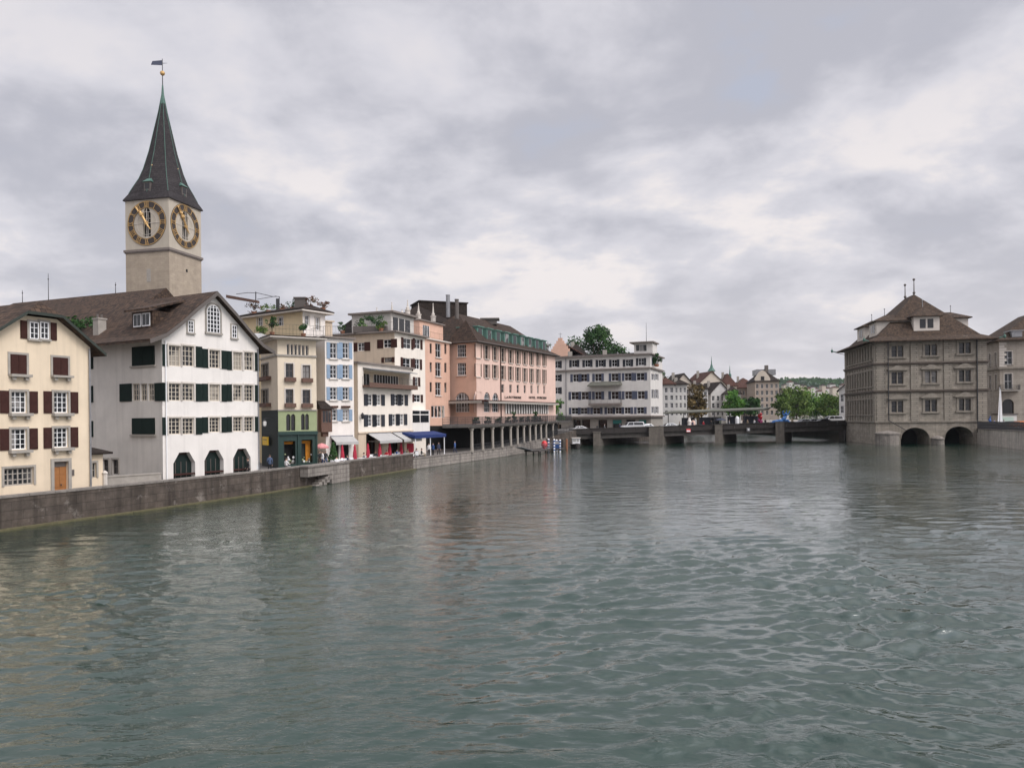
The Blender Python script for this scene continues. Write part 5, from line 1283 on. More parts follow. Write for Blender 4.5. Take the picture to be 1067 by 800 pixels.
# white columned strip of the restaurant and its lettering
q=MB()
a=F2.zr(Z6,428,536,622,583)
q.fbox(F2,a[0],a[1],.003,.06,a[2],a[3])
st=part('restaurant_front',q,M['glass_curtain'],T)
for i in range(18):
    q=MB(); x=a[0]+(a[1]-a[0])*i/17; q.fbox(F2,x-.16,x+.16,.062,.25,a[2],a[3]); part('pilaster',q,M['white_plaster'],st)
for body,r in (('LA',(426,500,442,514)),('ROTISSERIE',(445,500,502,514)),('HOTEL',(538,501,568,515)),('STORCHEN',(575,502,618,516))):
    a=F2.zr(Z6,*r); q=MB(); text_mesh(q,F2,a[0],a[1],a[2]+.1,a[3]-.05,.01,body,.08); part('lettering',q,M['black_text'],T)
# mansard with flared foot
q=MB(); zm=F2.sz(*Z6(280,206))[1]; 
K=hip_roof(q,F2,0,L2,-14,0,ze+.05,ze+5.8,.7,hip=7.0,th=.22,flare=(1.6,.9)); rf=part('roof',q,M['hotel_roof'],T)
q=MB(); q.fbox(F2,-.75,L2+.75,.45,.85,ze-.12,ze+.06); q.fbox(F1,0,L1+.8,.45,.85,ze-.12,ze+.06); part('gutter',q,M['frame_dark'],rf)
for i in range(9):
    s=3.2+i*(L2-4.6)/8.6; w_=.95; z0=ze+.75; q=MB(); q.fbox(F2,s-w_,s+w_,-4.5,-.95,z0-.2,z0+2.0); dm=part('dormer',q,M['dormer_copper'],rf)
    FD=Face(F2.p(0,-.95,0)[:2],F2.t); window(dm,FD,(s-.62,s+.62,z0+.30,z0+1.75),cols=2,rows=2,fm='frame_white',proud=True,dp=.04) if False else None
    q=MB(); q.fbox(FD,s-.66,s+.66,.003,.03,z0+.28,z0+1.8); part('window',q,M['glass'],dm)
    q=MB(); q.fbox(F2,s-w_-.14,s+w_+.14,-5.0,-.70,z0+2.002,z0+2.14); part('dormer_roof',q,M['dormer_copper'],dm)
q=MB(); pk=F2.p(-.7,-4.2,ze+.1); 
b4=[F1.p(.2,.6,ze+.07),F1.p(L1+.6,.6,ze+.07),F1.p(L1+.6,-4,ze+.07),F1.p(.2,-4,ze+.07)]; apx=F1.p(L1*.5,-1.5,ze+3.9)
q.poly([b4[0],b4[1],apx]); q.poly([b4[1],b4[2],apx]); q.poly([b4[2],b4[3],apx]); q.poly([b4[3],b4[0],apx]); q.poly(b4[::-1]); part('corner_roof',q,M['hotel_roof'],rf)
p=F2.p(L2+.5,-1.8,ze+.1); q=MB(); q.cyl(p,p+Vector((0,0,3.0)),.18,.02,6); q.ball(p+Vector((0,0,2.0)),.3,6); part('finial',q,M['frame_dark'],rf)
p=F2.p(L2*.55,-7,ze+5.5); q=MB(); q.box(p.x-1.3,p.x+1.3,p.y-1.3,p.y+1.3,p.z-.4,p.z+.5); q.box(p.x-1.8,p.x+1.8,p.y-1.6,p.y+1.6,p.z+.502,p.z+.75); part('roof_hatch',q,M['frame_dark'],rf)
q=MB(); s=F2.sz(*Z6(406,400))[0]; q.cyl(F2.p(s,.1,5.0),F2.p(s,.1,ze-.2),.09,.09,8); part('drainpipe',q,M['maroon'],T)
# narrow wing to its left
F=face_px(443.3,117,(.38,.925)); Wd=F.sz(468.8,400)[0]; zt=F.sz(*Z6(62,237))[1]
V=thing('hotel_wing','narrow orange pink wing with tall thin windows left of the hotel corner','house',F.p(Wd/2,0,1.25))
for (y0,y1,y2) in ((258,322,260),(345,410,346),(437,498,438)):
    window(V,F,F.zr(Z6,105,y0,131,y1),cols=2,rows=2,fm='frame_white',sill='trim_light')
    window(V,F,F.zr(Z6,79,y0,89,y2+44),cols=1,rows=2,fm='frame_dark'); window(V,F,F.zr(Z6,147,y0+2,157,y2+46),cols=1,rows=2,fm='frame_dark')
for k in range(4): window(V,F,F.zr(Z6,86+k*16,546,100+k*16,600),cols=1,rows=1,fm='frame_white',gm='glass_curtain',dp=.1)
zb=F.sz(*Z6(90,650))[1]
w=MB(); wall_grid(w,F,0,Wd,zb,zt); w.fbox(F,0,Wd,-10,-.3,zb,zt-.02); part('wall',w,M['pink'],V)
w=MB(); w.fbox(F,.1,Wd,-9,-1.2,1.2,zb-.01); part('recessed_base',w,M['void'],V)
w=MB(); w.fbox(F,Wd-1.4,Wd-.5,-1.0,-.1,1.2,zb-.012); part('pillar',w,M['trim'],V)
q=MB(); q.fbox(F,-.1,Wd+.15,-10,.3,zt+.005,zt+.2); ev=part('eaves',q,M['trim_light'],V)
q=MB(); railing(q,[F.p(.05,.15,zt+.2),F.p(Wd,.15,zt+.2)],1.05,.25,.014,1); part('terrace_railing',q,M['metal'],ev)
q=MB(); q.fbox(F,.6,Wd+.05,-6.5,-1.2,zt+.2,zt+3.0); ph=part('penthouse',q,M['pink'],V)
FP=Face(F.p(0,-1.2,0)[:2],F.t); q=MB(); q.fbox(FP,1.6,3.6,.003,.03,zt+.3,zt+2.4); p=part('window',q,M['glass'],ph)
q=MB(); 
for x in (1.6,2.1,2.6,3.1,3.6): q.fbox(FP,x-.04,x+.04,.031,.06,zt+.3,zt+2.4)
part('frame',q,M['frame_white'],p)
q=MB(); q.fbox(F,.4,Wd+.3,-6.7,-.9,zt+3.002,zt+3.2); part('roof',q,M['cornice'],ph)
# arcade terrace along the water
AR=[Vector((-9.6,104.5)),Vector((-5.6,107.4)),Vector((-.0,122.8)),Vector((6.9,146.5)),Vector((12.6,160.5))]
T=thing('arcade_terrace','long roof terrace on a stone arcade in front of the pink hotel','terrace',(AR[1].x,AR[1].y,1.4))
dz=[5.15,5.15,5.25,5.4,5.45]
inner=[F.p(Wd*.6,.3,0).xy,F2.p(-.5,.4,0).xy,F2.p(L2*.45,.3,0).xy,F2.p(L2-.3,.3,0).xy,Vector((9.8,162))]
q=MB()
for i in range(4):
    a,b=AR[i],AR[i+1]; c_,d_=inner[i+1],inner[i]
    q.hexa([(a.x,a.y,dz[i]-.35),(b.x,b.y,dz[i+1]-.35),(c_.x,c_.y,dz[i+1]-.35),(d_.x,d_.y,dz[i]-.35),(a.x,a.y,dz[i]),(b.x,b.y,dz[i+1]),(c_.x,c_.y,dz[i+1]),(d_.x,d_.y,dz[i])])
part('deck',q,M['concrete'],T)
q=MB(); railing(q,[(v.x,v.y,z) for v,z in zip(AR,dz)],1.1,.2,.035,3); 
part('railing',q,M['metal'],T)
# columns
colz=[]
def along(s):
    L=[(b-a).length for a,b in zip(AR[1:-1],AR[2:])]; acc=0
    for i,l_ in enumerate(L):
        if s<=acc+l_ or i==len(L)-1:
            f=(s-acc)/l_; p=AR[1+i].lerp(AR[2+i],f); tt=(AR[2+i]-AR[1+i]).normalized(); return p+Vector((-tt.y,tt.x))*.4, dz[1+i]+(dz[2+i]-dz[1+i])*f, HZ[min(3,1+i)]+(HZ[min(3,2+i)]-HZ[min(3,1+i)])*f, tt
        acc+=l_
for i in range(12):
    p,zd,zb,tt=along(.6+i*4.05); q=MB()
    q.cyl((p.x,p.y,zb),(p.x,p.y,zd-.8),.25,.21,10); q.box(p.x-.29,p.x+.29,p.y-.29,p.y+.29,zb,zb+.3); q.lathe((p.x,p.y,zd-.85),[(.22,0),(.26,.06),(.32,.2),(.33,.32)],10)
    part('column',q,M['column_stone'],T)
q=MB()
for i in range(11):
    p,zd,zb,tt=along(.6+i*4.05); p2,zd2,zb2,_=along(.6+(i+1)*4.05); q.hexa([(p.x-.15,p.y,zd-.52),(p2.x-.15,p2.y,zd2-.52),(p2.x-.5,p2.y,zd2-.52),(p.x-.5,p.y,zd-.52),(p.x-.15,p.y,zd-.353),(p2.x-.15,p2.y,zd2-.353),(p2.x-.5,p2.y,zd2-.353),(p.x-.5,p.y,zd-.353)][:4]+[(p.x-.15,p.y,zd-.353),(p2.x-.15,p2.y,zd2-.353),(p2.x-.5,p2.y,zd2-.353),(p.x-.5,p.y,zd-.353)])
part('beam',q,M['trim'],T)
q=MB()
for i in range(11):
    p,zd,zb,tt=along(.75+i*4.05); p2,zd2,zb2,_=along(.45+(i+1)*4.05); railing(q,[(p.x,p.y,zb+.1),(p2.x,p2.y,zb2+.1)],1.0,.25,.035,2)
part('arcade_railing',q,M['metal'],T)
# dark covered passage behind the columns
q=MB()
for a,b,c_,d_ in ((F.p(0,.25,0).xy,F2.p(-.5,.35,0).xy,0,0),(F2.p(-.5,.35,0).xy,F2.p(L2,.35,0).xy,0,0)):
    q.poly([(a.x,a.y,1.2),(b.x,b.y,1.2),(b.x,b.y,5.0),(a.x,a.y,5.0)])
part('passage_wall',q,M['void'],T)
# retractable canopy above the terrace, and parasol
cz1=F2.sz(*Z6(280,520))[1]
q=MB(); q.fbox(F1,-.8,L1+1.9,.01,1.8,cz1-.15,cz1+.06); q.fbox(F2,-.02,L2-1.2,.01,1.2,cz1-.14,cz1+.055); part('canopy',q,M['maroon'],T)
q=MB(); q.fbox(F1,-.8,L1+1.9,1.802,1.85,cz1-.5,cz1-.1); q.fbox(F2,1.9,L2-1.2,1.202,1.25,cz1-.45,cz1-.1); part('valance',q,M['trim'],T)
for i,s in enumerate((.29,.56)):
    p=F2.p(L2*s,2.0,dz[2]); TP=thing('terrace_conifer',['small dark cone tree in a pot nearer the terrace drainpipe','small dark cone tree in a pot on the far half of the hotel terrace'][i],'potted tree',p,'cone trees on the hotel terrace')
    f=MB(); foliage(f,p+Vector((0,0,1.3)),(.45,.45,1.0),260,.13,random.Random(i+90),8); part('foliage',f,LEAF['deep'],TP); f=MB(); f.lathe(p,[(.28,0),(.36,.5)],8); part('pot',f,M['pot'],TP)
for i,(s,d) in enumerate(((.05,2.6),(.12,2.4),(.2,2.2),(.36,2.2),(.44,2.0),(.64,2.2),(.72,2.2))):
    p=F2.p(L2*s,d,dz[1]+.02); q=MB(); q.cyl(p+Vector((0,0,.70)),p+Vector((0,0,.74)),.55,.55,10); q.cyl(p,p+Vector((0,0,.7)),.05,.05,6); q.cyl(p,p+Vector((0,0,.03)),.3,.3,8)
    single('terrace_table',q,M['zinc'],'round grey table on the hotel roof terrace','table',p,'tables on the hotel roof terrace')
rgp=random.Random(12)
for i in range(9):
    f_=.06+i*.098; j=1 if f_<.36 else 2; ff=(f_/.36) if f_<.36 else (f_-.36)/.6
    a_,b_=AR[j],AR[j+1]; p2=a_.lerp(b_,min(ff,.98)); tt=(b_-a_).normalized(); p2=p2+Vector((-tt.y,tt.x))*.55; p=Vector((p2.x,p2.y,5.3 if j==1 else 5.38))
    TP=thing('terrace_planter','dark long planter of green plants along the hotel terrace railing','planter',p,'planters along the hotel terrace railing')
    q=MB(); H_=Face(p2-tt*.9,tt); q.fbox(H_,0,1.8,-.25,.25,p.z,p.z+.45); part('box',q,M['frame_dark'],TP)
    f=MB()
    for k in range(3): foliage(f,p+Vector((tt.x,tt.y,0))*(k-1)*.6+Vector((0,0,.7)),(.42,.35,.38),70,.11,rgp,5)
    part('foliage',f,LEAF['deep'],TP)
# blue restaurant canopy on the quay
B=face_px(429.8,93.5,(.38,.925)); b0=0; b1=B.sz(462.5,452)[0]; z1=B.sz(445,450)[1]; 
P=B.p(b1/2,-.5,1.15); q=MB(); q.hexa([B.p(b0,.35,z1-.75),B.p(b1,.35,z1-.75),B.p(b1,-1.5,z1-.2),B.p(b0,-1.5,z1-.2),B.p(b0,.35,z1-.35),B.p(b1,.35,z1-.35),B.p(b1,-1.5,z1+.05),B.p(b0,-1.5,z1+.05)])
T=single('blue_canopy',q,M['awning_blue'],'deep blue fabric canopy over the quay tables by the pink wing','canopy',P)
for s in (.3,b1*.5,b1-.3):
    q=MB(); q.cyl(B.p(s,.2,1.15),B.p(s,.2,z1-.5),.06,.06,8); part('post',q,M['white_paint'],T)
# ------------------------------------------------------------------ grey white riverside house at the bridge
Z=zoom(560,330,853/160.)
F=face_px(571.6,185,(.92,-.38)); W1=F.sz(590,400)[0]; Wd=F.sz(677.8,400)[0]; DP=14
c=rectc(F,0,Wd,-DP,0); S=Face(c[1],(c[2][0]-c[1][0],c[2][1]-c[1][1]))
zt=F.sz(*Z(350,222))[1]; zcn=F.sz(*Z(400,290))[1]; zb=F.sz(*Z(400,552))[1]; z0=2.9
T=thing('riverside_house','large greyish white house with rows of slate shutters and small roof pavilion','house',F.p(Wd/2,0,z0))
W=dict(cols=2,rows=2,fm='frame_white',gm='glass_dark',dp=.22)
def ww(x0,x1,y0,y1,sw=.55,sm='grey_shutter',sl=None): window(T,F,F.zr(Z,x0,y0,x1,y1),**W,shut=sm,sw=sw,sill=sl)
for xc in (205,278,352,427,503): ww(xc-14,xc+14,241-(xc-205)*.012,279-(xc-205)*.012,.62)
ww(560,592,230,270,.5)
for y0,y1 in ((246,285),(322,358),(392,428),(470,508)): ww(97,124,y0,y1,.5)
for xc,hw in ((214,17),(258,17),(337,18),(430,19),(503,19),(572,22)): ww(xc-hw,xc+hw,319-(xc-200)*.02,361-(xc-200)*.02,.62,'slate_shutter')
for xc,hw in ((208,20),(264,20),(337,18),(430,20),(505,20),(576,20)): ww(xc-hw,xc+hw,417-(xc-200)*.012,461-(xc-200)*.012,.68,'slate_shutter')
for xc,hw in ((208,19),(258,19),(328,20),(402,15),(450,17),(500,17),(572,20)): ww(xc-hw,xc+hw,505-(xc-200)*.008,541-(xc-200)*.008,.62,'slate_shutter')
for xa,xb in ((205,240),(252,293),(345,388),(425,468),(500,545),(570,605)):
    a=F.zr(Z,xa-8,572,xb,640); F.holes.append((a[0],a[1],z0+.4,a[3],.8)); q=MB(); q.fbox(F,a[0],a[1],-.84,-.8,z0+.4,a[3]); part('shop_window',q,M['glass_dark'],T)
    if xa in (425,570): q2=MB(); q2.fbox(F,a[0],a[1],-.5,-.4,z0+1.6,z0+2.6); part('teal_shop_sign',q2,mat('teal_paint',(.05,.25,.23)),T)
a=F.zr(Z,68,598,132,640); F.holes.append((a[0],a[1],z0+.2,a[3],2.0)); q=MB(); q.fbox(F,a[0],a[1],-2.04,-2.0,z0+.2,a[3]); part('passage',q,M['void'],T)
for xc,hw in ((642,5),(663,5)):
    for y0,y1 in ((232,272),(318,350),(405,452),(500,535)): window(T,S,S.zr(Z,xc-hw,y0,xc+hw,y1),**W,shut='slate_shutter',sw=.6)
w=MB(); wall_grid(w,F,0,Wd,zb,zt,.22); wall_grid(w,S,0,DP,zb,zt); w.poly([(*c[2],zb),(*c[3],zb),(*c[3],zt),(*c[2],zt)]); w.poly([(*c[3],zb),(*c[0],zb),(*c[0],zt),(*c[3],zt)]); part('wall',w,M['greywhite'],T)
w=MB(); wall_grid(w,F,0,Wd,z0-.5,zb-.001,.8); wall_grid(w,S,0,DP,z0-.5,zb-.001); part('ground_floor',w,M['trim'],T)
q=MB(); q.fbox(F,-.1,Wd+.12,.003,.45,zcn-.25,zcn+.1); q.fbox(S,0,DP,.003,.45,zcn-.25,zcn+.1); part('cornice',q,M['cornice'],T)
q=MB(); q.fbox(F,-.2,Wd+.4,.003,1.5,zb-.3,zb+.05); q.fbox(S,0,DP,.003,.5,zb-.3,zb+.05); part('ledge',q,M['cornice'],T)
q=MB(); q.fbox(F,-.6,Wd+.6,-DP-.4,.6,zt+.005,zt+.3); part('eaves',q,M['cornice'],T)
q=MB(); hip_roof(q,F,0,Wd,-DP,0,zt+.31,zt+1.2,.5,hip=6); rf=part('roof',q,M['roof_dark'],T)
a=F.zr(Z,537,146,640,222); zp=a[3]
q=MB(); q.fbox(F,a[0],a[1],-5,.02,zt+.302,zp); pv=part('pavilion',q,M['greywhite'],T)
FPv=Face(F.p(0,.02,0)[:2],F.t)
for k in range(3):
    r=FPv.zr(Z,548+k*20,156,566+k*20,190); q=MB(); q.fbox(FPv,r[0],r[1],.003,.03,r[2],r[3]); part('pavilion_window',q,M['glass'],pv)
q=MB(); q.fbox(F,a[0]-.9,a[1]+.4,-5.5,.8,zp+.004,zp+.3); part('pavilion_roof',q,M['cornice'],pv)
b=F.p((a[0]+a[1])/2+.3,-2,zp+.3); q=MB(); q.cyl(b,b+Vector((0,0,4.6)),.06,.03,6); part('flagpole',q,M['metal'],pv)
for i,(x0,x1) in enumerate(((160,175),(355,375))):
    p=F.sz(*Z(x0,205))[0]; b=F.p(p,-3,zt+1.2); q=MB(); q.box(b.x-.5,b.x+.5,b.y-.5,b.y+.5,b.z-1,b.z+.6); part('chimney',q,M['trim'],rf)
# balcony and canopy over it
a=F.zr(Z,288,360,472,386); q=MB(); q.hexa([F.p(a[0],1.8,a[2]),F.p(a[1],1.8,a[2]),F.p(a[1],.01,a[2]+.35),F.p(a[0],.01,a[2]+.35),F.p(a[0],1.8,a[2]+.2),F.p(a[1],1.8,a[2]+.2),F.p(a[1]-.4,.01,a[3]),F.p(a[0]+.4,.01,a[3])]); part('balcony_canopy',q,M['canopy'],T)
a=F.zr(Z,294,476,470,492); q=MB(); q.fbox(F,a[0],a[1],.003,1.7,a[2],a[3]-.2); bl=part('balcony',q,M['cornice'],T)
q=MB(); railing(q,[F.p(a[0]+.05,.1,a[3]-.2),F.p(a[0]+.05,1.6,a[3]-.2),F.p(a[1]-.05,1.6,a[3]-.2),F.p(a[1]-.05,.1,a[3]-.2)],1.05,.25,.02,1); part('railing',q,M['metal'],bl)
q=MB(); s=F.sz(*Z(160,400))[0]; q.cyl(F.p(s,.12,zb),F.p(s,.12,zt-.1),.1,.1,8); part('drainpipe',q,M['zinc'],T)
# pink stepped gable and roofs behind it
P=at(584,378,215); T=thing('stepped_gable_house','pink house with a stepped gable and brown roof behind the riverside house','house',(P.x,P.y,3))
t=Vector((1,-.25)).normalized(); G=Face((P.x-4.5,P.y),(t.x,t.y)); Z7=Z
q=MB(); s0=G.sz(*Z7(75,170))[0]; s1=G.sz(*Z7(178,170))[0]; zs=[G.sz(*Z7(120,y))[1] for y in (178,163,149,134,118)]
n=len(zs); mid=(s0+s1)/2; hw=(s1-s0)/2; q.fbox(G,s0,s1,-.6,0,3,zs[0])
for i in range(1,n): k=hw*(1-i*.19); q.fbox(G,mid-k,mid+k,-.6,0,zs[i-1]+.001,zs[i])
part('gable',q,M['pink'],T)
q=MB(); ridge_roof(q,G,[(s0,zs[0]-1.0),(mid,zs[3]),(s1+6,zs[0]-3)],-.62,18,.3); part('roof',q,M['roof_red'],T)
q=MB(); b=G.p(mid,-.3,zs[-1]); q.cyl(b,b+Vector((0,0,1.6)),.06,.03,6); q.bar(b+Vector((-.5,0,1.1)),b+Vector((.5,0,1.1)),.06); part('finial',q,M['metal'],T)

# ------------------------------------------------------------------ bridge
BA=Vector((13.2,163.0)); BB=Vector((77.3,175.0)); bt=(BB-BA).normalized(); LB=(BB-BA).length; wv=Vector((.42,.907)).normalized()*20
def bz(s): return 2.75+1.15*s/LB            # roadway
def bp(s,d,z): q=BA+bt*s+wv*(d/20); return Vector((q.x,q.y,z))
BF=Face(BA,bt)
T=thing('market_bridge','low dark bridge with weathered board parapet and four stone piers','bridge',(BA.x,BA.y,0))
q=MB(); q.hexa([bp(-1,.3,bz(-1)-.9),bp(LB,.3,bz(LB)-1.0),bp(LB,20,bz(LB)-1.0),bp(-1,20,bz(-1)-.9),bp(-1,.3,bz(-1)),bp(LB,.3,bz(LB)),bp(LB,20,bz(LB)),bp(-1,20,bz(-1))]); part('deck',q,M['concrete'],T)
def strip(s0,s1,d0,d1,za,zb_,mb): mb.hexa([bp(s0,d0,bz(s0)+za),bp(s1,d0,bz(s1)+za),bp(s1,d1,bz(s1)+za),bp(s0,d1,bz(s0)+za),bp(s0,d0,bz(s0)+zb_),bp(s1,d0,bz(s1)+zb_),bp(s1,d1,bz(s1)+zb_),bp(s0,d1,bz(s0)+zb_)])
q=MB()
s=-1
while s<LB-.1:
    e=min(LB,s+2.55); j=rnd.uniform(-.03,.03); strip(s+.03,e-.03,-.12+j,.1+j,-.05,.78,q); s+=2.55
part('parapet_boarding',q,M['dark_wood'],T)
q=MB(); strip(-1,LB+.3,-.25,.2,.785,.92,q); strip(-1,LB,-.35,.25,-.32,-.06,q); part('parapet_rail',q,M['dark_wood'],T)
q=MB(); 
for d in (.26,5,10,15,19.5): strip(-.5,LB,d,d+.45,-1.36,-.905,q)
part('girder',q,M['concrete'],T)
q=MB(); strip(-1,LB,19.8,20,0,.9,q); part('far_parapet',q,M['dark_wood'],T)
for px0,px1,top,m_ in ((618.2,624.8,0,'pier'),(676.3,690.8,.8,'pier'),(745,752.3,.7,'pier'),(808.2,817,.95,'pier')):
    u0,_=ray(px0,455); u1,_=ray(px1,455)
    def sof(u): # intersect ray with the bridge's face moved forward 1 m
        o=BA-wv.normalized()*1.0; k=(o.x-u*o.y)/(u*bt.y-bt.x); return k
    s0,s1=sof(u0),sof(u1); q=MB(); zt_=bz(s0)+top
    q.hexa([bp(s0,-1.1,-1.5),bp(s1,-1.1,-1.5),bp(s1,20.5,-1.5),bp(s0,20.5,-1.5),bp(s0,-1.1,bz(s0)-1.37),bp(s1,-1.1,bz(s0)-1.37),bp(s1,20.5,bz(s0)-1.37),bp(s0,20.5,bz(s0)-1.37)])
    q.hexa([bp(s0,-1.1,bz(s0)-1.367),bp(s1,-1.1,bz(s0)-1.367),bp(s1,-.37,bz(s0)-1.367),bp(s0,-.37,bz(s0)-1.367),bp(s0,-1.1,zt_),bp(s1,-1.1,zt_),bp(s1,-.37,zt_),bp(s0,-.37,zt_)])
    q.hexa([bp(s0-.1,-1.2,zt_+.002),bp(s1+.1,-1.2,zt_+.002),bp(s1+.1,-.36,zt_+.002),bp(s0-.1,-.36,zt_+.002),bp(s0-.1,-1.2,zt_+.15),bp(s1+.1,-1.2,zt_+.15),bp(s1+.1,-.36,zt_+.15),bp(s0-.1,-.36,zt_+.15)])
    part('pier',q,M[m_],T)
q=MB(); q.hexa([bp(LB-2.2,.6,-1.5),bp(LB-.8,.6,-1.5),bp(LB-.8,19,-1.5),bp(LB-2.2,19,-1.5),bp(LB-2.2,.6,bz(LB)-1.37),bp(LB-.8,.6,bz(LB)-1.37),bp(LB-.8,19,bz(LB)-1.37),bp(LB-2.2,19,bz(LB)-1.37)]); part('pier',q,M['concrete'],T)
# navigation marks
def spx(px,py): 
    u,_=ray(px,py); o=BA-wv.normalized()*.4; return (o.x-u*o.y)/(u*bt.y-bt.x)
s=spx(717.5,450); q=MB(); q.hexa([bp(s-.48,-.5,bz(s)-.62),bp(s+.48,-.5,bz(s)-.62),bp(s+.48,-.42,bz(s)-.62),bp(s-.48,-.42,bz(s)-.62),bp(s-.48,-.5,bz(s)+.02),bp(s+.48,-.5,bz(s)+.02),bp(s+.48,-.42,bz(s)+.1),bp(s-.48,-.42,bz(s)+.1)])
N=single('navigation_sign',q,M['red'],'red no entry board with a white bar on the bridge side','sign',bp(s,-.46,bz(s)-.4))
q=MB(); q.hexa([bp(s-.42,-.53,bz(s)-.52),bp(s+.42,-.53,bz(s)-.52),bp(s+.42,-.503,bz(s)-.52),bp(s-.42,-.503,bz(s)-.52),bp(s-.42,-.53,bz(s)-.22),bp(s+.42,-.53,bz(s)-.22),bp(s+.42,-.503,bz(s)-.22),bp(s-.42,-.503,bz(s)-.22)]); part('white_bar',q,M['white_paint'],N)
s=spx(779.8,448); q=MB(); b=bp(s,-.55,bz(s)-.55); q.box(b.x-.35,b.x+.35,b.y-.1,b.y+.1,b.z-.35,b.z+.45); L=single('navigation_lamp',q,M['zinc'],'small pale lamp box fixed to the bridge side under the stalls','lamp',b); q=MB(); q.ball(b+Vector((0,-.12,0)),.2,8); part('lens',q,M['lamp_glass'],L)
# market roof on the bridge
u=lambda px:spx(px,440)
sa,sb_=u(689),u(794)
T=thing('market_canopy','long low grey green roof over the market stalls on the bridge','canopy',bp((sa+sb_)/2,6,bz(20)))
def zpx(px,py,d=3.0):
    uu,vv=ray(px,py); s=spx(px,py); D=bp(s,d,0).y; return EYE+vv*D
za=zpx(691,431.0); zb_=zpx(793,427.0)
q=MB(); q.hexa([bp(sa,1.5,za),bp(sb_,1.5,zb_),bp(sb_,12,zb_),bp(sa,12,za),bp(sa,1.5,za+.28),bp(sb_,1.5,zb_+.28),bp(sb_+1,12,zb_+.75),bp(sa,12,za+.75)]); part('roof',q,M['canopy'],T)
for k in range(7):
    s=sa+1+(sb_-sa-2)*k/6; q=MB(); b=bp(s,2.2,bz(s)); q.cyl(b,(b.x,b.y,za+(zb_-za)*k/6),.09,.09,8); part('post',q,M['metal'],T)
for i,(p0,p1,mm,lab) in enumerate(((705,716,'panel_dark','dark stall box at the left end of the market canopy'),(724,736,'panel_dark','dark open stall second from the left beneath the canopy'),(737,745,'glass_dark','glazed dark stall left of the blue rimmed one beneath the canopy'),(754,765,'panel_dark','navy stall wall left of the white pillar beneath the canopy'),(771,786,'panel_dark','navy stall wall between white pillar and red balloons'))):
    s0,s1=u(p0),u(p1); zb0=bz(s0); h=min(za+(zb_-za)*(s0-sa)/(sb_-sa)-zb0-.1,2.6)
    q=MB(); q.hexa([bp(s0,5,zb0),bp(s1,5,zb0),bp(s1,8,zb0),bp(s0,8,zb0),bp(s0,5,zb0+h),bp(s1,5,zb0+h),bp(s1,8,zb0+h),bp(s0,8,zb0+h)]); ST=single('market_stall',q,M[mm],lab,'stall',bp((s0+s1)/2,6,zb0),'stalls beneath the bridge canopy')
    q=MB(); k=max(2,int((s1-s0)/.8))
    for j in range(k+1): x=s0+(s1-s0)*j/k; b=bp(x,4.93,zb0); q.box(b.x-.04,b.x+.04,b.y-.05,b.y+.02,zb0,zb0+h)
    part('batten',q,M['metal'],ST)
    q=MB(); q.hexa([bp(s0,4.4,zb0+.85),bp(s1,4.4,zb0+.85),bp(s1,4.9,zb0+.85),bp(s0,4.9,zb0+.85),bp(s0,4.4,zb0+.93),bp(s1,4.4,zb0+.93),bp(s1,4.9,zb0+.93),bp(s0,4.9,zb0+.93)]); part('counter',q,M['zinc'],ST)
s=u(748); b=bp(s,2.8,bz(s)); T=thing('market_parasol','blue edged market parasol beneath the bridge canopy','parasol',b)
q=MB(); q.cyl(b,b+Vector((0,0,2.2)),.04,.04,6); part('pole',q,M['zinc'],T); q=MB(); q.lathe(b+Vector((0,0,1.75)),[(1.35,0),(1.35,.12),(.7,.38),(.05,.55)],8); part('cover',q,M['slate_shutter'],T)
s=u(766.5); b=bp(s,2.0,bz(s)); q=MB(); q.lathe(b,[(.7,0),(.7,.3),(.5,.35),(.48,2.1),(.3,2.45),(.12,2.6)],10); single('white_pillar',q,M['white_paint'],'white rounded advertising pillar in front of the navy stalls on the bridge','pillar',b)
s=u(716); b=bp(s,2.0,bz(s)); q=MB(); q.lathe(b,[(.55,0),(.5,.5),(.42,1.3),(.5,1.7),(.30,2.1),(.24,2.5),(.05,2.6)],9); ST=single('pale_statue',q,M['pinkwhite'],'pale pinkish standing figure sculpture at the bridge parapet','statue',b)
q=MB(); q.ball(b+Vector((.85,0,1.2)),.55,8,sz=1.5); q.cyl(b+Vector((.85,0,0)),b+Vector((.85,0,.6)),.3,.3,8); part('side_figure',q,M['pink_pale'],ST)
# balloons
s=u(791); b=bp(s,2.0,bz(s)); rg=random.Random(5)
T=thing('balloon_bunch','bunch of shiny red and magenta balloons on the bridge','balloons',b)
for k in range(9):
    p=b+Vector((rg.uniform(-.3,.3),rg.uniform(-.4,.4),1.0+1.9*k/8)); q=MB(); q.smooth=True; q.ball(p,rg.uniform(.28,.38),10,sz=1.15); part('balloon',q,M['coral' if k>2 else 'magenta'],T)
q=MB(); q.cyl(b,b+Vector((0,0,2.9)),.04,.04,6); q.lathe(b,[(.35,0),(.3,.3)],8); part('stand',q,M['metal'],T)
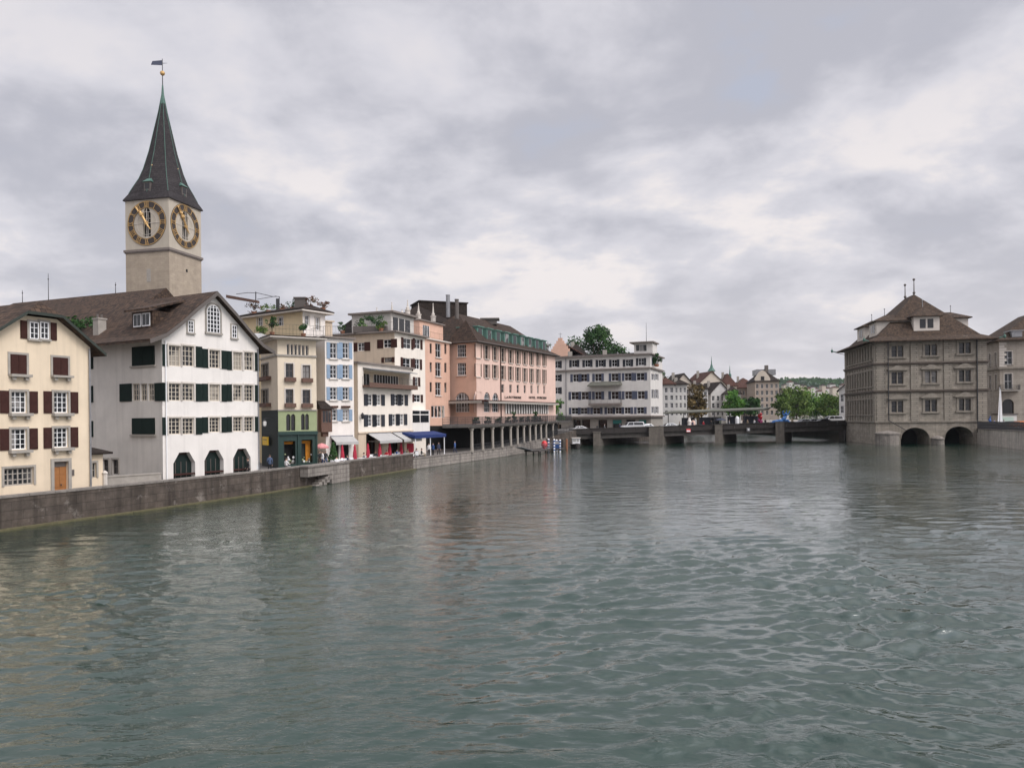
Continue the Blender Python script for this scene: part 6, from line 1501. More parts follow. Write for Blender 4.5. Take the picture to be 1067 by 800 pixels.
# bright blue rearing sculpture
s=u(815); b=bp(s,2.2,bz(s)); T=thing('blue_sculpture','bright blue reclining sculpture with raised limbs on the bridge','sculpture',b)
q=MB(); q.smooth=True
def limb(pts,r):
    for (p0,p1),(r0,r1) in zip(zip(pts[:-1],pts[1:]),zip(r[:-1],r[1:])): q.cyl(b+Vector(p0),b+Vector(p1),r0,r1,8); q.ball(b+Vector(p1),r1,8)
limb([(-2.4,0,.9),(-1.2,0,1.0),(-.2,0,1.2),(.5,0,2.1)],[.40,.5,.5,.36]); q.ball(b+Vector((.6,0,2.75)),.36,8)
limb([(.5,0,2.2),(1.3,0,2.9),(1.5,0,3.4)],[.18,.14,.1]); limb([(.4,0,2.2),(-.1,0,2.9),(.0,0,3.5)],[.18,.12,.08]); limb([(.7,0,2.9),(.8,0,3.6)],[.12,.05]); limb([(0,0,1.2),(1.0,0,1.3),(1.9,0,.4)],[.36,.26,.16]); limb([(-.1,.3,1.1),(.6,.3,.3)],[.3,.2]); limb([(-2.4,0,1.0),(-2.7,0,.1)],[.4,.25]); limb([(-1.2,0,.8),(-1.0,0,0)],[.45,.3])
part('figure',q,M['sky_blue'],T)
q=MB(); q.box(b.x-3.2,b.x-1.0,b.y-.6,b.y+.6,b.z,b.z+.55); part('plinth',q,M['blue_paint'],T)

# ------------------------------------------------------------------ vehicles
def make_vehicle(kind,name,label,cat,paint,loc,rz):
    T=thing(name,label,cat,(0,0,0),'vehicles on the bridge and quay')
    L,H,Wv=(4.3,1.48,.88) if kind=='car' else (5.2,2.05,.98)
    if kind=='car': low=[(-2.15,.35),(-2.15,.75),(-1.9,.90),(-1.0,.98),(1.1,1.0),(1.95,.95),(2.15,.72),(2.15,.35)]; cab=[(-1.15,.97),(-.55,1.42),(.75,1.48),(1.75,1.0)]
    else: low=[(-2.6,.4),(-2.6,.95),(-2.3,1.15),(-1.7,1.25),(2.55,1.25),(2.6,.4)]; cab=[(-1.75,1.24),(-1.05,1.98),(2.3,2.05),(2.55,1.24)]
    q=MB(); r=[]
    for y,k in ((-Wv,.94),(-Wv*.93,1.0),(Wv*.93,1.0),(Wv,.94)): r.append([(x*k if abs(y)==Wv else x,y,z) for x,z in low])
    q.loft(r); r=[]
    for y,k in ((-Wv*.92,0),(-Wv*.72,1),(Wv*.72,1),(Wv*.92,0)): r.append([(x,y,z) if i in (0,3) or k else (x*.9,y*1.0,low[3][1]+.02) for i,(x,z) in enumerate(cab)])
    q.loft([[(x,sg*Wv*(.93 if i in (0,3) else .74),z) for i,(x,z) in enumerate(cab)] for sg in (-1,1)])
    part('body',q,paint,T)
    q=MB()
    for sg in (-1,1):
        (x0,z0),(x1,z1),(x2,z2),(x3,z3)=cab
        def sd(x,z): f=(z-z0)/(z1-z0); return (x,sg*(Wv*(.93-.19*f)+.012),z)
        zl=z0+.06; zh=z1-.08
        for a0,a1,b0,b1 in ((x0+.22,-.05,x1+.08,-.05),(.05,x3-.35,.05,x2-.1)):
            p=[sd(a0,zl),sd(a1,zl),sd(b1,zh),sd(b0,zh)]; q.poly(p if sg<0 else p[::-1])
    for (xa,za_),(xb,zb2),dx in ((cab[0],cab[1],-.012),(cab[3],cab[2],.012)):
        p=[(xa+(xb-xa)*.1+dx,-Wv*.80,za_+(zb2-za_)*.1),(xa+(xb-xa)*.1+dx,Wv*.80,za_+(zb2-za_)*.1),(xa+(xb-xa)*.9+dx,Wv*.68,za_+(zb2-za_)*.9),(xa+(xb-xa)*.9+dx,-Wv*.68,za_+(zb2-za_)*.9)]; q.poly(p if dx>0 else p[::-1])
    part('window',q,M['glass_dark'],T)
    for x in (-1.35,1.35):
        for sg in (-1,1):
            q=MB(); q.cyl((x,sg*Wv*.80,.32),(x,sg*Wv*1.0,.32),.32,.32,14); wl=part('wheel',q,M['tyre'],T); q=MB(); q.cyl((x,sg*Wv*.99,.32),(x,sg*Wv*1.015,.32),.2,.2,10); part('rim',q,M['chrome'],wl)
    for sg in (-1,1):
        q=MB(); q.ball((low[1][0]+.06,sg*Wv*.70,.70),.12,8); part('headlight',q,M['lamp_glass'],T); q=MB(); q.box(low[-2][0]-.06,low[-2][0]+.02,sg*Wv*.7-.12,sg*Wv*.7+.12,.66,.82); part('tail_light',q,M['red'],T)
    T.location=loc; T.rotation_euler=(0,0,rz); return T
ba=math.atan2(bt.y,bt.x)
def onb(px,d): s=spx(px,440); s=s+0; 
def onbridge(px,d):
    uu,_=ray(px,440); o=BA+wv/20*d; k=(o.x-uu*o.y)/(uu*bt.y-bt.x); return bp(k,d,bz(k)+.004)
make_vehicle('van','delivery_van','white van parked on the bridge before the riverside house','van',M['car_white'],onbridge(659,2.6),ba)
make_vehicle('car','parked_car','white car at the left end of the bridge','car',M['car_white'],onbridge(603,3.4)+Vector((0,0,.0)),ba)
make_vehicle('car','parked_car','silver car on the bridge at the left end of the market canopy','car',M['car_silver'],onbridge(697,2.2),ba)
make_vehicle('car','parked_car','pale car just right of the white van','car',M['car_silver'],onbridge(675,4.2),ba+math.pi)
make_vehicle('car','parked_car','silver car with clear windows right of the blue sculpture','car',M['car_silver'],onbridge(837,3.0),ba)
make_vehicle('car','parked_car','dark car with pale roof nearest the council hall on the bridge','car',M['car_dark'],onbridge(857,3.0),ba)
make_vehicle('car','parked_car','dark grey car between the silver car and the council hall','car',M['car_grey'],onbridge(847,6.5),ba)
make_vehicle('van','minibus','white minibus far across the bridge beside the council hall','van',M['car_white'],onbridge(867.5,15.0)+Vector((0,0,.0)),ba)

# ------------------------------------------------------------------ council hall in the river
Z=zoom(860,280,789/207.)
F=face_px(912.5,153,(.985,-.17)); Wd=F.sz(1028,400)[0]; DPc=22.8
c=rectc(F,0,Wd,-DPc,0); G=Face(c[3],(c[0][0]-c[3][0],c[0][1]-c[3][1]))
ze=F.sz(*Z(200,286))[1]; zb=F.sz(*Z(330,608))[1]; b1=F.sz(*Z(300,374))[1]; b2=F.sz(*Z(300,484))[1]
T=thing('council_hall','brown sandstone hall standing in the river with big hipped roof','hall',F.p(Wd/2,-DPc/2,0))
W=dict(cols=2,rows=3,fm='frame_dark',gm='glass',dp=.3,bar=.07)
for x0,x1,ys in ((262,309,((306,350),(410,457),(525,570))),(395,443,((301,344),(406,453),(520,567))),(530,577,((293,336),(402,448),(516,563)))):
    for j,(y0,y1) in enumerate(ys):
        a=F.zr(Z,x0,y0,x1,y1); wn=window(T,F,a,**W); k=.42
        q=MB(); q.fbox(F,a[0]-k,a[0],.003,.14,a[2]-.05,a[3]+.35); q.fbox(F,a[1],a[1]+k,.003,.14,a[2]-.05,a[3]+.35); q.fbox(F,a[0],a[1],.003,.14,a[3],a[3]+.35); q.fbox(F,a[0]-.6,a[1]+.6,.003,.32,a[2]-.32,a[2]-.052); q.fbox(F,(a[0]+a[1])/2-.1,(a[0]+a[1])/2+.1,-.2,.06,a[2],a[3]); part('surround',q,M['council_trim'],wn)
        q=MB(); m_=(a[0]+a[1])/2; z=a[3]+.55
        q.hexa([F.p(m_-1.9,.42,z),F.p(m_+1.9,.42,z),F.p(m_+1.9,.003,z),F.p(m_-1.9,.003,z),F.p(m_-.25,.42,z+.75),F.p(m_+.25,.42,z+.75),F.p(m_+.25,.003,z+.75),F.p(m_-.25,.003,z+.75)]); q.fbox(F,m_-2.0,m_+2.0,.003,.5,z-.2,z-.003); part('pediment',q,M['council_trim'],wn)
wm=MB(); a1=F.zr(Z,299,629,415,703); a2=F.zr(Z,473,624,589,697)
for a in (a1,a2):
    out=arch_open(wm,F,a[0],a[1],-.6,a[3]-(a[1]-a[0])*.42,a[3],7.0,'arc',seg=16)
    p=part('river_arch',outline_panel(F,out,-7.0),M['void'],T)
    q=MB()
    arc=out[1:-1]
    for (x0,y0),(x1,y1) in zip(arc[:-1],arc[1:]): q.bar(F.p(x0,.03,y0),F.p(x1,.03,y1),.16)
    part('arch_ring',q,M['council_trim'],p)
# river side: ten narrow windows on each floor
zf=[(a_,b_) for a_,b_ in ((F.sz(*Z(286,350))[1],F.sz(*Z(286,303))[1]),(F.sz(*Z(286,457))[1],F.sz(*Z(286,408))[1]),(F.sz(*Z(286,570))[1],F.sz(*Z(286,523))[1]))]
for i in range(10):
    s=2.6+(DPc-4.6)*i/9.0
    for (z0_,z1_) in zf:
        wn=window(T,G,(s-.62,s+.62,z0_-.3,z1_+.35),**{**W,'cols':2})
        q=MB(); q.fbox(G,s-.92,s-.62,.003,.16,z0_-.4,z1_+.65); q.fbox(G,s+.62,s+.92,.003,.16,z0_-.4,z1_+.65); q.fbox(G,s-.62,s+.62,.003,.16,z1_+.35,z1_+.65); q.fbox(G,s-1.0,s+1.0,.003,.3,z0_-.62,z0_-.402); part('surround',q,M['council_trim'],wn)
wall_grid(wm,F,0,Wd,-1.5,ze,.3); wall_grid(wm,G,0,DPc,-1.5,ze,.3)
for i,j in ((1,2),(2,3)): wm.poly([(*c[i],-1.5),(*c[j],-1.5),(*c[j],ze),(*c[i],ze)])
part('wall',wm,M['council_stone'],T)
# pilasters and bands
rust=brickmat('rusticated_stone',(0.36,0.32,0.265),(0.30,0.268,0.222),(0.12,0.105,0.09),3,.42,.05,bump=.8,dirt=.3,streak=.22)
def pil(FF,s0,s1,d):
    for z0_,z1_ in ((zb+.2,b2-.45),(b2+.16,b1-.45),(b1+.16,ze-.52)):
        q=MB(); q.fbox(FF,s0,s1,.003,d,z0_,z1_); part('pilaster',q,rust,T)
for x0,x1 in ((200,238),(338,368),(470,501),(601,640)):
    a=F.zr(Z,x0,300,x1,500); 
    pil(F,max(a[0],-.15),min(a[1],Wd+.15),.20)
for s0,s1 in ((DPc-1.4,DPc+.14),(.0,1.4)):
    pil(G,s0,s1,.18)
for i in range(9):
    s=2.6+(DPc-4.6)*(i+.5)/9.0
    pil(G,s-.34,s+.34,.14)
for z in (b1,b2):
    q=MB(); q.fbox(F,-.5,Wd+.5,.003,.5,z-.16,z+.14); q.fbox(G,0,DPc+.0,.003,.5,z-.16,z+.14); q.fbox(F,-.25,Wd+.25,.004,.28,z-.42,z-.162); q.fbox(G,0,DPc,.004,.28,z-.42,z-.162)
    part('string_course',q,M['council_band'],T)
q=MB(); q.fbox(F,-.2,Wd+.2,.003,.28,zb-.1,zb+.16); q.fbox(G,0,DPc,.003,.28,zb-.1,zb+.16); q.fbox(F,-.35,Wd+.35,.003,.45,ze-.5,ze-.02); q.fbox(G,0,DPc,.003,.45,ze-.5,ze-.02); part('plinth_band',q,M['council_trim'],T)
# cutwaters
for x0,x1,y0,y1 in ((197,292,642,700),(420,468,662,696)):
    a=F.zr(Z,x0,y0,x1,y1); m_=(a[0]+a[1])/2; hw=(a[1]-a[0])/2; q=MB(); h=a[3]
    o=[F.p(m_+hw*math.cos(t_),2.2*math.sin(t_)*(.8 if x0>300 else 1),0) for t_ in [math.pi*k/10 for k in range(11)]]
    def rg_(k,z): return [F.p(m_+hw*k*math.cos(math.pi*j/10),.002+2.0*k*math.sin(math.pi*j/10),z) for j in range(11)]
    q.loft([rg_(1,-1.5),rg_(1,h-.75),rg_(1.08,h-.7),rg_(1.08,h-.5),rg_(.55,h-.15),rg_(.1,h)][::1]); part('cutwater',q,M['quay_pale'],T)
q=MB(); s=F.sz(*Z(246,400))[0]; q.cyl(F.p(s,.6,zb+.3),F.p(s,.6,ze-.1),.1,.1,8); q.bar(F.p(s,.6,zb+.3),F.p(s+3.2,.3,zb-1.6),.14); part('drainpipe',q,M['metal'],T); q=MB(); s=F.sz(*Z(598,400))[0]; q.cyl(F.p(s,.6,zb-2.2),F.p(s,.6,ze-.1),.1,.1,8); part('drainpipe',q,M['metal'],T)
# roof: flared hip with finials
OV=1.65; q=MB(); zr=6+(431.6-308.4)*162/790
hip_roof(q,F,0,Wd,-DPc,0,ze-.15,zr,OV,hip=10.3,th=.22,flare=(2.4,1.05)); rf=part('roof',q,M['roof_council'],T)
for d,h in ((-10.3+OV-0,3.4),(-DPc+10.3-OV,3.2)):
    b=F.p(Wd/2,d,zr-.3); q=MB(); q.cyl(b,b+Vector((0,0,h)),.14,.07,8); q.ball(b+Vector((0,0,h)),.28,8); q.ball(b+Vector((0,0,.6)),.3,8); part('finial',q,M['frame_dark'],rf)
for s,d in ((-OV,OV),(Wd+OV,OV),(-OV,-DPc-OV)):
    b=F.p(s,d,ze-.2); o=F.p(s+(.9 if s>0 else -.9),d+.2,ze+.05); q=MB(); q.cyl(b,o,.12,.10,6); q.ball(o,.28,8,sz=1.4); q.cyl(o,o+Vector((0,0,.9)),.08,.02,6); part('gargoyle',q,M['copper'],rf)
    q=MB(); q.bar(b-Vector((0,0,.1)),F.p(min(max(s,0),Wd),min(max(d,-DPc),0),ze-1.0),.1); part('eaves_bracket',q,M['metal'],rf)
def big_dormer(FD,s,d,z,hw,h,dep,rh,ww_=True):
    q=MB(); q.fbox(FD,s-hw,s+hw,d-dep,d,z-.8,z+h); dm=part('dormer',q,M['trim_light'],rf)
    if ww_:
        for k in (-1,1):
            q=MB(); q.fbox(FD,s+k*.72-.55,s+k*.72+.55,d+.003,d+.04,z+.45,z+h-.45); wn=part('window',q,M['glass'],dm)
    q=MB(); e=.6; 
    b4=[FD.p(s-hw-e,d+e,z+h),FD.p(s+hw+e,d+e,z+h),FD.p(s+hw+e,d-dep,z+h),FD.p(s-hw-e,d-dep,z+h)]
    t4=[v+Vector((0,0,.18)) for v in b4]; k0=FD.p(s,d-hw*.9,z+h+rh); k1=FD.p(s,d-dep,z+h+rh)
    q.poly(b4[::-1]); 
    for i in range(4): q.poly([b4[i],b4[(i+1)%4],t4[(i+1)%4],t4[i]])
    q.poly([t4[0],t4[1],k0]); q.poly([t4[1],t4[2],k1,k0]); q.poly([t4[3],t4[0],k0,k1]); q.poly([t4[2],t4[3],k1]); part('dormer_roof',q,M['roof_council'],rf)
    q=MB(); q.cyl(k0-Vector((0,0,.1)),k0+Vector((0,0,1.3)),.08,.05,6); q.ball(k0+Vector((0,0,1.3)),.16,6); part('dormer_finial',q,M['zinc'],dm)
a=F.zr(Z,362,183,466,242)
big_dormer(F,(a[0]+a[1])/2,-1.6,ze+2.0,(a[1]-a[0])/2,2.75,7,2.3)
E=Face(c[1],(c[2][0]-c[1][0],c[2][1]-c[1][1]))
big_dormer(E,7.5,-1.3,ze+2.0,2.6,2.6,7,1.6)
for s in (DPc-6.0,DPc-15): big_dormer(G,s,-1.3,ze+1.6,2.6,2.6,7,1.6)

# ------------------------------------------------------------------ stone building on the right edge
Z=zoom(1000,320,5.0)
F=face_px(1042.3,166,(.97,-.24)); Wd=16; DPn=18
c=rectc(F,0,Wd,-DPn,0); G=Face(c[3],(c[0][0]-c[3][0],c[0][1]-c[3][1])); ze=F.sz(*Z(215,172))[1]; bnd=F.sz(*Z(212,318))[1]
T=thing('stone_townhouse','pale brown stone townhouse with balcony at the right edge behind the council hall','house',F.p(Wd/2,-2,3))
W=dict(cols=2,rows=2,fm='frame_white',gm='glass',dp=.25,trim='trim_light')
sa=F.zr(Z,231,230,274,298); sb2=F.zr(Z,233,346,274,426)
for k in range(3):
    for a in (sa,sb2): window(T,F,(a[0]+k*4.6,a[1]+k*4.6,a[2],a[3]),**W,sill='trim')
for i in range(5):
    for z0_,z1_ in ((sa[2],sa[3]),(sb2[2],sb2[3])): window(T,G,(1.5+i*3.4,2.7+i*3.4,z0_,z1_),**W,sill='trim')
wm=MB(); a=F.zr(Z,222,478,282,560)
for k in range(3):
    out=arch_open(wm,F,a[0]+k*5,a[1]+k*5,3.0,a[3]-1.1,a[3],.4); part('arched_door',outline_panel(F,out,-.4),M['glass_dark'],T)
wall_grid(wm,F,0,Wd,2.5,ze); wall_grid(wm,G,0,DPn,2.5,ze)
for i,j in ((1,2),(2,3)): wm.poly([(*c[i],2.5),(*c[j],2.5),(*c[j],ze),(*c[i],ze)])
part('wall',wm,brickmat('townhouse_stone',(0.43,0.38,0.32),(0.36,0.32,0.27),(0.22,0.19,0.16),1.1,.5,.015,bump=.35,dirt=.35,noise_scale=.6,streak=.25),T)
q=MB()
for z in (bnd,ze-.15): q.fbox(F,-.35,Wd+.3,.003,.4,z-.2,z+.2); q.fbox(G,0,DPn,.003,.4,z-.2,z+.2)
part('string_course',q,M['council_trim'],T)
q=MB()
k=0; z=bnd+.3
while z<ze-.9:
    q.fbox(F,-.1,.9 if k%2 else 1.3,.003,.12,z,z+.52); z+=.6; k+=1
part('quoin',q,M['trim_light'],T)
q=MB(); q.fbox(F,sb2[0]-1.2,sb2[1]+1.2,.003,1.2,sb2[2]-.5,sb2[2]-.25); bl=part('balcony',q,M['trim'],T); q=MB(); railing(q,[F.p(sb2[0]-1.1,.1,sb2[2]-.25),F.p(sb2[0]-1.1,1.1,sb2[2]-.25),F.p(sb2[1]+1.1,1.1,sb2[2]-.25),F.p(sb2[1]+1.1,.1,sb2[2]-.25)],1.1,.18,.03,2); part('railing',q,M['metal'],bl)
q=MB(); hip_roof(q,F,0,Wd,-DPn,0,ze+.05,ze+6.2,1.0,hip=7,th=.3,flare=(1.5,.6)); rf=part('roof',q,M['roof_council'],T)
q=MB(); s=F.sz(*Z(300,150))[0]; q.fbox(F,s-1.0,s+1.0,-4,-.1,ze+.6,ze+1.9); q.fbox(F,s-1.3,s+1.3,-4,.1,ze+1.902,ze+2.1); part('dormer',q,M['zinc'],rf)
# things on the right quay
b=at(1041.5,438,152); b.z=3.02; T=thing('feather_flag','tall narrow white feather flag beside the council hall','flag',b)
q=MB(); h=at(1043.5,403.5,152).z-b.z; q.cyl(b,b+Vector((.2,0,h)),.05,.03,6); part('pole',q,M['metal'],T)
q=MB(); q.hexa([b+Vector((-.35,0,1.2)),b+Vector((.05,0,1.2)),b+Vector((.05,.03,1.2)),b+Vector((-.35,.03,1.2)),b+Vector((.10,0,h)),b+Vector((.20,0,h)),b+Vector((.20,.03,h)),b+Vector((.10,.03,h))]); q.hexa([b+Vector((.07,0,1.2)),b+Vector((.62,0,1.3)),b+Vector((.62,.03,1.3)),b+Vector((.07,.03,1.2)),b+Vector((.22,0,h-.1)),b+Vector((.35,0,h-.9)),b+Vector((.35,.03,h-.9)),b+Vector((.22,.03,h-.1))]); part('cloth',q,M['white_paint'],T)
b=at(1047,436,158); b.z=3.02; q=MB(); q.box(b.x-1.9,b.x+1.9,b.y-.9,b.y+.9,b.z,b.z+2.7); K=single('kiosk',q,M['greywhite'],'small pale kiosk under the balcony of the stone townhouse','kiosk',b)
q=MB(); q.box(b.x-2.1,b.x+2.1,b.y-1.1,b.y+1.1,b.z+2.702,b.z+2.95); part('roof',q,M['frame_dark'],K); q=MB(); q.box(b.x-1.2,b.x+1.2,b.y-.95,b.y-.903,b.z+1.0,b.z+2.2); part('hatch',q,mat('pale_green_board',(.42,.52,.45)),K)
def roadv(px,D,kind,name,lab,cat,mm,rz): p=at(px,436,D); p.z=3.004; make_vehicle(kind,name,lab,cat,M[mm],p,rz)
roadv(1063,146,'car','parked_car','orange car at the right edge before the stone townhouse','car','car_orange',.2)
roadv(1053,150,'car','parked_car','dark car in front of the pale kiosk on the right quay','car','car_dark',.25)
b=at(1030.5,440,150.5); b.z=3.02; q=MB(); 
q.cyl(b+Vector((0,0,.9)),b+Vector((.3,0,2.5)),.20,.10,8); q.cyl(b+Vector((0,0,0)),b+Vector((0,0,1.0)),.05,.05,6); q.ball(b+Vector((.12,0,1.5)),.33,8,sz=1.6); single('folded_parasol',q,M['blue_paint'],'folded blue parasol at the corner of the council hall','parasol',b)
# ------------------------------------------------------------------ far houses
def house(name,label,px0,px1,D,ytop_eave,yridge,m,roofm,turn=0.0,depth=12,rows=3,cols=3,zbase=2.0,gable=False,group=None,shut=None,side=None,gm='glass_dark',wbot=None):
    a=at(px0,436,D); t=Vector((math.cos(turn),math.sin(turn))); F=Face((a.x,a.y),(t.x,t.y)); Wd=F.sz(px1,436)[0]
    ze=F.sz((px0+px1)/2,ytop_eave)[1]; zr=F.sz((px0+px1)/2,yridge)[1]
    T=thing(name,label,'house',F.p(Wd/2,0,zbase),group)
    zl=zbase+3.2 if wbot is None else wbot; hh=(ze-zl-.5)/rows; wd=Wd/cols
    for i in range(cols):
        for j in range(rows):
            z=zl+j*hh+.35*hh; s=(i+.5)*wd; hw=min(.55,wd*.26)
            window(T,F,(s-hw,s+hw,z-hh*.25,z+hh*.38),cols=2,rows=2,fm='frame_white',gm=gm,shut=shut,sw=hw*.8,dp=.2)
    S=Face(F.p(Wd,0,0)[:2],(-F.n.x,-F.n.y)); L=Face(F.p(0,-depth,0)[:2],(F.n.x,F.n.y))
    if side:
        FS=S if side=='R' else L
        for i in range(3):
            for j in range(rows):
                z=zl+j*hh+.35*hh; s=(i+.5)*depth/3; window(T,FS,(s-.5,s+.5,z-hh*.25,z+hh*.38),cols=2,rows=2,fm='frame_white',gm=gm,shut=shut,sw=.4,dp=.2)
    w=MB(); wall_grid(w,F,0,Wd,zbase-1,ze); wall_grid(w,S,0,depth,zbase-1,ze); wall_grid(w,L,0,depth,zbase-1,ze); w.poly([F.p(Wd,-depth,zbase-1),F.p(0,-depth,zbase-1),F.p(0,-depth,ze),F.p(Wd,-depth,ze)])
    if gable: w.poly([F.p(0,0,ze),F.p(Wd,0,ze),F.p(Wd/2,0,zr-.15)]); w.poly([F.p(Wd,-depth,ze),F.p(0,-depth,ze),F.p(Wd/2,-depth,zr-.15)])
    part('wall',w,M[m],T)
    q=MB()
    if gable:
        k=(zr-ze)/(Wd/2); ridge_roof(q,F,[(-.6,ze-.6*k+.15),(Wd/2,zr+.15),(Wd+.6,ze-.6*k+.15)],.5,depth+.4,.25)
    else: hip_roof(q,F,0,Wd,-depth,0,ze+.02,zr,.6,th=.25)
    rf=part('roof',q,M[roofm],T)
    b=F.p(Wd*.3,-depth*.5,zr-1.2); q=MB(); q.box(b.x-.5,b.x+.5,b.y-.4,b.y+.4,b.z-1.5,b.z+2.0); part('chimney',q,M['trim'],rf)
    return T,F,Wd,ze,zr,rf
house('white_row_house','white house with dark windows just behind the riverside house','x' and 686,703,214,400,392.5,'far_white','roof_red',-.15,12,4,3,3.0)
house('white_row_house','taller narrow white house beside a brown leaved tree',703,716,226,400,395,'far_white','roof_dark',-.1,12,4,3,3.0)
house('old_town_house','grey gabled house rising above the brown leaved tree',702,724,292,402,389,'far_beige','roof_dark',.1,16,4,4,3,True)
house('old_town_house','pale house low behind the brown leaved tree',722,738,285,405,398,'far_white','roof_dark',-.1,14,4,3,3)
T,F,Wd,ze,zr,rf=house('turreted_house','cream gabled house carrying a small green spired turret',727,757,330,401,387,'far_beige','roof_red',.15,18,4,5,3,True)
b=at(741.5,389,335); q=MB(); q.lathe(b-Vector((0,0,3)),[(1.3,0),(1.3,4.0)],8); tu=part('turret',q,M['far_brown'],rf); q=MB(); q.lathe(b+Vector((0,0,1.0)),[(1.9,0),(1.6,.3),(.75,1.5),(.25,3.2),(.05,6.5)],8); part('spire',q,M['copper'],tu)
house('old_town_house','white gabled house between the turret and the green tree',741,761,300,409,398,'far_white','roof_dark',.2,14,3,4,3,True)
T,F,Wd,ze,zr,rf=house('old_town_house','red brown roofed house with a thin spike right of the turret',752,768,345,402,388.5,'far_beige','roof_red',-.1,16,4,4,3)
b=at(760.5,391,348); q=MB(); q.lathe(b-Vector((0,0,2)),[(.7,0),(.7,2.4),(.3,3.0),(.05,6.5)],8); part('spike',q,M['copper'],rf)
house('old_town_house','low white house with brown roof just above the green tree',757,772,290,410,402,'far_white','roof_dark',-.15,12,3,3,3)
house('brown_roof_house','dark brown hipped roof house between pink stepped gable and hill trees',588,612,226,371,357,'far_beige','roof_dark',-.2,12,2,4,6)
house('long_roof_house','long house with plain red tiled roof left of the brown stone house',766,792,372,404,393,'far_brown','roof_red',0,14,4,7,3)
T,F,Wd,ze,zr,rf=house('stone_gable_house','tall brown stone corner house with curved gable and scaffolded roof',787,812,350,397,385,'far_brown','roof_dark',-.12,20,5,5,3)
q=MB(); m_=F.sz(794.5,400)[0]; hw=3.4
out=[(m_-hw,ze-.2),(m_-hw,ze+1.2),(m_-hw*.8,ze+2.4),(m_-hw*.55,ze+3.6),(m_-hw*.3,ze+4.6),(m_,ze+5.0),(m_+hw*.3,ze+4.6),(m_+hw*.55,ze+3.6),(m_+hw*.8,ze+2.4),(m_+hw,ze+1.2),(m_+hw,ze-.2)]
q=outline_panel(F,out,.35,1.6); g_=part('curved_gable',q,M['far_beige'],T); q=MB(); q.fbox(F,m_-.8,m_+.8,.36,.42,ze+.4,ze+2.2); part('window',q,M['glass_dark'],g_)
q=MB(); s0=F.sz(790,390)[0]; s1=F.sz(811,390)[0]; q.fbox(F,s0,s1,-14,-5,zr-2.2,zr+.4); part('roof_hoarding',q,M['zinc'],rf)
q=MB(); b=F.p(F.sz(800.5,390)[0],-4,zr); q.box(b.x-.7,b.x+.7,b.y-.7,b.y+.7,b.z-1,b.z+2.2); part('chimney',q,M['frame_dark'],rf)
house('far_quay_house','pale distant house low above the pollarded trees',812,822,420,409,404,'far_white','roof_dark',0,12,3,3,3)
# white end wall beside the council hall
house('white_bank_house','plain white house end beside the council hall',874.5,900,205,405.5,396,'far_white','roof_dark',-.43,8,2,4,3.0,True)

# ------------------------------------------------------------------ far bridge
FBm=Face((62,291),(1,.06)); T=thing('far_bridge','pale flat bridge far upstream below the trees','bridge',(75,291,0))
q=MB(); q.fbox(FBm,-6,60,-10,0,3.1,4.3); part('deck',q,M['trim_light'],T)
q=MB(); 
for s in (3,15,27): q.fbox(FBm,s,s+2,-9.5,-.5,-1.5,3.098)
part('pier',q,M['pier'],T)
q=MB(); railing(q,[FBm.p(-6,-.2,4.3),FBm.p(60,-.2,4.3)],1.1,1.2,.05,1); part('railing',q,M['zinc'],T)

# ------------------------------------------------------------------ trees
def tr(label,px,D,zb,ytop,wpx,kind,n,leaf,seed,cat='tree',rzk=.5,name='broadleaf_tree',group='trees along the far bank',yc=None,clumps=22,cover=None):
    a=at(px,436,D); top=at(px,ytop,D).z; rx=wpx/2*D/790; 
    bot=zb+(top-zb)*.22 if cover is None else cover; rz=(top-bot)/2
    return tree(label,cat,(a.x,a.y,zb),top-zb,rx,rz,kind,n,leaf,seed,name,group,trunk=.35,cz=(top+bot)/2-zb,clumps=clumps)
tr('brown leaved tree between the white houses and the market canopy',727,245,3,397.5,25,'brown',2600,.42,11,cover=5)
tr('bright green round tree right of the brown tree',766,250,3,405,26,'fresh',3000,.42,12,clumps=26,cover=5)
tr('deeper green tree at the right side of the bright round tree',782,255,3,410,22,'deep',2000,.42,13,cover=5)
tr('large yellow green tree in the middle of the far bank',830,300,3,401,36,'olive',4200,.48,14,clumps=34,cover=4)
tr('olive green tree left of the large yellow green one',815,285,3,407,22,'olive',1900,.45,15,cover=4)
tr('green tree behind the parked silver car',851,310,3,403,34,'fresh',2400,.48,16,cover=4)
tr('mid green tree beside the council hall corner',868,300,3,405,30,'olive',2200,.48,17,cover=4)
tr('dark green tree filling the gap before the white house end',860,325,3,408,28,'deep',2200,.5,18,cover=4)
G2='trees on the hill behind the riverside house'
tr('tall dark green tree highest above the riverside house',619,238,10,331,48,'deep',5600,.40,21,group=G2,clumps=26)
tr('dark green tree second highest above the riverside house roof',638,240,10,343,34,'deep',3000,.40,22,group=G2)
tr('smaller green tree left of the tall dark one',600,242,10,345,26,'deep',1900,.38,23,group=G2)
tr('thin dark tree just above the pink stepped gable',570,236,10,350,8,'deep',420,.34,24,group=G2)
tr('dark tree peeping up beside the roof pavilion',646,236,10,354,12,'deep',700,.36,25,group=G2)
tr('dark tree at the right corner of the roof pavilion',687,228,6,378,13,'deep',900,.36,26,group=G2)
tr('dark tree showing below the right corner of the riverside house roof',694,236,5,386,12,'deep',800,.36,27,group=G2)
a=at(582,440,176); tree('young leafy tree against the wall between hotel and riverside house','tree',(a.x,a.y,3.2),8.5,1.5,3.4,'fresh',700,.22,31,'broadleaf_tree',None,.14,cz=4.6,clumps=14)
P=at(684,373,172); 
T=thing('roof_corner_shrub','dark shrub growing on the roof corner of the riverside house','shrub',at(684,376,178))
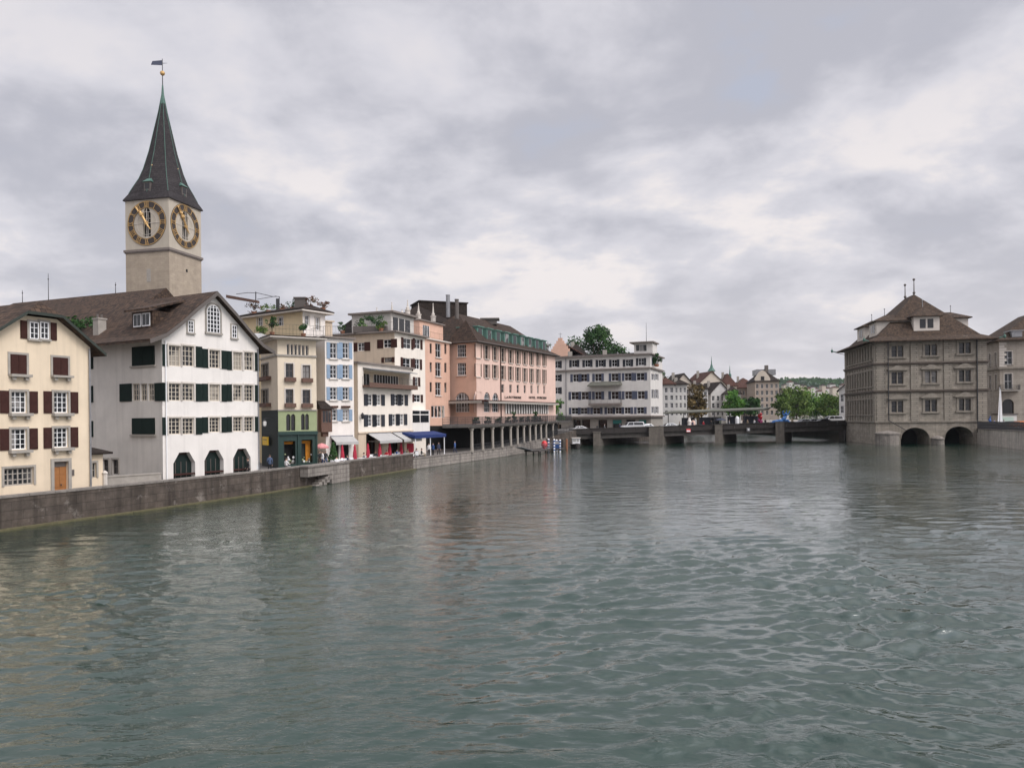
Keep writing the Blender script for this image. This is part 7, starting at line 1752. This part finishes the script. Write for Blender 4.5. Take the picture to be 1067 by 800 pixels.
f=MB(); P=at(684,374,178); foliage(f,P,(1.2,1.2,1.6),350,.25,random.Random(8),10); part('foliage',f,LEAF['deep'],T); f=MB(); f.lathe(P-Vector((0,0,1.8)),[(.5,0),(.6,.6)],8); part('pot',f,M['pot'],T)

# ------------------------------------------------------------------ the wooded hill
g=MB(); rg=random.Random(3); D0=1500
nx,ny=150,36; idx={}
def hz_(x,y):
    f=(y-1200)/900
    base=max(0,math.sin(min(1,max(0,f))*math.pi/2))
    crest=34+66*(1/(1+math.exp(-(x-585)/60)))+8*math.sin(x*.012)
    return base*crest+noise.noise(Vector((x*.028,y*.028,1)))*5*base+noise.noise(Vector((x*.11,y*.11,4)))*5*base
V=[]
for j in range(ny):
    y=1150+1000*j/(ny-1)
    for i in range(nx): x=100+1900*(i/(nx-1))**1.3; V.append((x,y,hz_(x,y)-1))
g.v=V
for j in range(ny-1):
    for i in range(nx-1): a=j*nx+i; g.f.append((a,a+1,a+nx+1,a+nx)); g.m.append(0)
hm=mat('wooded_hill',(0.026,0.062,0.030),noise_s=.6,noise_scale=.06,bump=1.0,bump_scale=.12)
struct('hill',g,hm)
g=MB()
for k in range(5200):
    x=rg.uniform(420,1150); y=1150+900*rg.random(); z=hz_(x,y); s=rg.uniform(4,9); a=rg.uniform(0,6.28); t=rg.randrange(3)
    p=Vector((x,y,z+s*.2)); u_=Vector((math.cos(a),math.sin(a)*.4,.1)); v_=Vector((0,.3*rg.uniform(-1,1),1))
    for q_ in range(2):
        o=Vector((rg.uniform(-3,3),rg.uniform(-3,3),rg.uniform(-1,2.5))); sz=s*rg.uniform(.4,.7)
        g.poly([p+o-u_*sz,p+o-v_*sz*.5,p+o+u_*sz,p+o+v_*sz*.8],t)
struct('hill_wood',g,LEAF['deep'],'stuff')
k=0
for px,py in ((818,402),(823,399.5),(829,402),(842,406),(846,404.5),(850,406.5),(857,403),(861,406),(866,401.5),(869,405),(873,407),(878,402.5),(836,403),(853,409)):
    D=rg.uniform(950,1080); p=at(px,py,D); w_=rg.uniform(2.2,4.0); h=rg.uniform(4,6)
    T=thing('hillside_house','small distant house among the trees of the wooded hill','house',(p.x,p.y,0),'small houses on the wooded hill')
    q=MB(); q.box(p.x-w_,p.x+w_,p.y-5,p.y+5,0,p.z+h*.3); part('wall',q,M['far_white' if k%3 else 'far_beige'],T)
    Fh=Face((p.x-w_,p.y-5),(1,0)); q=MB(); hip_roof(q,Fh,0,2*w_,-10,0,p.z+h*.3+.01,p.z+h*.3+2.2,.5); part('roof',q,M['roof_red' if k%2 else 'roof_dark'],T); k+=1

# ------------------------------------------------------------------ quay life
def quay(px,D,z=1.1): p=at(px,436,D); return Vector((p.x,p.y,z))
# closed red umbrellas
proto=thing('closed_umbrella','red umbrella','umbrella',(0,0,0),'closed red umbrellas on the quay')
q=MB(); q.cyl((0,0,0),(0,0,2.6),.035,.03,8); part('pole',q,M['frame_dark'],proto)
q=MB(); q.smooth=False
r=[]
for z,rr in ((.62,.22),(.75,.30),(1.2,.26),(1.7,.22),(2.0,.15),(2.2,.16),(2.5,.08),(2.62,.02)): r.append([(rr*(1.0 if i%2 else .72)*math.cos(i*math.pi/8),rr*(1.0 if i%2 else .72)*math.sin(i*math.pi/8),z) for i in range(16)])
q.loft(r); part('cover',q,M['red_cloth'],proto)
q=MB(); q.lathe((0,0,0),[(.34,0),(.34,.07),(.08,.1)],10); part('base',q,M['trim'],proto)
used=[]
for px,D,lab in ((356.3,80.5,'red closed umbrella under the awning of the blue shuttered house'),(369.3,82.3,'red closed umbrella at the left corner pillar of the low balcony house'),(383,85.3,'red closed umbrella left of the first doorway of the balcony house'),(395.3,88,'red closed umbrella at the right side of the first doorway'),(405.6,90.6,'red closed umbrella between the two grey awnings'),(417.6,93.8,'red closed umbrella in the second doorway of the balcony house')):
    place(proto,quay(px,D),rnd.random(),lab,used).scale=(.85,.85,.88)
T=None
# restaurant tables with white cloths and chairs
proto=thing('cloth_table','white table','table',(0,0,0),'white tables along the quay restaurants')
q=MB(); r=[]
for z,rr,wv_ in ((.28,.50,.05),(.72,.44,.0),(.745,.44,0)): r.append([((rr+wv_*math.cos(i*2.1))*math.cos(i*math.pi/10),(rr+wv_*math.cos(i*2.1))*math.sin(i*math.pi/10),z) for i in range(20)])
q.loft(r); part('tablecloth',q,M['white_cloth'],proto); q=MB(); q.cyl((0,0,0),(0,0,.7),.04,.04,6); q.lathe((0,0,0),[(.25,0),(.25,.03)],10); part('leg',q,M['metal'],proto)
chp=thing('cafe_chair','chair','chair',(0,0,0),'pale chairs at the quay tables')
q=MB(); q.box(-.21,.21,-.21,.21,.43,.47); part('seat',q,M['white_paint'],chp); q=MB(); q.hexa([(-.2,.19,.5),(.2,.19,.5),(.2,.22,.5),(-.2,.22,.5),(-.2,.25,.95),(.2,.25,.95),(.2,.28,.95),(-.2,.28,.95)]); part('backrest',q,M['white_paint'],chp)
for x,y in ((-.18,-.18),(.18,-.18),(-.18,.18),(.18,.18)):
    q=MB(); q.cyl((x,y,0),(x,y,.43),.02,.02,6); part('leg',q,M['zinc'],chp)
usedt=[]; usedc=[]; PEOPLE=[]; i=0
for px,D in ((347.5,75.2),(352.5,76.5),(359.5,77.8),(364.5,79.3),(376,83.5),(388,86.3),(400,89.1),(411,91.8),(422,94.2),(427,95.4)):
    p=quay(px,D); place(proto,p,rnd.random()*3,'round white clothed table behind the river wall outside the awnings',usedt)
    for k in range(2):
        a=rnd.uniform(0,6.28); o=Vector((math.cos(a)*.75,math.sin(a)*.75,0)); place(chp,p+o,a-math.pi/2,'pale cafe chair at a white quay table',usedc)
for d in ():
    pass
# cone tree by the awning
p=quay(346.8,80.2); T=thing('cone_tree','dark green clipped cone tree beside the awning of the blue shuttered house','potted tree',p)
f=MB(); rg=random.Random(2)
for k in range(1100):
    z=rg.random()**1.3; rr=.62*(1-z*.86)*(.65+.4*rg.random()); a=rg.uniform(0,6.28); c0_=p+Vector((rr*math.cos(a),rr*math.sin(a),.5+z*2.1)); s=.085
    u_=Vector((rg.gauss(0,1),rg.gauss(0,1),rg.gauss(0,1))).normalized(); v_=u_.orthogonal().normalized(); f.poly([c0_-u_*s,c0_-v_*s*.6,c0_+u_*s,c0_+v_*s*.6],rg.randrange(3))
part('foliage',f,LEAF['deep'],T); f=MB(); f.lathe(p,[(.3,0),(.4,.55),(.36,.56)],10); part('pot',f,M['pot'],T); f=MB(); f.cyl(p+Vector((0,0,.4)),p+Vector((0,0,2.2)),.06,.03,6); part('trunk',f,M['bark'],T)
# pink and white open market umbrella
p=quay(335,80.8); T=thing('open_umbrella','small pink and white open umbrella outside the green corner shop','umbrella',p)
q=MB(); q.cyl(p,p+Vector((0,0,2.3)),.03,.03,6); part('pole',q,M['white_paint'],T); q=MB(); q.lathe(p+Vector((0,0,1.95)),[(.75,0),(.75,.16),(.4,.42),(.04,.55)],8); part('cover',q,M['pink_cloth'],T)
for i_,(px,D,tp_,bt_,lab) in enumerate(((350.3,76.2,'white','denim','person in white seated at the leftmost pair of quay tables'),(361.5,78.8,'navy','black','person in navy seated between the two awnings at a quay table'),(378.5,84.2,'grey','navy','person in grey seated outside the first doorway of the balcony house'),(391,87.3,'black','black','person in black seated by the second closed umbrella of the balcony house'),(402.5,90.0,'red','black','person in red seated between the two doorways'),(413.5,92.6,'blue','khaki','person in blue seated outside the second doorway'),(424.5,95.0,'khaki','denim','person in khaki seated just left of the red screen'))):
    r_=rnd.uniform(-3,3); PEOPLE.append((lab,quay(px,D),r_,'sit',tp_,bt_)); place(chp,quay(px,D),r_,'pale cafe chair under a seated guest on the quay',usedc)
p=quay(427.2,96.0); q=MB(); q.box(p.x-.45,p.x+.45,p.y-.05,p.y+.05,p.z+.3,p.z+1.9); q.box(p.x-.5,p.x-.4,p.y-.3,p.y+.3,p.z,p.z+.3); q.box(p.x+.4,p.x+.5,p.y-.3,p.y+.3,p.z,p.z+.3); single('red_screen',q,M['red_cloth'],'red fabric screen left of the deep blue canopy','screen',p)

# ------------------------------------------------------------------ people
def body_mesh(name,pose):
    J={}
    if pose=='walk':   pts=[('pel',(0,0,.98),.135),('sp',(0,.01,1.18),.125),('ch',(0,.02,1.38),.150),('nk',(0,.02,1.53),.058),('hd',(0,-.01,1.66),.098),('tp',(0,.0,1.73),.080),
        ('lh',(.09,0,.92),.10),('lk',(.10,-.14,.52),.065),('la',(.10,-.10,.09),.045),('lt',(.10,-.26,.05),.038),('rh',(-.09,0,.92),.10),('rk',(-.10,.06,.50),.065),('ra',(-.10,.28,.12),.045),('rt',(-.10,.16,.04),.038),
        ('ls',(.19,.02,1.42),.062),('le',(.25,.10,1.14),.046),('lw',(.24,.0,.92),.034),('lf',(.24,-.05,.83),.03),('rs',(-.19,.02,1.42),.062),('re',(-.25,-.04,1.14),.046),('rw',(-.23,-.18,.95),.034),('rf',(-.23,-.23,.87),.03)]
    elif pose=='sit': pts=[('pel',(0,.05,.50),.145),('sp',(0,.07,.70),.125),('ch',(0,.05,.90),.150),('nk',(0,.03,1.05),.058),('hd',(0,.0,1.18),.098),('tp',(0,.01,1.25),.080),
        ('lh',(.10,0,.50),.10),('lk',(.12,-.40,.50),.065),('la',(.12,-.38,.09),.045),('lt',(.12,-.54,.05),.038),('rh',(-.10,0,.50),.10),('rk',(-.12,-.40,.50),.065),('ra',(-.12,-.36,.09),.045),('rt',(-.12,-.52,.05),.038),
        ('ls',(.19,.04,.94),.062),('le',(.27,-.06,.70),.046),('lw',(.18,-.28,.68),.034),('lf',(.14,-.36,.70),.03),('rs',(-.19,.04,.94),.062),('re',(-.27,-.06,.70),.046),('rw',(-.18,-.28,.70),.034),('rf',(-.14,-.36,.72),.03)]
    else: pts=[('pel',(0,0,.97),.135),('sp',(0,.01,1.17),.125),('ch',(0,.01,1.37),.150),('nk',(0,.01,1.53),.058),('hd',(0,-.02,1.66),.098),('tp',(0,-.01,1.73),.080),
        ('lh',(.09,0,.92),.10),('lk',(.11,-.03,.50),.065),('la',(.12,.01,.09),.045),('lt',(.13,-.14,.04),.038),('rh',(-.09,0,.92),.10),('rk',(-.11,-.01,.50),.065),('ra',(-.12,.03,.09),.045),('rt',(-.14,-.12,.04),.038),
        ('ls',(.19,.01,1.42),.062),('le',(.25,.05,1.14),.046),('lw',(.18,-.16,1.06),.034),('lf',(.12,-.23,1.08),.03),('rs',(-.19,.01,1.42),.062),('re',(-.25,.04,1.13),.046),('rw',(-.24,-.04,.88),.034),('rf',(-.24,-.07,.79),.03)]
    ix={n_:i for i,(n_,_,_) in enumerate(pts)}
    E=[('pel','sp'),('sp','ch'),('ch','nk'),('nk','hd'),('hd','tp'),('pel','lh'),('lh','lk'),('lk','la'),('la','lt'),('pel','rh'),('rh','rk'),('rk','ra'),('ra','rt'),('ch','ls'),('ls','le'),('le','lw'),('lw','lf'),('ch','rs'),('rs','re'),('re','rw'),('rw','rf')]
    me=bpy.data.meshes.new(name); me.from_pydata([p for _,p,_ in pts],[(ix[a],ix[b]) for a,b in E],[])
    o=bpy.data.objects.new(name,me); C.objects.link(o)
    sk=o.modifiers.new('s','SKIN'); ss=o.modifiers.new('u','SUBSURF'); ss.levels=1; ss.render_levels=1
    if not me.skin_vertices: 
        bpy.context.view_layer.objects.active=o
    for i,(_,_,rr) in enumerate(pts):
        me.skin_vertices[0].data[i].radius=(rr,rr*(.8 if i in (1,2) else 1)); me.skin_vertices[0].data[i].use_root=(i==0)
    dg=bpy.context.evaluated_depsgraph_get(); dg.update()
    nm=bpy.data.meshes.new_from_object(o.evaluated_get(dg)); bpy.data.objects.remove(o)
    nm.name=name
    return nm, dict((n_,Vector(p)) for n_,p,_ in pts)
cloth={k:mat('cloth_'+k,c) for k,c in dict(black=(.02,.02,.022),navy=(.03,.04,.08),white=(.75,.75,.75),grey=(.2,.2,.21),blue=(.04,.10,.28),red=(.45,.03,.04),khaki=(.25,.20,.13),denim=(.06,.09,.16)).items()}
BODY={}
def get_body(pose,top,bot):
    if pose not in BODY: BODY[pose]=body_mesh('person',pose)
    me,J=BODY[pose]; m=me.copy(); m.materials.clear()
    for q in (M['skin'],cloth[top],cloth[bot],M['frame_dark']): m.materials.append(q)
    hip=J['pel'].z-.02; nk=J['nk'].z+.02
    for p in m.polygons:
        z=p.center.z; c_=p.center; hand=min((c_-J['lf']).length,(c_-J['rf']).length)<.075
        leg=(z<hip+.0) and not (abs(c_.x)>.20 and pose!='sit') 
        if pose=='sit': leg=(z<.60 and not hand and (c_-J['le']).length>.12 and (c_-J['re']).length>.12 and (c_.z<.585)) 
        p.material_index=0 if (z>nk or hand) else (2 if leg else 1)
        if z<.10: p.material_index=3
        p.use_smooth=True
    return m,J
def person(label,loc,rz,pose,top,bot,hair='hair'):
    m,J=get_body(pose,top,bot)
    o=bpy.data.objects.new('person',m); C.objects.link(o); o.location=loc; o.rotation_euler=(0,0,rz); o['label']=label; o['category']='person'; o['group']='people on the quay'
    BASE[o.name]=Vector((0,0,0))
    h=MB(); h.smooth=True; hd=J['hd']; h.ball(hd+Vector((0,.025,.045)),.104,10,sx=.95,sy=.98,sz=.95); part('hair',h,M[hair],o)
    h=MB()
    for sx in (-1,1): h.ball(hd+Vector((sx*.034,-.088,.0)),.014,6)
    part('eye',h,M['frame_dark'],o)
    h=MB(); h.cyl(hd+Vector((0,-.085,.01)),hd+Vector((0,-.122,-.03)),.010,.017,6); part('nose',h,M['skin'],o)
    for hand,wr in (('lf','lw'),('rf','rw')):
        d=(J[hand]-J[wr]).normalized(); sd_=d.cross(Vector((0,1,0.2))).normalized(); h=MB(); h.smooth=True
        for k in range(4):
            b_=J[hand]+sd_*(k-1.5)*.018+d*.02; ln=(.055,.066,.062,.048)[k]; mid=b_+d*ln*.55; h.cyl(b_,mid,.0095,.009,6); h.cyl(mid,mid+(d+Vector((0,-.5,0))).normalized()*ln*.5,.009,.007,6)
        b_=J[hand]+sd_*.03-d*.02; h.cyl(b_,b_+(sd_*.8+d*.8).normalized()*.05,.011,.008,6); part('fingers',h,M['skin'],o)
    return o
Q=quay
for a_ in PEOPLE: person(*a_)
person('person in black walking past the third arch of the white house',Q(257.8,64.8),R(-70),'walk','black','black')
w1=Q(267.2,66.6); person('person in black top holding a white bag at the corner of the white house',w1,R(20),'stand','black','navy')
q=MB(); b=w1+Vector((.0,-.32,.72)); q.hexa([b+Vector((-.22,-.1,0)),b+Vector((.22,-.1,0)),b+Vector((.22,.1,0)),b+Vector((-.22,.1,0)),b+Vector((-.2,-.08,.42)),b+Vector((.2,-.08,.42)),b+Vector((.2,.08,.42)),b+Vector((-.2,.08,.42))]); q.bar(b+Vector((-.12,0,.42)),b+Vector((-.06,0,.6)),.02); q.bar(b+Vector((.12,0,.42)),b+Vector((.06,0,.6)),.02); single('shopping_bag',q,M['white_paint'],'white shopping bag held by the person at the white house corner','bag',b)
person('person in grey blue jacket in front of the yellow sign',Q(280.6,70.5),R(200),'stand','denim','black')
person('person in white top crouched at the green shop window',Q(298,73.8)+Vector((0,0,.0)),R(150),'sit','white','grey')
q=MB(); p=Q(298,73.8); q.box(p.x-.3,p.x+.3,p.y-.25,p.y+.25,p.z,p.z+.36); single('stool',q,M['brown_box'],'low brown stool in front of the green shop window','stool',p)
person('person in dark clothes left of the white shirted one by the oriel',Q(332.8,78),R(60),'walk','black','black')
person('person in white shirt below the stone oriel',Q(335.6,77.6),R(-60),'stand','white','navy')
person('person in black jacket right of the white shirted one by the oriel',Q(338.8,78.4),R(30),'walk','black','denim')
person('person in grey sitting at the left end under the blue canopy',Q(433.6,93.5,1.15),R(200),'sit','grey','black')
person('person in black sitting second from left under the blue canopy',Q(439.2,95),R(90),'sit','black','khaki')
person('tall person in white top standing in the middle under the blue canopy',Q(446.6,97.2,1.18),R(0),'stand','white','black')
person('person in blue standing right of the canopy middle post',Q(450.8,98.2,1.18),R(140),'stand','blue','black')
person('person in dark clothes at the right end of the blue canopy',Q(456.8,99.6,1.2),R(30),'walk','navy','black')
person('person in blue jacket walking under the pink wing',Q(473.7,103.6,1.25),R(-110),'walk','blue','navy')
for px,D in ((433.6,93.5),(439.2,95)):
    p=Q(px,D,1.15); place(chp,p+Vector((0,0,0)),R(200) if px<436 else R(90),'pale cafe chair under the blue canopy',usedc)
def onb2(px,d): v=onbridge(px,d); return v
for px,d,po,tp_,bt_,lab in ((708,1.2,'stand','black','black','person in black at the left end of the market canopy'),(797.5,1.2,'stand','black','black','person in black just right of the red balloons'),(803,1.6,'stand','white','blue','person in white top left of the blue sculpture'),(786,1.4,'stand','white','denim','person in white just left of the red balloons'),(825.5,1.6,'walk','khaki','black','person in khaki right of the blue sculpture'),(622,1.6,'stand','black','grey','person in black on the bridge above the first pier'),(630,1.5,'walk','grey','black','person in grey on the bridge left of the white van'),(646,1.4,'walk','navy','black','person in navy just left of the white van on the bridge'),(722,1.3,'stand','navy','black','person in navy right of the pale statue on the bridge'),(733,1.3,'walk','red','denim','person in red before the dark open stall on the bridge'),(741,1.4,'stand','black','black','person in black before the glazed stall on the bridge'),(760,1.3,'walk','grey','navy','person in grey just left of the white pillar on the bridge'),(774,1.3,'stand','black','navy','person in black right of the white pillar on the bridge'),(779,1.5,'walk','khaki','black','person in khaki before the navy stall wall on the bridge')):
    person(lab,onbridge(px,d),rnd.uniform(-3,3),po,tp_,bt_)
for px,D,po,tp_,bt_,lab in ((1036,149.5,'stand','blue','navy','person in blue behind the iron railing of the council quay'),(1046,146,'walk','grey','black','person in grey in front of the dark car on the right quay')):
    person(lab,Q(px,D,3.03),rnd.uniform(-3,3),po,tp_,bt_)

# ------------------------------------------------------------------ landing stage, mooring poles, boat
JA=Vector((-.2,120.6)); JB=Vector((4.9,138.5)); jt=(JB-JA).normalized(); jn=Vector((jt.y,-jt.x)); JF=Face(JA,jt); LJ=(JB-JA).length
T=thing('landing_stage','low grey landing stage with sloping gangway below the hotel arcade','jetty',(JB.x,JB.y,0))
q=MB(); q.fbox(JF,6.5,LJ+3,.4,3.0,.42,.62); part('deck',q,M['concrete'],T)
q=MB(); 
for s in (7,12,17,LJ+2.5): 
    for d in (.6,2.8): b=JF.p(s,d,-1); q.cyl(b,(b.x,b.y,.42),.12,.12,6)
part('pile',q,M['dark_wood'],T)
q=MB(); q.hexa([JF.p(1,.4,1.35),JF.p(8,.4,.55),JF.p(8,1.6,.55),JF.p(1,1.6,1.35),JF.p(1,.4,1.45),JF.p(8,.4,.65),JF.p(8,1.6,.65),JF.p(1,1.6,1.45)]); g_=part('gangway',q,M['zinc'],T)
q=MB(); railing(q,[JF.p(1,1.55,1.45),JF.p(8,1.55,.65)],1.0,.8,.03,2); part('handrail',q,M['metal'],g_)
q=MB(); railing(q,[JF.p(8,2.95,.62),JF.p(LJ+3,2.95,.62)],1.0,1.0,.03,3); part('railing',q,M['zinc'],T)
p=at(567.3,467,134); p.z=.63; q=MB(); q.smooth=True; q.ball(p+Vector((0,0,.72)),.70,12,sx=.8,sy=.8); q.cyl(p,p+Vector((0,0,.2)),.3,.3,8); single('red_buoy',q,M['red'],'round red buoy at the end of the landing stage','buoy',p)
for i,(px,D,yt) in enumerate(((571.6,135,458.5),(577.5,134,459),(580,137,459.5),(583.6,134.5,459.5))):
    b=at(px,470,D); b.z=-1.0; h=at(px,yt,D).z; T=thing('mooring_pole',['blue and white striped mooring pole nearest the red buoy','striped mooring pole left of the blue box','striped mooring pole behind the blue box','rightmost blue and white striped mooring pole'][i],'mooring pole',b,'striped mooring poles at the landing stage')
    q=MB(); nseg=12
    for k in range(nseg):
        z0_=-1+(h+1)*k/nseg; z1_=-1+(h+1)*(k+1)/nseg
        q.cyl((b.x,b.y,z0_),(b.x,b.y,z1_),.17,.17,10,m=k%2)
    part('striped_shaft',q,[M['white_paint'],M['blue_paint']],T); q=MB(); q.ball((b.x,b.y,h+.12),.2,8); part('cap',q,M['white_paint'],T)
b=at(579.6,466,135.5); b.z=.62; q=MB(); q.box(b.x-.6,b.x+.6,b.y-.4,b.y+.4,b.z,b.z+1.3); BX=single('ticket_box',q,M['blue_paint'],'deep blue box with a pale top between the striped mooring poles','box',b); q=MB(); q.box(b.x-.55,b.x+.45,b.y-.43,b.y-.403,b.z+.75,b.z+1.2); part('notice',q,M['awning_grey'],BX)
q=MB(); q.box(b.x-1.6,b.x+1.5,b.y-1.2,b.y+1.0,.40,.60); 
part('platform',q,M['concrete'],bpy.data.objects['landing_stage'])
# boat under the bridgehead
b=at(600,463.5,152); b.z=0; T=thing('moored_boat','small dark boat with a white cabin moored under the bridgehead','boat',b)
q=MB(); r=[]
for y,wd,zt_ in ((-3.2,.15,1.0),(-2.2,.8,.85),(0,1.15,.75),(2.2,1.05,.75),(3.0,.9,.8)): r.append([b+Vector((-wd,y,zt_)),b+Vector((-wd*.6,y,-.25)),b+Vector((wd*.6,y,-.25)),b+Vector((wd,y,zt_))])
q.loft(r); part('hull',q,M['dark_wood'],T)
q=MB(); q.box(b.x-.75,b.x+.75,b.y-1.2,b.y+1.2,.6,1.95); cb_=part('cabin',q,M['white_paint'],T); q=MB(); q.box(b.x-.9,b.x+.9,b.y-1.4,b.y+1.4,1.952,2.05); part('roof',q,M['trim_light'],cb_)
q=MB(); q.box(b.x-.60,b.x-.06,b.y-1.24,b.y-1.203,1.25,1.8); q.box(b.x+.06,b.x+.60,b.y-1.24,b.y-1.203,1.25,1.8); part('window',q,M['awning_grey'],cb_)
for px,D,yt in ((590.5,148,458),(586,150,458)):
    p=at(px,466,D); h=at(px,yt,D).z; q=MB(); q.cyl((p.x,p.y,-1),(p.x,p.y,h),.22,.2,8); q.lathe((p.x,p.y,h),[(.2,0),(.12,.1),(.02,.14)],8); single('wooden_pile',q,M['pot'] if px>590 else M['dark_wood'],'reddish brown wooden pile left of the moored boat' if px>590 else 'dark wooden pile right of the striped poles','pile',(p.x,p.y,-1))
# ramp up to the bridge with cafe parasol
p=at(576,440,160); p.z=3.2; T=thing('cafe_parasol','pale open parasol on the quay between hotel arcade and bridge','parasol',p); q=MB(); q.cyl(p,p+Vector((0,0,2.3)),.04,.04,6); part('pole',q,M['zinc'],T); q=MB(); q.lathe(p+Vector((0,0,1.95)),[(1.5,0),(1.5,.1),(.8,.4),(.05,.6)],8); part('cover',q,M['awning_grey'],T)
q=MB(); railing(q,[(7.2,147.5,2.3),(12.9,161.5,3.4)],1.05,.3,.03,2); single('ramp_railing',q,M['metal'],'dark railing along the ramp up to the bridge','railing',(7.2,147.5,2.3))
# far fill so that nothing shows below the bridge arch but water
if HAZE>0:
    g=MB(); g.box(-900,2300,-60,2400,-1.5,160); 
    hm=bpy.data.materials.new('haze_air'); hm.use_nodes=True; nt=hm.node_tree; nt.nodes.remove(nt.nodes['Principled BSDF'])
    vp=nt.nodes.new('ShaderNodeVolumePrincipled'); vp.inputs['Color'].default_value=(.86,.90,.97,1); vp.inputs['Density'].default_value=HAZE; vp.inputs['Anisotropy'].default_value=0
    nt.links.new(vp.outputs[0],nt.nodes['Material Output'].inputs['Volume'])
    struct('haze',g,hm,'stuff'); sc.cycles.volume_bounces=0
